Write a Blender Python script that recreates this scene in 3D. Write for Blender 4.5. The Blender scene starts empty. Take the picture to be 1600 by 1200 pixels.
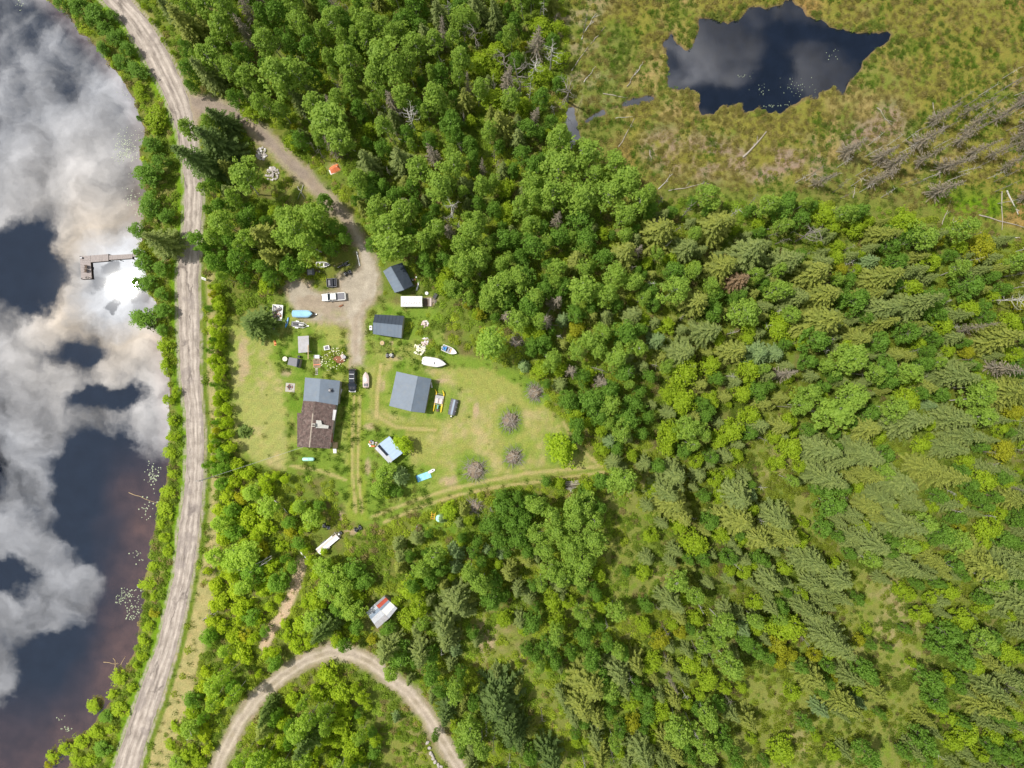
import bpy, math, random
import numpy as np
from mathutils import Vector, Matrix
random.seed(7); np.random.seed(7)
R = np.random.RandomState(11)
SC = bpy.context.scene
COL = SC.collection
S = 0.16          # metres per photo pixel on the ground
H = 177.6         # height of the drone
FPX = 1110.0      # focal length in photo pixels
def W(px, py, z=0.0):
    """point of the place at height z that is seen at photo pixel px, py"""
    k = 1 - z / H
    return ((px - 800) * S * k, (600 - py) * S * k)

# ------------------------------------------------------------------ camera
cam_d = bpy.data.cameras.new('camera')
cam = bpy.data.objects.new('camera', cam_d); COL.objects.link(cam)
cam.location = (0, 0, H)
cam_d.sensor_fit = 'HORIZONTAL'; cam_d.sensor_width = 36.0
cam_d.lens = 36.0 * FPX / 1600.0
cam_d.clip_start = 1.0; cam_d.clip_end = 6000
SC.camera = cam

# ------------------------------------------------------------------ light
SUN_PX = (192, 447)                      # where the lake mirrors the sun
sdir = Vector(((SUN_PX[0] - 800) / FPX, (600 - SUN_PX[1]) / FPX, 1)).normalized()
sun_el = math.asin(sdir.z); sun_az = math.atan2(sdir.x, sdir.y)
sun_d = bpy.data.lights.new('sun', 'SUN'); sun = bpy.data.objects.new('sun', sun_d); COL.objects.link(sun)
sun_d.energy = 4.2; sun_d.angle = math.radians(1.6); sun_d.color = (1.0, 0.95, 0.86)
sun.location = sdir * 300
sun.rotation_euler = sdir.to_track_quat('Z', 'Y').to_euler()

w = bpy.data.worlds.new('World'); SC.world = w; w.use_nodes = True
nt = w.node_tree; nt.nodes.clear()
def N(nt, typ, **kw):
    n = nt.nodes.new(typ)
    for k, v in kw.items(): setattr(n, k, v)
    return n
def val(nt, op, a, b=None, clamp=False, c=None):
    n = nt.nodes.new('ShaderNodeMath'); n.operation = op; n.use_clamp = clamp
    for i, x in enumerate((a, b, c)):
        if x is None: continue
        if isinstance(x, (int, float)): n.inputs[i].default_value = x
        else: nt.links.new(x, n.inputs[i])
    return n.outputs[0]
def vec(nt, op, a, b=None, sc=None):
    n = nt.nodes.new('ShaderNodeVectorMath'); n.operation = op
    for i, x in enumerate((a, b)):
        if x is None: continue
        if isinstance(x, (tuple, list)): n.inputs[i].default_value = x
        else: nt.links.new(x, n.inputs[i])
    if sc is not None:
        if isinstance(sc, (int, float)): n.inputs['Scale'].default_value = sc
        else: nt.links.new(sc, n.inputs['Scale'])
    return n.outputs['Value'] if op in ('LENGTH', 'DISTANCE', 'DOT_PRODUCT') else n.outputs[0]
def mixc(nt, f, a, b, blend='MIX'):
    n = nt.nodes.new('ShaderNodeMix'); n.data_type = 'RGBA'; n.blend_type = blend; n.clamp_factor = True
    for sock, x in ((n.inputs[0], f), (n.inputs[6], a), (n.inputs[7], b)):
        if isinstance(x, (int, float)): sock.default_value = x
        elif isinstance(x, (tuple, list)): sock.default_value = (*x[:3], 1)
        else: nt.links.new(x, sock)
    return n.outputs[2]
def ramp(nt, f, stops):
    n = nt.nodes.new('ShaderNodeValToRGB'); cr = n.color_ramp
    while len(cr.elements) < len(stops): cr.elements.new(0.5)
    for e, (p, c) in zip(cr.elements, stops):
        e.position = p; e.color = (c, c, c, 1) if isinstance(c, (int, float)) else (*c, 1)
    nt.links.new(f, n.inputs[0]); return n.outputs[0]
def noise(nt, vecin, scale, detail=4, rough=.55, dist=0.0, out=0):
    n = nt.nodes.new('ShaderNodeTexNoise'); n.inputs['Scale'].default_value = scale
    n.inputs['Detail'].default_value = detail; n.inputs['Roughness'].default_value = rough
    n.inputs['Distortion'].default_value = dist
    if vecin is not None: nt.links.new(vecin, n.inputs['Vector'])
    return n.outputs[out]

sky = N(nt, 'ShaderNodeTexSky', sky_type='NISHITA', sun_disc=False)
sky.dust_density = .15; sky.sun_elevation = sun_el; sky.sun_rotation = sun_az
tc = N(nt, 'ShaderNodeTexCoord')
sep = N(nt, 'ShaderNodeSeparateXYZ'); nt.links.new(tc.outputs['Generated'], sep.inputs[0])
zc = val(nt, 'MAXIMUM', sep.outputs[2], 0.07)
# the cloud deck as a flat layer above the place; unit = 100 photo pixels of the lake mirror, from the zenith (8, 6)
px = val(nt, 'ADD', val(nt, 'MULTIPLY', val(nt, 'DIVIDE', sep.outputs[0], zc), FPX / 100), 8.0)
py = val(nt, 'ADD', val(nt, 'MULTIPLY', val(nt, 'DIVIDE', sep.outputs[1], zc), -FPX / 100), 6.0)
comb = N(nt, 'ShaderNodeCombineXYZ'); nt.links.new(px, comb.inputs[0]); nt.links.new(py, comb.inputs[1])
P0 = comb.outputs[0]
warp = vec(nt, 'SUBTRACT', noise(nt, P0, 1.1, 6, .6, out=1), (.5, .5, .5))
P = vec(nt, 'ADD', P0, vec(nt, 'MULTIPLY', warp, (.95, .95, 0)))
def blob(Pv, x, y, rx, ry, amp):
    d = vec(nt, 'LENGTH', vec(nt, 'MULTIPLY', vec(nt, 'SUBTRACT', Pv, (x, y, 0)), (1 / rx, 1 / ry, 0)))
    e = val(nt, 'POWER', math.e, val(nt, 'MULTIPLY', val(nt, 'MULTIPLY', d, d), -1.0))
    return val(nt, 'MULTIPLY', e, amp)
dens = val(nt, 'ADD', val(nt, 'MULTIPLY', val(nt, 'SUBTRACT', noise(nt, P0, 0.55, 6, .6), .5), 2.1), 0.62)
BL = [(.30, 3.75, .55, .5, -1.0), (.45, 4.45, .55, .45, -1.1), (1.1, 5.5, .5, .26, -1.0), (1.5, 7.6, .7, .8, -1.9),
      (1.95, 8.5, .55, .8, -1.5), (2.45, 7.9, .5, .8, -1.0), (1.75, 10.3, .7, .7, -1.6), (.05, 8.95, .5, .25, -1.1),
      (.8, 10.6, .7, .55, -1.6), (1.3, 6.22, .45, .14, -.7), (1.8, 6.2, .4, .14, -.8), (.4, 11.6, 1.4, .55, -1.8),
      (2.1, 9.4, .35, .8, -1.0), (1.9, 11.4, 1.1, .7, -1.5),
      (1.2, 2.8, 1.6, .8, .8), (.1, 3.2, .3, .25, .4), (1.5, 4.6, .6, 1.2, .8), (.7, 6.6, .35, .6, .8), (1.5, 6.65, .35, .3, .7),
      (2.4, 6.8, .45, .35, .8), (.75, 7.75, .35, .4, .8), (.45, 8.5, .55, .28, .9), (1.25, 9.05, .6, .28, 1.1),
      (.5, 9.6, .6, .3, 1.1), (.0, 10.6, .42, .5, 1.5), (.2, 7.0, .6, .9, .5), (.4, 5.6, .8, .8, .5),
      (1.75, 4.2, .17, .11, -2.2), (1.5, 4.47, .13, .1, -2.2), (2.05, 4.42, .14, .09, -2.0), (1.8, 4.85, .1, .07, -2.0), (2.2, 4.7, .12, .1, -1.8), (9.1, 1.9, .9, .6, 1.3), (13.1, 1.3, .7, .5, .3), (11.4, .7, .8, .6, .35), (12.1, 1.25, .3, .6, -.9), (12.8, .45, .8, .15, -.8), (13.5, .7, .5, .3, -.8), (11.7, 1.6, .9, .22, -1.0)]
for b in BL: dens = val(nt, 'ADD', dens, blob(P, *b[:4], b[4] * (1.3 if b[4] < 0 else 1.0)))
fine = val(nt, 'SUBTRACT', noise(nt, P, 2.6, 5, .55), .5)
dens = val(nt, 'ADD', dens, val(nt, 'MULTIPLY', fine, 1.5))
mask = N(nt, 'ShaderNodeMapRange', interpolation_type='SMOOTHSTEP')
nt.links.new(dens, mask.inputs[0]); mask.inputs[1].default_value = .05; mask.inputs[2].default_value = .95
SP = (SUN_PX[0] / 100, SUN_PX[1] / 100)
b1 = blob(P0, SP[0], SP[1], 6.0, 6.0, 12.5)
b2 = blob(P, SP[0], SP[1], 1.3, 1.4, 4.5)
b3 = blob(P, SP[0], SP[1], .40, .48, 6.0)
b1 = val(nt, 'ADD', b1, blob(P0, 9.0, 2.0, .6, .6, 9.0)); b1 = val(nt, 'ADD', b1, blob(P0, 10.6, 1.0, .7, .6, 4.0))
lum = val(nt, 'ADD', val(nt, 'ADD', val(nt, 'ADD', b1, b2), b3), 5.2)
modul = val(nt, 'ADD', val(nt, 'MULTIPLY', val(nt, 'SUBTRACT', noise(nt, P, 1.15, 5, .55), .5), 3.2), .95)
modul = val(nt, 'MAXIMUM', modul, .3)
modul = val(nt, 'ADD', modul, blob(P, .1, 7.0, .7, 1.2, -.5))
lum = val(nt, 'MULTIPLY', lum, modul)
# thin cloud round the sun turns warm
dS = vec(nt, 'LENGTH', vec(nt, 'SUBTRACT', P, (SP[0], SP[1], 0)))
warm = ramp(nt, val(nt, 'DIVIDE', dS, 4.0), [(.0, (.93, .97, 1.0)), (.14, (.98, .98, 1.0)), (.24, (1.0, .86, .70)), (.42, (1.0, .94, .88)), (.75, (.97, .97, 1.0))])
cl = vec(nt, 'SCALE', warm, sc=lum)
mm = val(nt, 'MULTIPLY', mask.outputs[0], .97)
aure = vec(nt, 'SCALE', (1, .98, .95), sc=blob(P0, SP[0], SP[1], .55, .55, 17.0))
skyc = vec(nt, 'ADD', vec(nt, 'MINIMUM', vec(nt, 'MULTIPLY', sky.outputs[0], (.72, .66, .56)), (1.05, 1.35, 2.0)), aure)
skymix = mixc(nt, mm, skyc, cl)
hor = val(nt, 'SMOOTH_MIN', 1.0, val(nt, 'MULTIPLY', sep.outputs[2], 5.0), clamp=True)
skymix = mixc(nt, hor, (5.5, 5.8, 6.2), skymix)
bg = N(nt, 'ShaderNodeBackground'); bg.inputs['Strength'].default_value = 0.12
nt.links.new(skymix, bg.inputs[0])
wo = N(nt, 'ShaderNodeOutputWorld'); nt.links.new(bg.outputs[0], wo.inputs[0])
SC.view_settings.view_transform = 'Standard'; SC.view_settings.look = 'None'
SC.view_settings.gamma = 1.0; SC.view_settings.exposure = 0.14; SC.view_settings.use_curve_mapping = False

# ------------------------------------------------------------------ materials
def newmat(name):
    m = bpy.data.materials.new(name); m.use_nodes = True; t = m.node_tree; t.nodes.clear()
    o = N(t, 'ShaderNodeOutputMaterial'); b = N(t, 'ShaderNodeBsdfPrincipled'); t.links.new(b.outputs[0], o.inputs[0])
    return m, t, b, o
def objco(t):
    return N(t, 'ShaderNodeTexCoord').outputs['Object']
def simple(name, col, rough=.6, metal=0.0, var=.18, scale=3.0, dirt=None, bump=.0):
    """painted / plain surface with grain, blotches and a little dirt"""
    m, t, b, o = newmat(name); co = objco(t)
    n1 = noise(t, co, scale, 5, .6); n2 = noise(t, co, scale * 9, 3, .6)
    f = val(t, 'ADD', val(t, 'MULTIPLY', n1, .7), val(t, 'MULTIPLY', n2, .3))
    c = mixc(t, ramp(t, f, [(.3, 0.0), (.7, 1.0)]), [max(0, x * (1 - var)) for x in col], [min(1, x * (1 + var)) for x in col])
    if dirt:
        c = mixc(t, val(t, 'MULTIPLY', ramp(t, noise(t, co, scale * 1.7, 5, .7), [(.5, 0.0), (.75, 1.0)]), .7), c, dirt)
    t.links.new(c, b.inputs['Base Color'])
    b.inputs['Roughness'].default_value = rough; b.inputs['Metallic'].default_value = metal
    if bump:
        bp = N(t, 'ShaderNodeBump'); bp.inputs['Distance'].default_value = bump; bp.inputs['Strength'].default_value = .6
        t.links.new(n2, bp.inputs['Height']); t.links.new(bp.outputs[0], b.inputs['Normal'])
    return m
M = {}
def mk(name, *a, **k): M[name] = simple(name, *a, **k)
mk('white_paint', (.78, .78, .77), .35, var=.05, dirt=(.5, .48, .42))
mk('black_paint', (.018, .021, .03), .16, var=.2)
mk('chrome', (.55, .56, .58), .25, metal=.8, var=.1)
mk('tyre', (.02, .02, .02), .85)
mk('dark_glass', (.02, .028, .04), .08, var=.1)
mk('black_plastic', (.03, .03, .034), .6)
mk('grey_vinyl', (.13, .13, .155), .55, var=.12, scale=2)
mk('blue_metal', (.15, .19, .245), .6, metal=.0, var=.13, scale=.6, dirt=(.19, .21, .23))
mk('dark_blue_metal', (.04, .054, .078), .6, metal=.0, var=.12, scale=.8)  # real dark metal; also blue_metal darkened for the shade of roof slopes
mk('pale_blue_metal', (.40, .52, .70), .4, metal=.1, var=.08, scale=.8)
mk('galvanised', (.36, .355, .38), .6, metal=.1, var=.16, scale=1.0, dirt=(.3, .27, .24))
mk('pale_panel', (.50, .52, .57), .5, metal=.15, var=.12, scale=1.0, dirt=(.42, .38, .35))
mk('blue_grey_panel', (.27, .33, .42), .4, metal=.15, var=.12, scale=1.0)
mk('rusty_red_panel', (.50, .09, .05), .5, var=.2, scale=1.0)
mk('brown_shingle', (.115, .078, .07), .9, var=.65, scale=1.1, dirt=(.30, .25, .22), bump=.02)
mk('shingle_cap', (.38, .33, .27), .85, var=.2)
mk('old_felt', (.50, .50, .47), .8, var=.25, scale=2, dirt=(.25, .2, .12))
mk('grey_wood', (.33, .29, .28), .85, var=.2, scale=3, bump=.01)
mk('new_wood', (.50, .37, .20), .7, var=.2, scale=4)
mk('dark_wood', (.12, .085, .065), .85, var=.3, scale=3)
mk('log_bark', (.36, .32, .27), .9, var=.3, scale=4)
mk('birch_bark', (.52, .50, .46), .8, var=.25, scale=3, dirt=(.16, .14, .12))
mk('grey_bark', (.22, .20, .175), .9, var=.3, scale=3)
mk('brown_bark', (.10, .078, .06), .9, var=.3, scale=3)
mk('dead_twig', (.27, .24, .215), .9, var=.25, scale=2)
mk('wall_siding', (.42, .40, .35), .8, var=.1, scale=1)
mk('dark_siding', (.10, .12, .14), .7, var=.1, scale=1)
mk('concrete', (.42, .40, .36), .9, var=.15, scale=2)
mk('white_tarp', (.74, .73, .74), .5, var=.08, scale=1.5, dirt=(.5, .49, .5))
mk('blue_tarp', (.12, .37, .66), .5, var=.25, scale=1.2)
mk('light_blue_tarp', (.25, .60, .80), .5, var=.18, scale=1.2)
mk('orange_tarp', (.80, .22, .10), .6, var=.15, scale=1.5)
mk('orange_plastic', (.80, .25, .06), .5)
mk('yellow_plastic', (.82, .60, .04), .4, var=.1)
mk('teal_paint', (.16, .42, .40), .4)
mk('mint_paint', (.42, .76, .66), .35, var=.06)
mk('blue_plastic', (.04, .26, .62), .4)
mk('red_paint', (.45, .05, .04), .4)
mk('rusty', (.24, .10, .05), .85, var=.3)
mk('stone', (.43, .39, .37), .85, var=.22, scale=2)
mk('brick_red', (.36, .13, .09), .85)
mk('pink_fabric', (.62, .50, .47), .8, var=.15)
mk('cable', (.35, .35, .34), .6)
mk('flower_white', (.75, .72, .55), .8)
mk('gravel_brown', (.22, .17, .12), .95, var=.3, scale=2)

def leafmat(name, instanced):
    m, t, b, o = newmat(name)
    if instanced:
        a = N(t, 'ShaderNodeAttribute', attribute_type='INSTANCER', attribute_name='tint'); base = a.outputs['Color']
    else:
        a = N(t, 'ShaderNodeObjectInfo'); base = a.outputs['Color']
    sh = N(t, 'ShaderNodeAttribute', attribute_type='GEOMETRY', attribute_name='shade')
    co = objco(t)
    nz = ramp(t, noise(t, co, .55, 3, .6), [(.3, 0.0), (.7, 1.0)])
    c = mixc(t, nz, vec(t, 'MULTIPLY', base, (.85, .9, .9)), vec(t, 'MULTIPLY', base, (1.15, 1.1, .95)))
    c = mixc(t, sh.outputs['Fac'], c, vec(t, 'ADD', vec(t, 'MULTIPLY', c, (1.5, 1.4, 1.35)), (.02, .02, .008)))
    t.links.new(c, b.inputs['Base Color']); b.inputs['Roughness'].default_value = .6
    b.inputs['Specular IOR Level'].default_value = .25
    tr = N(t, 'ShaderNodeBsdfTranslucent'); t.links.new(vec(t, 'MULTIPLY', c, (1.15, 1.2, .6)), tr.inputs[0])
    mx = N(t, 'ShaderNodeMixShader'); mx.inputs[0].default_value = .45
    t.links.new(b.outputs[0], mx.inputs[1]); t.links.new(tr.outputs[0], mx.inputs[2]); t.links.new(mx.outputs[0], o.inputs[0])
    return m
M['leaf'] = leafmat('leaf', False); M['leaf_inst'] = leafmat('leaf_inst', True)
# ------------------------------------------------------------------ numpy noise, polygons
def vnoise(x, y, scale, seed=0, octs=4):
    r = np.random.RandomState(seed); out = np.zeros_like(x, dtype=float); amp = 1; tot = 0
    for o in range(octs):
        G = r.rand(128, 128); u = x / scale * 2 ** o + 37.3 * o; v = y / scale * 2 ** o + 11.7 * o
        i = np.floor(u).astype(int); j = np.floor(v).astype(int); fu = u - i; fv = v - j
        fu = fu * fu * (3 - 2 * fu); fv = fv * fv * (3 - 2 * fv)
        g = lambda a, b: G[a % 128, b % 128]
        out += amp * ((g(i, j) * (1 - fu) + g(i + 1, j) * fu) * (1 - fv) + (g(i, j + 1) * (1 - fu) + g(i + 1, j + 1) * fu) * fv)
        tot += amp; amp *= .55
    return out / tot
def sdpoly(x, y, poly):
    """signed distance (metres) to a polygon given in photo pixels, negative inside"""
    p = np.array([W(a, b) for a, b in poly]); n = len(p)
    d = np.full(x.shape, 1e9); ins = np.zeros(x.shape, bool)
    for i in range(n):
        ax, ay = p[i]; bx, by = p[(i + 1) % n]; ex, ey = bx - ax, by - ay
        wx, wy = x - ax, y - ay; t = np.clip((wx * ex + wy * ey) / (ex * ex + ey * ey + 1e-9), 0, 1)
        d = np.minimum(d, (wx - ex * t) ** 2 + (wy - ey * t) ** 2)
        c = ((ay > y) != (by > y)) & (x < (bx - ax) * (y - ay) / (by - ay + 1e-12) + ax); ins ^= c
    return np.sqrt(d) * np.where(ins, -1, 1)
def sdline(x, y, pts):
    p = np.array([W(a, b) for a, b in pts]); d = np.full(x.shape, 1e9)
    for (ax, ay), (bx, by) in zip(p[:-1], p[1:]):
        ex, ey = bx - ax, by - ay; wx, wy = x - ax, y - ay
        t = np.clip((wx * ex + wy * ey) / (ex * ex + ey * ey + 1e-9), 0, 1)
        d = np.minimum(d, (wx - ex * t) ** 2 + (wy - ey * t) ** 2)
    return np.sqrt(d)
def sst(a, b, x):
    t = np.clip((x - a) / (b - a), 0, 1); return t * t * (3 - 2 * t)

LAKE = [(-900, -900), (-60, -900), (20, -60), (75, -5), (118, 38), (158, 82), (188, 118), (213, 155), (222, 200), (216, 240), (222, 270), (226, 320),
        (222, 360), (219, 400), (229, 430), (243, 478), (249, 520), (254, 560), (262, 600), (267, 650), (265, 700), (262, 735), (254, 760), (247, 800), (240, 840),
        (236, 880), (227, 920), (221, 965), (212, 1010), (200, 1045), (183, 1075), (165, 1105), (143, 1135), (118, 1168), (95, 1210), (20, 1400), (-200, 1900), (-900, 1900)]
POND = [(1034, 65), (1050, 56), (1057, 67), (1072, 82), (1079, 82), (1087, 67), (1091, 47), (1097, 31), (1122, 31), (1137, 37), (1157, 30), (1172, 13),
        (1200, 16), (1215, 12), (1227, 2), (1235, 3), (1250, 12), (1260, 25), (1287, 35), (1300, 45), (1340, 52), (1360, 50), (1387, 54), (1386, 59), (1372, 72),
        (1350, 95), (1335, 115), (1320, 135), (1317, 144), (1307, 142), (1305, 134), (1280, 145), (1277, 152), (1260, 150), (1240, 165), (1225, 170), (1200, 172),
        (1185, 163), (1167, 172), (1155, 162), (1130, 160), (1112, 175), (1099, 175), (1095, 155), (1087, 140), (1070, 140), (1047, 135), (1045, 120), (1050, 105), (1042, 87)]
CREEK = [(1017, 151), (990, 158), (965, 166), (946, 174), (926, 182), (908, 192)]
CREEK2 = [(884, 160), (898, 172), (902, 190), (906, 215), (892, 228), (880, 238), (877, 232), (888, 205), (882, 190)]
ROAD_L = [(100, -160), (130, -60), (155, 0), (187, 32), (207, 65), (230, 105), (250, 140), (265, 175), (277, 217), (285, 270), (287, 300), (285, 350), (279, 400), (274, 430),
          (276, 475), (277, 525), (281, 600), (289, 650), (289, 725), (285, 775), (277, 825), (270, 900), (257, 950), (245, 1005), (222, 1062), (205, 1112), (185, 1170), (175, 1200), (150, 1290), (120, 1400)]
ROAD_R = [(150, -160), (180, -60), (207, 0), (235, 32), (262, 75), (282, 117), (295, 147), (304, 175), (310, 225), (317, 270), (319, 300), (317, 337), (314, 400), (312, 440),
          (314, 500), (314, 600), (321, 675), (320, 750), (316, 800), (310, 850), (302, 900), (290, 962), (275, 1025), (252, 1100), (232, 1155), (220, 1200), (196, 1290), (165, 1400)]
DRIVE = [(296, 148), (320, 150), (348, 158), (375, 171), (400, 189), (425, 211), (445, 232), (470, 254), (495, 281), (515, 302), (538, 325), (556, 352), (570, 378), (585, 402),
         (591, 427), (591, 459), (583, 474), (570, 486), (567, 510), (567, 571), (548, 573), (546, 511), (518, 503), (494, 503), (476, 500), (458, 480), (448, 462),
         (450, 442), (468, 438), (482, 442), (490, 455), (510, 458), (527, 452), (529, 433), (548, 428), (560, 416), (561, 395), (556, 380), (542, 358), (528, 340), (508, 321), (484, 296), (460, 272),
         (435, 250), (412, 226), (390, 206), (368, 190), (345, 180), (322, 176), (306, 190), (304, 215), (298, 175)]
LOOP = [(322, 1260), (345, 1185), (372, 1132), (402, 1090), (442, 1055), (480, 1031), (515, 1019), (550, 1022), (580, 1035), (612, 1062), (638, 1082), (665, 1115), (690, 1155), (712, 1192), (735, 1225), (780, 1270)]
PATHS = [[(470, 880), (462, 915), (445, 955), (425, 985), (412, 1010)]]
LAWN = [(360, 500), (362, 560), (365, 640), (366, 700), (398, 722), (420, 730), (470, 738), (530, 746), (537, 800), (560, 815), (600, 815), (640, 800), (700, 778), (760, 764), (860, 748), (944, 735),
        (925, 715), (900, 690), (880, 660), (850, 635), (845, 600), (800, 580), (760, 560), (700, 545), (700, 500), (660, 470), (600, 470), (570, 500), (545, 520), (470, 470), (430, 470)]
MOWN = [(360, 510), (362, 560), (365, 640), (366, 695), (398, 720), (445, 735), (448, 700), (445, 640), (440, 600), (420, 560), (430, 540), (400, 515)]
MOWN2 = [(572, 575), (600, 570), (640, 580), (700, 575), (760, 575), (845, 620), (895, 690), (944, 735), (860, 742), (760, 755), (690, 770), (690, 735), (640, 720), (630, 670), (590, 665), (577, 640)]
RUTS = [[(553, 620), (551, 680), (551, 740), (556, 800)], [(562, 620), (560, 680), (559, 740), (566, 800)],
        [(580, 808), (640, 785), (700, 765), (760, 752), (820, 740), (944, 728)], [(600, 816), (650, 795), (710, 775), (770, 762), (860, 750), (944, 738)],
        [(455, 728), (500, 735), (540, 750)], [(595, 570), (590, 610), (588, 650), (620, 668), (680, 672)], [(880, 660), (905, 700), (935, 725)]]
VERGE = [(322, 420), (322, 600), (328, 740), (322, 830), (308, 900), (294, 980), (270, 1060), (240, 1150), (225, 1220), (256, 1220), (284, 1140), (308, 1060), (326, 980), (338, 900), (342, 830), (338, 740), (338, 600), (334, 430)]
BOG = [(890, -80), (900, 40), (895, 150), (930, 230), (1000, 290), (1080, 300), (1250, 300), (1420, 320), (1700, 380), (1700, -200), (880, -200)]
CLEAR = [[(948, 765), (990, 755), (1005, 800), (1000, 860), (1060, 900), (1050, 925), (960, 930), (945, 880), (952, 820)],
         [(720, 960), (770, 950), (800, 975), (830, 1035), (870, 1100), (900, 1180), (900, 1230), (830, 1230), (840, 1150), (820, 1090), (780, 1060), (735, 1040)],
         [(1318, 880), (1400, 900), (1450, 960), (1470, 1040), (1440, 1100), (1400, 1150), (1330, 1160), (1345, 1080), (1330, 1000), (1310, 940)],
         [(1175, 1040), (1260, 1070), (1310, 1130), (1400, 1160), (1480, 1230), (1150, 1230), (1155, 1100)],
         [(600, 1120), (640, 1110), (675, 1160), (700, 1230), (610, 1230), (598, 1170)],
         [(1290, 840), (1245, 850), (1225, 800), (1240, 760), (1270, 780)],
         [(600, 880), (575, 900), (585, 935), (600, 925)], [(1000, 690), (1020, 690), (1010, 760), (985, 750)],
         [(1180, 690), (1240, 700), (1230, 760), (1190, 750)],
         [(400, 235), (420, 230), (450, 262), (480, 300), (500, 320), (470, 325), (430, 300)]]
DIRT = [((483, 290), 13, 7), ((744, 640), 5, 14), ((700, 752), 14, 9), ((577, 668), 9, 6), ((528, 806), 14, 9), ((548, 830), 12, 6), ((478, 450), 12, 8), ((447, 582), 10, 6), ((521, 262), 11, 8), ((612, 536), 4, 4),
        ((690, 595), 12, 3), ((672, 470), 14, 8), ((596, 598), 8, 16), ((618, 560), 12, 4), ((500, 885), 10, 8), ((760, 1000), 14, 30), ((380, 560), 12, 30), ((590, 700), 5, 10), ((575, 730), 5, 18), ((480, 860), 14, 8)]

# ------------------------------------------------------------------ ground
def axis(a, b, step):
    core = np.arange(a, b + step / 2, step); ext = [];
    g = step; v = b
    while v < 2500: g *= 1.35; v += g; ext.append(v)
    lo = []; g = step; v = a
    while v > -2500: g *= 1.35; v -= g; lo.append(v)
    return np.concatenate([lo[::-1], core, ext])
gx = axis(-145, 145, .5); gy = axis(-112, 112, .5)
GX, GY = np.meshgrid(gx, gy)
def lakesd(x, y):
    d = sdpoly(x, y, LAKE) + (vnoise(x, y, 4, 3) - .5) * 3.0
    p = sdpoly(x, y, POND) + (vnoise(x, y, 2.6, 4) - .5) * 2.2 - .35
    c = np.minimum(sdline(x, y, CREEK) - .5, sdpoly(x, y, CREEK2)) + (vnoise(x, y, 2.2, 5) - .5) * 3.4
    return d, p, c
def gheight(x, y):
    d, p, c = lakesd(x, y); m = np.minimum(np.minimum(d, p), c)
    z = -1.3 + 1.3 * sst(-2.0, .9, m)
    return z
def road_sd(x, y):
    return sdpoly(x, y, ROAD_L + ROAD_R[::-1])
def masks(x, y):
    d = {}
    d['lake'], d['pond'], d['creek'] = lakesd(x, y)
    d['road'] = road_sd(x, y)
    d['drive'] = sdpoly(x, y, DRIVE); d['loop'] = sdline(x, y, LOOP) - 1.75
    d['lawn'] = sdpoly(x, y, LAWN); d['bog'] = sdpoly(x, y, BOG)
    return d
def lerp(c, col, m):
    return c * (1 - m[..., None]) + np.array(col) * m[..., None]
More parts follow.
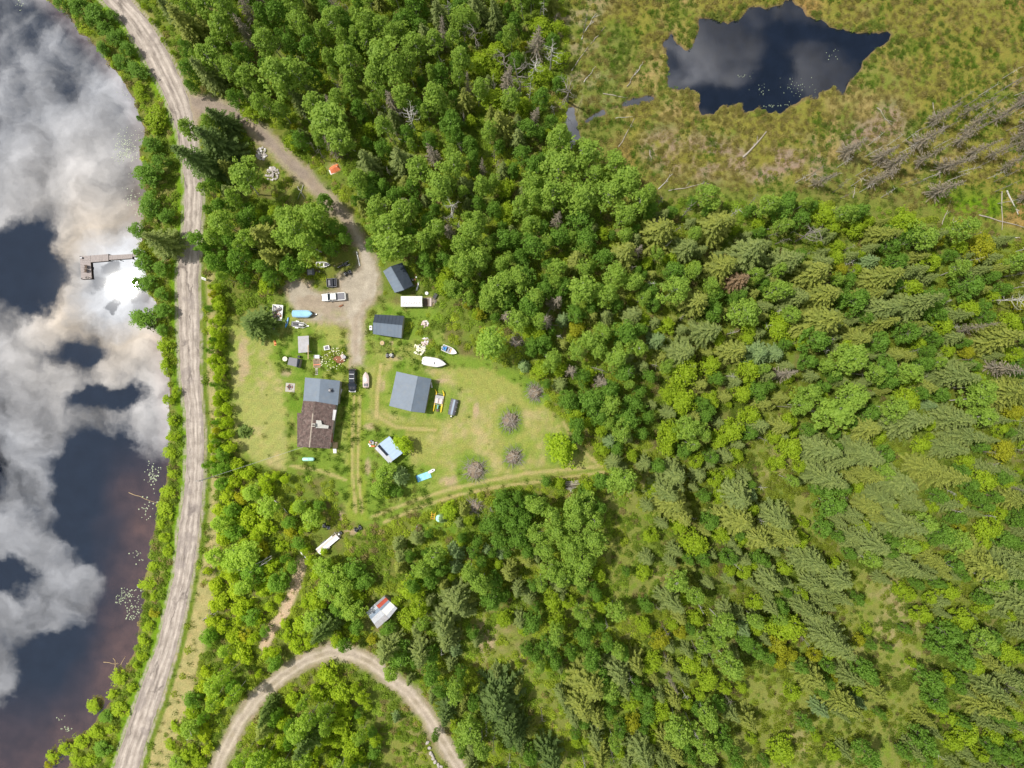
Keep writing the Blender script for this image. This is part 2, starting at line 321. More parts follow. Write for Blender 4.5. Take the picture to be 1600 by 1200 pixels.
def gcolor(x, y):
    n1 = vnoise(x, y, 14, 21); n2 = vnoise(x, y, 4, 22); n3 = vnoise(x, y, 1.3, 23); n4 = vnoise(x, y, 26, 24)
    c = np.zeros(x.shape + (3,)); c[:] = (.13, .185, .028)
    c = lerp(c, (.16, .12, .06), sst(.5, .75, n2) * .6)
    c = lerp(c, (.15, .16, .035), sst(.45, .7, n1) * .6)
    c = lerp(c, (.22, .23, .06), sst(.45, .6, n2) * sst(330, 260, x / S + 800) * .8)
    m = masks(x, y)
    for cl in CLEAR:
        s = sdpoly(x, y, cl) + (n2 - .5) * 8
        cc = np.zeros_like(c); cc[:] = (.18, .205, .045); cc = lerp(cc, (.29, .25, .12), sst(.5, .70, n1 * .5 + n2 * .5) * .75); cc = lerp(cc, (.14, .20, .025), sst(.55, .7, n3))
        k = sst(2.5, -2, s); c = c * (1 - k[..., None]) + cc * k[..., None]
    # bog
    b = np.zeros_like(c); b[:] = (.185, .185, .035); b = lerp(b, (.27, .22, .085), sst(.50, .72, n1)); b = lerp(b, (.12, .17, .02), sst(.50, .68, n2 * .5 + n1 * .5) * .8); b = lerp(b, (.30, .20, .07), sst(.62, .75, n4) * .8)
    b = lerp(b, (.26, .20, .145), sst(9, 1, sdline(x, y, [(1040, 230), (1120, 250), (1200, 258), (1300, 240), (1390, 190)]) + (n1 - .5) * 8) * sst(.30, .55, n2) * .95); b = lerp(b, (.09, .16, .015), sst(6, 2, sdline(x, y, [(930, 200), (940, 130), (970, 60)]) + (n2 - .5) * 8) * .6)
    k = sst(5, -5, m['bog'] + (n1 - .5) * 22); c = c * (1 - k[..., None]) + b * k[..., None]
    c = lerp(c, (.30, .25, .16), sst(9, 1, sdpoly(x, y, [(905, -80), (925, -80), (925, 140), (905, 150), (885, 60)])) * sst(.4, .6, n2) * .55)
    c = lerp(c, (.12, .22, .01), sst(3, -2, sdpoly(x, y, [(1450, 300), (1560, 305), (1560, 335), (1470, 332)]) + (n2 - .5) * 5))
    # grass round the yard
    g = np.zeros_like(c); g[:] = (.15, .235, .03); g = lerp(g, (.27, .30, .075), sst(.42, .62, n2 * .6 + n1 * .4)); g = lerp(g, (.075, .14, .016), sst(.55, .72, n3 * .5 + n2 * .5) * .8)
    k = sst(1.2, -1.2, m['lawn'] + (n2 - .5) * 4); c = c * (1 - k[..., None]) + g * k[..., None]
    # mown lawn
    for j, P_ in enumerate((MOWN, MOWN2)):
        q = np.zeros_like(c); q[:] = (.28, .305, .09) if j == 0 else (.255, .28, .07)
        q = lerp(q, (.40, .34, .17), sst(.48, .72, n2 * .6 + n1 * .4) * .75); q = lerp(q, (.19, .26, .04), sst(.5, .72, n1 * .6 + n3 * .4) * .8)
        st = .5 + .5 * np.sin((np.hypot(x - (-18 if j else 60), y + (8 if j else 150))) * 3.4 + n2 * 3); q = q * (1 + (st[..., None] - .5) * .07)
        k = sst(.7, -.7, sdpoly(x, y, P_) + (n3 - .5) * 2.5); c = c * (1 - k[..., None]) + q * k[..., None]
    lane = sdpoly(x, y, [(540, 572), (568, 572), (571, 740), (575, 815), (540, 815), (545, 740)])
    c = lerp(c, (.21, .28, .035), sst(.6, -.6, lane + (n3 - .5) * 1.5) * .8)
    # unmown bright green rings round buildings, piles
    for (a, b_, r) in ((640, 613, 45), (695, 628, 26), (797, 657, 20), (802, 713, 18), (742, 735, 28), (838, 612, 18), (606, 508, 33), (500, 640, 45), (875, 700, 26), (470, 540, 26), (455, 575, 24), (690, 830, 40)):
        cx, cy = W(a, b_); d_ = np.hypot(x - cx, y - cy) - r * S + (n2 - .5) * 3
        k = sst(1.4, -.6, d_) * .8
        gg = np.zeros_like(c); gg[:] = (.12, .225, .02); gg = lerp(gg, (.19, .26, .045), sst(.45, .65, n3)); c = c * (1 - k[..., None]) + gg * k[..., None]
    for (a, b_), rx, ry in DIRT:
        cx, cy = W(a, b_); d_ = np.hypot((x - cx) / rx, (y - cy) / ry) / S + (n3 - .5) * 1.2
        c = lerp(c, (.40, .31, .20), sst(1.2, .5, d_) * .75)
    for r_ in RUTS:
        d_ = sdline(x, y, r_); c = lerp(c, (.38, .33, .14), sst(.65, .1, d_ + (n3 - .5) * .5) * .85)
        c = lerp(c, (.13, .19, .02), sst(.5, .1, np.abs(d_ - .8)) * .4)
    for r_ in PATHS: c = lerp(c, (.48, .37, .25), sst(1.9, .7, sdline(x, y, r_) + (n3 - .5) * 1.2))
    # verges
    c = lerp(c, (.38, .335, .15), sst(.8, -.8, sdpoly(x, y, VERGE) + (n2 - .5) * 2.5) * (.6 + .4 * n3))
    rs = m['road']; cx = x - W(300, 600)[0]
    rl = sdline(x, y, ROAD_R); lower = sst(380, 470, 600 - y / S)
    c = lerp(c, (.10, .17, .012), sst(.75, .3, np.abs(rl - 1.0)) * lower * .85)
    lsd = sdline(x, y, ROAD_L)
    c = lerp(c, (.13, .24, .012), sst(2.6, 1.2, lsd + (n3 - .5)) * (x < W(300, 0)[0]))
    c = lerp(c, (.42, .37, .32), sst(.45, 0, np.minimum(rl, lsd) + (n3 - .5) * .8) * .8)
    dd = np.minimum(m['drive'], m['loop']); c = lerp(c, (.34, .28, .21), sst(1.3, -.2, dd + (n3 - .5) * 2.2) * .8)
    c = lerp(c, (.13, .09, .06), sst(.8, -.4, np.minimum(np.minimum(m['lake'], m['pond']), m['creek'])))
    far = sst(140, 220, np.maximum(np.abs(x) - 10, np.abs(y) + 25)); c = lerp(c, (.06, .08, .02), far)
    return c * (.86 + .28 * n3[..., None])

def groundmat(name, gl=0.0):
    m, t, b, o = newmat(name)
    a = N(t, 'ShaderNodeAttribute', attribute_type='GEOMETRY', attribute_name='col'); co = objco(t)
    n1 = noise(t, co, 3.2, 4, .7); n2 = noise(t, co, .55, 5, .65); n3 = noise(t, co, 9.0, 2, .6)
    f = val(t, 'ADD', val(t, 'MULTIPLY', n1, .55), val(t, 'MULTIPLY', n3, .45))
    k = ramp(t, f, [(.32, .50), (.5, .98), (.68, 1.5)])
    c = vec(t, 'MULTIPLY', a.outputs['Color'], k)
    c = mixc(t, ramp(t, n2, [(.42, 0.0), (.66, .5)]), c, vec(t, 'MULTIPLY', c, (1.35, 1.12, 1.2)))
    t.links.new(c, b.inputs['Base Color']); b.inputs['Roughness'].default_value = .95; b.inputs['Specular IOR Level'].default_value = .1
    bp = N(t, 'ShaderNodeBump'); bp.inputs['Distance'].default_value = .25; bp.inputs['Strength'].default_value = .8
    t.links.new(f, bp.inputs['Height']); t.links.new(bp.outputs[0], b.inputs['Normal'])
    return m
M['ground'] = groundmat('ground'); 
def raw_mesh(name, V, F, mats, attrs=None, fmat=None, smooth=False):
    me = bpy.data.meshes.new(name)
    V = np.asarray(V, dtype=np.float32); F = np.asarray(F, dtype=np.int32)
    k = F.shape[1]
    me.vertices.add(len(V)); me.vertices.foreach_set('co', V.ravel())
    me.loops.add(F.size); me.loops.foreach_set('vertex_index', F.ravel())
    me.polygons.add(len(F)); me.polygons.foreach_set('loop_start', np.arange(0, F.size, k, dtype=np.int32))
    me.polygons.foreach_set('loop_total', np.full(len(F), k, dtype=np.int32))
    for m in mats: me.materials.append(m)
    if fmat is not None: me.polygons.foreach_set('material_index', np.asarray(fmat, dtype=np.int32))
    if smooth: me.polygons.foreach_set('use_smooth', np.ones(len(F), dtype=bool))
    me.update(calc_edges=True)
    for n, (typ, arr) in (attrs or {}).items():
        at = me.attributes.new(n, typ, 'POINT')
        if typ == 'FLOAT_COLOR':
            at.data.foreach_set('color', np.concatenate([arr, np.ones((len(arr), 1))], 1).astype(np.float32).ravel())
        elif typ == 'FLOAT': at.data.foreach_set('value', np.asarray(arr, dtype=np.float32))
        elif typ == 'FLOAT_VECTOR': at.data.foreach_set('vector', np.asarray(arr, dtype=np.float32).ravel())
        elif typ == 'INT': at.data.foreach_set('value', np.asarray(arr, dtype=np.int32))
    me.validate(); return me
def link(name, me, kind=None, parent=None, **kw):
    o = bpy.data.objects.new(name, me); COL.objects.link(o)
    if parent is not None: o.parent = parent
    if kind: o['kind'] = kind
    for k, v in kw.items(): o[k] = v
    return o
ny, nx = GX.shape
idx = np.arange(ny * nx).reshape(ny, nx)
F = np.stack([idx[:-1, :-1], idx[:-1, 1:], idx[1:, 1:], idx[1:, :-1]], -1).reshape(-1, 4)
bumpz = (vnoise(GX, GY, 5, 31) - .5) * .5
md = masks(GX, GY)
quiet = sst(1.0, 6.0, np.minimum(np.minimum(md['road'], md['drive']), np.minimum(md['loop'], md['lawn'])))
gz = gheight(GX, GY) + bumpz * quiet * sst(0, 3, np.minimum(md['lake'], md['pond'])) * .6
gz = np.where(quiet <= 0.001, np.minimum(gz, 0), gz)
# the built strips sit on the sheet
V = np.stack([GX, GY, gz], -1).reshape(-1, 3)
link('ground', raw_mesh('ground', V, F, [M['ground']], {'col': ('FLOAT_COLOR', gcolor(GX, GY).reshape(-1, 3))}, smooth=True), 'structure')

# water
def watermat(name, refl, rough, bumpd, dark):
    m, t, b, o = newmat(name); t.nodes.remove(b); co = objco(t)
    a = N(t, 'ShaderNodeAttribute', attribute_type='GEOMETRY', attribute_name='col')
    n1 = noise(t, co, .25, 3, .6)
    c = vec(t, 'MULTIPLY', a.outputs['Color'], ramp(t, n1, [(.3, .7), (.7, 1.25)]))
    df = N(t, 'ShaderNodeBsdfDiffuse'); t.links.new(c, df.inputs[0])
    gl = N(t, 'ShaderNodeBsdfGlossy'); gl.inputs['Roughness'].default_value = rough
    gl.inputs[0].default_value = (1, 1, 1, 1)
    mp = N(t, 'ShaderNodeMapping'); mp.inputs['Scale'].default_value = (1.0, .45, 1); t.links.new(co, mp.inputs[0])
    bp = N(t, 'ShaderNodeBump'); bp.inputs['Distance'].default_value = bumpd; bp.inputs['Strength'].default_value = 1.0
    t.links.new(noise(t, mp.outputs[0], 1.6, 3, .6), bp.inputs['Height']); t.links.new(bp.outputs[0], gl.inputs['Normal'])
    mx = N(t, 'ShaderNodeMixShader')
    fr = N(t, 'ShaderNodeFresnel'); fr.inputs[0].default_value = 1.33
    t.links.new(val(t, 'ADD', fr.outputs[0], refl - .02, clamp=True), mx.inputs[0])
    t.links.new(df.outputs[0], mx.inputs[1]); t.links.new(gl.outputs[0], mx.inputs[2]); t.links.new(mx.outputs[0], o.inputs[0])
    return m
M['lake'] = watermat('lake_water', .255, .009, .00035, None); M['pond'] = watermat('pond_water', .11, .03, .0008, None)
wx = np.concatenate([[-2400, -1200, -600, -300, -200], np.arange(-150, -80, 1.0)]); wy = np.concatenate([[-2400, -1000, -400, -200], np.arange(-118, 120, 1.5), [200, 400, 1000, 2400]])
WX, WY = np.meshgrid(wx, wy); n_ = WX.shape; ii = np.arange(WX.size).reshape(n_)
FF = np.stack([ii[:-1, :-1], ii[:-1, 1:], ii[1:, 1:], ii[1:, :-1]], -1).reshape(-1, 4)
ld = sdpoly(WX, WY, LAKE); sh = sst(-17, -1, ld + (vnoise(WX, WY, 9, 41) - .5) * 10) * sst(640, 820, 600 - WY / S)
sh = np.maximum(sh, sst(-5, 0, ld) * .7); sh = np.maximum(sh, sst(1050, 1230, 600 - WY / S) * .85)
wc = np.zeros(WX.shape + (3,)); wc[:] = (.006, .010, .018); wc = lerp(wc, (.115, .062, .045), sh * (.4 + .6 * vnoise(WX, WY, 6, 42)))
link('lake_water', raw_mesh('lake_water', np.stack([WX, WY, np.full(WX.shape, -.35)], -1).reshape(-1, 3), FF, [M['lake']], {'col': ('FLOAT_COLOR', wc.reshape(-1, 3))}), 'structure')
x0, y1 = W(865, -8); x1, y0 = W(1400, 250)
vv = np.array([(x0, y0, -.35), (x1, y0, -.35), (x1, y1, -.35), (x0, y1, -.35)])
link('pond_water', raw_mesh('pond_water', vv, [(0, 1, 2, 3)], [M['pond']], {'col': ('FLOAT_COLOR', np.tile([(.005, .008, .017)], (4, 1)))}), 'structure')

# road (ribbon) and gravel sheets
def roadmat():
    m, t, b, o = newmat('road'); uv = N(t, 'ShaderNodeAttribute', attribute_type='GEOMETRY', attribute_name='uvw'); co = objco(t)
    sp = N(t, 'ShaderNodeSeparateXYZ'); t.links.new(uv.outputs['Vector'], sp.inputs[0])
    n1 = noise(t, co, .35, 5, .6); n2 = noise(t, co, 4.0, 4, .7); n0 = noise(t, co, .05, 2, .5)
    base = mixc(t, ramp(t, n1, [(.35, 0.0), (.65, 1.0)]), (.27, .23, .20), (.36, .31, .275))
    # wheel tracks, worn pale
    wob = val(t, 'MULTIPLY', val(t, 'SUBTRACT', noise(t, co, .12, 3, .5), .5), .10)
    u = val(t, 'ADD', sp.outputs[0], wob)
    tr = None
    for c_, w_ in ((.30, .07), (.55, .06), (.75, .07)):
        g = val(t, 'POWER', math.e, val(t, 'MULTIPLY', val(t, 'POWER', val(t, 'DIVIDE', val(t, 'SUBTRACT', u, c_), w_), 2.0), -1.0))
        tr = g if tr is None else val(t, 'ADD', tr, g)
    tr = val(t, 'MULTIPLY', tr, ramp(t, n1, [(.3, .25), (.6, 1.0)]), clamp=True)
    c = mixc(t, tr, base, (.49, .43, .38))
    stv = N(t, 'ShaderNodeCombineXYZ'); t.links.new(val(t, 'MULTIPLY', sp.outputs[0], 14.0), stv.inputs[0]); t.links.new(val(t, 'MULTIPLY', sp.outputs[1], .22), stv.inputs[1])
    stn = noise(t, stv.outputs[0], 1.0, 4, .6)
    c = vec(t, 'MULTIPLY', c, ramp(t, stn, [(.33, .70), (.5, 1.0), (.7, 1.16)]))
    # long cracks and patches
    cr = N(t, 'ShaderNodeTexVoronoi', feature='DISTANCE_TO_EDGE'); cr.inputs['Scale'].default_value = .38
    cv = N(t, 'ShaderNodeCombineXYZ'); t.links.new(val(t, 'MULTIPLY', sp.outputs[0], 4.0), cv.inputs[0]); t.links.new(val(t, 'MULTIPLY', sp.outputs[1], .14), cv.inputs[1])
    cvv = vec(t, 'ADD', cv.outputs[0], vec(t, 'MULTIPLY', noise(t, co, .6, 4, .6, out=1), (.9, .9, 0)))
    t.links.new(cvv, cr.inputs['Vector'])
    k = val(t, 'MULTIPLY', ramp(t, cr.outputs['Distance'], [(.0, 1.0), (.05, 0.0)]), ramp(t, noise(t, co, .2, 2), [(.45, 0.0), (.6, .85)]))
    c = mixc(t, k, c, (.12, .10, .09))
    pt = ramp(t, noise(t, co, .09, 3, .7), [(.56, 0.0), (.60, .55)]); c = mixc(t, pt, c, (.25, .215, .20))
    c = vec(t, 'MULTIPLY', c, ramp(t, n2, [(.3, .84), (.7, 1.14)]))
    t.links.new(c, b.inputs['Base Color']); b.inputs['Roughness'].default_value = .9; b.inputs['Specular IOR Level'].default_value = .15
    bp = N(t, 'ShaderNodeBump'); bp.inputs['Distance'].default_value = .03; t.links.new(n2, bp.inputs['Height']); t.links.new(bp.outputs[0], b.inputs['Normal'])
    return m
def resample(pts, n):
    p = np.array(pts, float); d = np.r_[0, np.cumsum(np.hypot(*np.diff(p, axis=0).T))]; t = np.linspace(0, d[-1], n)
    q = np.stack([np.interp(t, d, p[:, 0]), np.interp(t, d, p[:, 1])], 1)
    for _ in range(6): q[1:-1] = (q[:-2] + 2 * q[1:-1] + q[2:]) / 4
    return q, d[-1]
nR = 420
yy = np.linspace(-155, 1395, nR)
def edge(E):
    e = np.array(E, float); xs = np.interp(yy, e[:, 1], e[:, 0])
    for _ in range(10): xs[1:-1] = (xs[:-2] + 2 * xs[1:-1] + xs[2:]) / 4
    return xs
el, er = edge(ROAD_L), edge(ROAD_R)
rv = []; ru = []
jl = (vnoise(yy, yy * 0, 6, 51) - .5) * 3.0; jr = (vnoise(yy, yy * 0 + 9, 6, 52) - .5) * 3.0
for i, y in enumerate(yy):
    for j in range(9):
        f = j / 8; px_ = (el[i] + jl[i]) * (1 - f) + (er[i] + jr[i]) * f; X, Y = W(px_, y)
        rv.append((X, Y, .05 + .05 * math.sin(f * math.pi) if 0 < j < 8 else -.06)); ru.append((f, (600 - y) * S, 0))
ri = np.arange(nR * 9).reshape(nR, 9)
RF = np.stack([ri[:-1, :-1], ri[:-1, 1:], ri[1:, 1:], ri[1:, :-1]], -1).reshape(-1, 4)[:, ::-1]
M['road'] = roadmat()
link('road', raw_mesh('road', rv, RF, [M['road']], {'uvw': ('FLOAT_VECTOR', np.array(ru))}, smooth=True), 'structure')

def gravelmat():
    m, t, b, o = newmat('gravel'); a = N(t, 'ShaderNodeAttribute', attribute_type='GEOMETRY', attribute_name='col'); co = objco(t)
    n1 = noise(t, co, .5, 5, .65); n2 = noise(t, co, 6.0, 4, .7)
    c = vec(t, 'MULTIPLY', a.outputs['Color'], ramp(t, n1, [(.3, .82), (.7, 1.15)])); c = vec(t, 'MULTIPLY', c, ramp(t, n2, [(.3, .75), (.7, 1.25)]))
    t.links.new(c, b.inputs['Base Color']); b.inputs['Roughness'].default_value = .95; b.inputs['Specular IOR Level'].default_value = .1
    bp = N(t, 'ShaderNodeBump'); bp.inputs['Distance'].default_value = .05; t.links.new(n2, bp.inputs['Height']); t.links.new(bp.outputs[0], b.inputs['Normal'])
    return m
M['gravel'] = gravelmat()
def patch(name, bbox, fn, colfn, z=.035, res=.3):
    (a, b_), (c_, d_) = W(bbox[0], bbox[3]), W(bbox[2], bbox[1])
    X, Y = np.meshgrid(np.arange(a, c_, res), np.arange(b_, d_, res)); s = fn(X, Y)
    s = s + (vnoise(X, Y, 1.6, 61) - .5) * 1.5 + (vnoise(X, Y, .6, 62, 2) - .5) * .5
    id_ = np.arange(X.size).reshape(X.shape); F_ = np.stack([id_[:-1, :-1], id_[:-1, 1:], id_[1:, 1:], id_[1:, :-1]], -1).reshape(-1, 4)
    keep = (s.ravel()[F_] < 0).sum(1) >= 3; F_ = F_[keep]; used = np.unique(F_); mp = -np.ones(X.size, int); mp[used] = np.arange(len(used))
    C = colfn(X, Y, s); e = sst(0, -1.0, s)
    G = gcolor(X, Y); C = C * e[..., None] + G * (1 - e[..., None])
    Vv = np.stack([X, Y, np.full(X.shape, z) + .02 * sst(0, -1, s)], -1).reshape(-1, 3)[used]
    link(name, raw_mesh(name, Vv, mp[F_], [M['gravel']], {'col': ('FLOAT_COLOR', C.reshape(-1, 3)[used])}, smooth=True), 'structure')
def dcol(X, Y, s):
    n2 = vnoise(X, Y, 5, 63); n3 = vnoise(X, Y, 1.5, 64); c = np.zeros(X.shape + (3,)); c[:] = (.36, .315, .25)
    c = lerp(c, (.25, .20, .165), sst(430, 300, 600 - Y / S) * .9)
    c = lerp(c, (.30, .235, .17), sst(.45, .65, n2) * .6); c = lerp(c, (.26, .265, .12), sst(.5, .7, n3 * .5 + n2 * .5) * sst(478, 500, 600 - Y / S) * sst(552, 540, X / S + 800))
    c = lerp(c, (.45, .40, .33), sst(1.2, .3, np.abs(sdline(X, Y, [(560, 350), (580, 400), (583, 440), (575, 470), (556, 495), (556, 570)]) - 1.2)) * .35)
    return c
def lcol(X, Y, s):
    n2 = vnoise(X, Y, 4, 65); c = np.zeros(X.shape + (3,)); c[:] = (.38, .32, .26); c = lerp(c, (.30, .25, .18), sst(.45, .7, n2) * .8)
    d_ = sdline(X, Y, LOOP); c = lerp(c, (.50, .43, .35), sst(.5, .1, np.abs(d_ - .8)) * .6); return c
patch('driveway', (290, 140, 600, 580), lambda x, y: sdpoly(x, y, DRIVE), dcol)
patch('loop_track', (320, 1000, 780, 1262), lambda x, y: sdline(x, y, LOOP) - 1.85, lcol)
# ------------------------------------------------------------------ builders
class MB:
    def __init__(s): s.v = []; s.f = []
    def add(s, V, F):
        n = len(s.v); s.v += [tuple(p) for p in V]; s.f += [tuple(i + n for i in f) for f in F]; return s
    def box(s, x0, x1, y0, y1, z0, z1, top=None):
        """box; top=(dx, dy) draws the upper face in"""
        a, b = top or (0, 0)
        V = [(x0, y0, z0), (x1, y0, z0), (x1, y1, z0), (x0, y1, z0), (x0 + a, y0 + b, z1), (x1 - a, y0 + b, z1), (x1 - a, y1 - b, z1), (x0 + a, y1 - b, z1)]
        return s.add(V, [(3, 2, 1, 0), (4, 5, 6, 7), (0, 1, 5, 4), (1, 2, 6, 5), (2, 3, 7, 6), (3, 0, 4, 7)])
    def hexa(s, a, b):
        """a, b: 4 points each (bottom ring, top ring)"""
        return s.add(list(a) + list(b), [(3, 2, 1, 0), (4, 5, 6, 7), (0, 1, 5, 4), (1, 2, 6, 5), (2, 3, 7, 6), (3, 0, 4, 7)])
    def tube(s, p, q, r, r2=None, n=6):
        p = Vector(p); q = Vector(q); d = q - p
        if d.length < 1e-5: return s
        r2 = r if r2 is None else r2; z = d.normalized(); x = z.orthogonal().normalized(); y = z.cross(x); V = []
        for c, rr in ((p, r), (q, r2)):
            for i in range(n):
                a = 2 * math.pi * i / n; V.append(c + (x * math.cos(a) + y * math.sin(a)) * rr)
        F = [(i, (i + 1) % n, n + (i + 1) % n, n + i) for i in range(n)] + [tuple(range(n))[::-1], tuple(range(n, 2 * n))]
        return s.add(V, F)
    def path(s, pts, r, n=6):
        for a, b in zip(pts[:-1], pts[1:]): s.tube(a, b, r, n=n)
        return s
    def prism(s, poly, z0, z1):
        n = len(poly); V = [(x, y, z0) for x, y in poly] + [(x, y, z1) for x, y in poly]
        return s.add(V, [tuple(range(n))[::-1], tuple(range(n, 2 * n))] + [(i, (i + 1) % n, n + (i + 1) % n, n + i) for i in range(n)])
    def loft(s, rings, caps=True):
        n = len(rings[0]); V = [p for r in rings for p in r]; F = []
        for k in range(len(rings) - 1):
            for i in range(n): F.append((k * n + i, k * n + (i + 1) % n, (k + 1) * n + (i + 1) % n, (k + 1) * n + i))
        if caps: F += [tuple(range(n))[::-1], tuple(range((len(rings) - 1) * n, len(rings) * n))]
        return s.add(V, F)
    def blob(s, c, rx, ry, rz, n=10, m=6, jit=.12, rnd=random):
        V = [(c[0], c[1], c[2] + rz)]; F = []
        for j in range(1, m):
            t = math.pi * j / m
            for i in range(n):
                a = 2 * math.pi * i / n; k = 1 + rnd.uniform(-jit, jit)
                V.append((c[0] + rx * math.sin(t) * math.cos(a) * k, c[1] + ry * math.sin(t) * math.sin(a) * k, c[2] + rz * math.cos(t) * k))
        V.append((c[0], c[1], c[2] - rz)); L = len(V) - 1
        for i in range(n): F.append((0, 1 + i, 1 + (i + 1) % n)); F.append((L, L - n + (i + 1) % n, L - n + i))
        for j in range(m - 2):
            for i in range(n): F.append((1 + j * n + i, 1 + (j + 1) * n + i, 1 + (j + 1) * n + (i + 1) % n, 1 + j * n + (i + 1) % n))
        return s.add(V, F)
    def disc(s, c, r, z0, z1, n=14): return s.prism([(c[0] + r * math.cos(2 * math.pi * i / n), c[1] + r * math.sin(2 * math.pi * i / n)) for i in range(n)], z0, z1)
    def wheel(s, c, r, w, n=14):
        return s.tube((c[0], c[1] - w / 2, c[2]), (c[0], c[1] + w / 2, c[2]), r, n=n)
    def mesh(s, name, mat, smooth=False, off=(0, 0, 0)):
        me = bpy.data.meshes.new(name); me.from_pydata([(a - off[0], b - off[1], c - off[2]) for a, b, c in s.v], [], s.f)
        me.materials.append(M[mat] if isinstance(mat, str) else mat)
        import bmesh
        bm = bmesh.new(); bm.from_mesh(me); bmesh.ops.recalc_face_normals(bm, faces=bm.faces[:]); bm.to_mesh(me); bm.free()
        if smooth: me.polygons.foreach_set('use_smooth', np.ones(len(me.polygons), dtype=bool))
        me.update(); return me
def thing(name, label, cat, loc, rot=0.0, group=None, mesh=None):
    o = bpy.data.objects.new(name, mesh); COL.objects.link(o); o.location = loc if len(loc) == 3 else (*loc, 0); o.rotation_euler = (0, 0, rot)
    if mesh is None: o.empty_display_size = .3
    o['label'] = label; o['category'] = cat
    if group: o['group'] = group
    return o
def part(name, mb, mat, parent, smooth=False, bevel=0.0, label=None, off=(0, 0, 0), kind=None, seg=2):
    o = bpy.data.objects.new(name, mb.mesh(name, mat, smooth, off)); COL.objects.link(o); o.parent = parent
    if bevel:
        b = o.modifiers.new('bevel', 'BEVEL'); b.width = bevel; b.segments = seg; b.limit_method = 'ANGLE'; b.harden_normals = False
    if label: o['label'] = label
    if kind: o['kind'] = kind
    return o
def same(o, parent, loc=(0, 0, 0), rot=0):
    c = o.copy(); COL.objects.link(c); c.parent = parent; c.location = loc; c.rotation_euler = (0, 0, rot); return c
def wheels(t, spots, r, w, spoke='chrome'):
    for x, y in spots:
        q = part('wheel', MB().wheel((x, y, r), r, w), 'tyre', t, bevel=.03)
        part('rim', MB().wheel((x, y + math.copysign(w / 2, y), r), r * .6, .04), spoke, q)

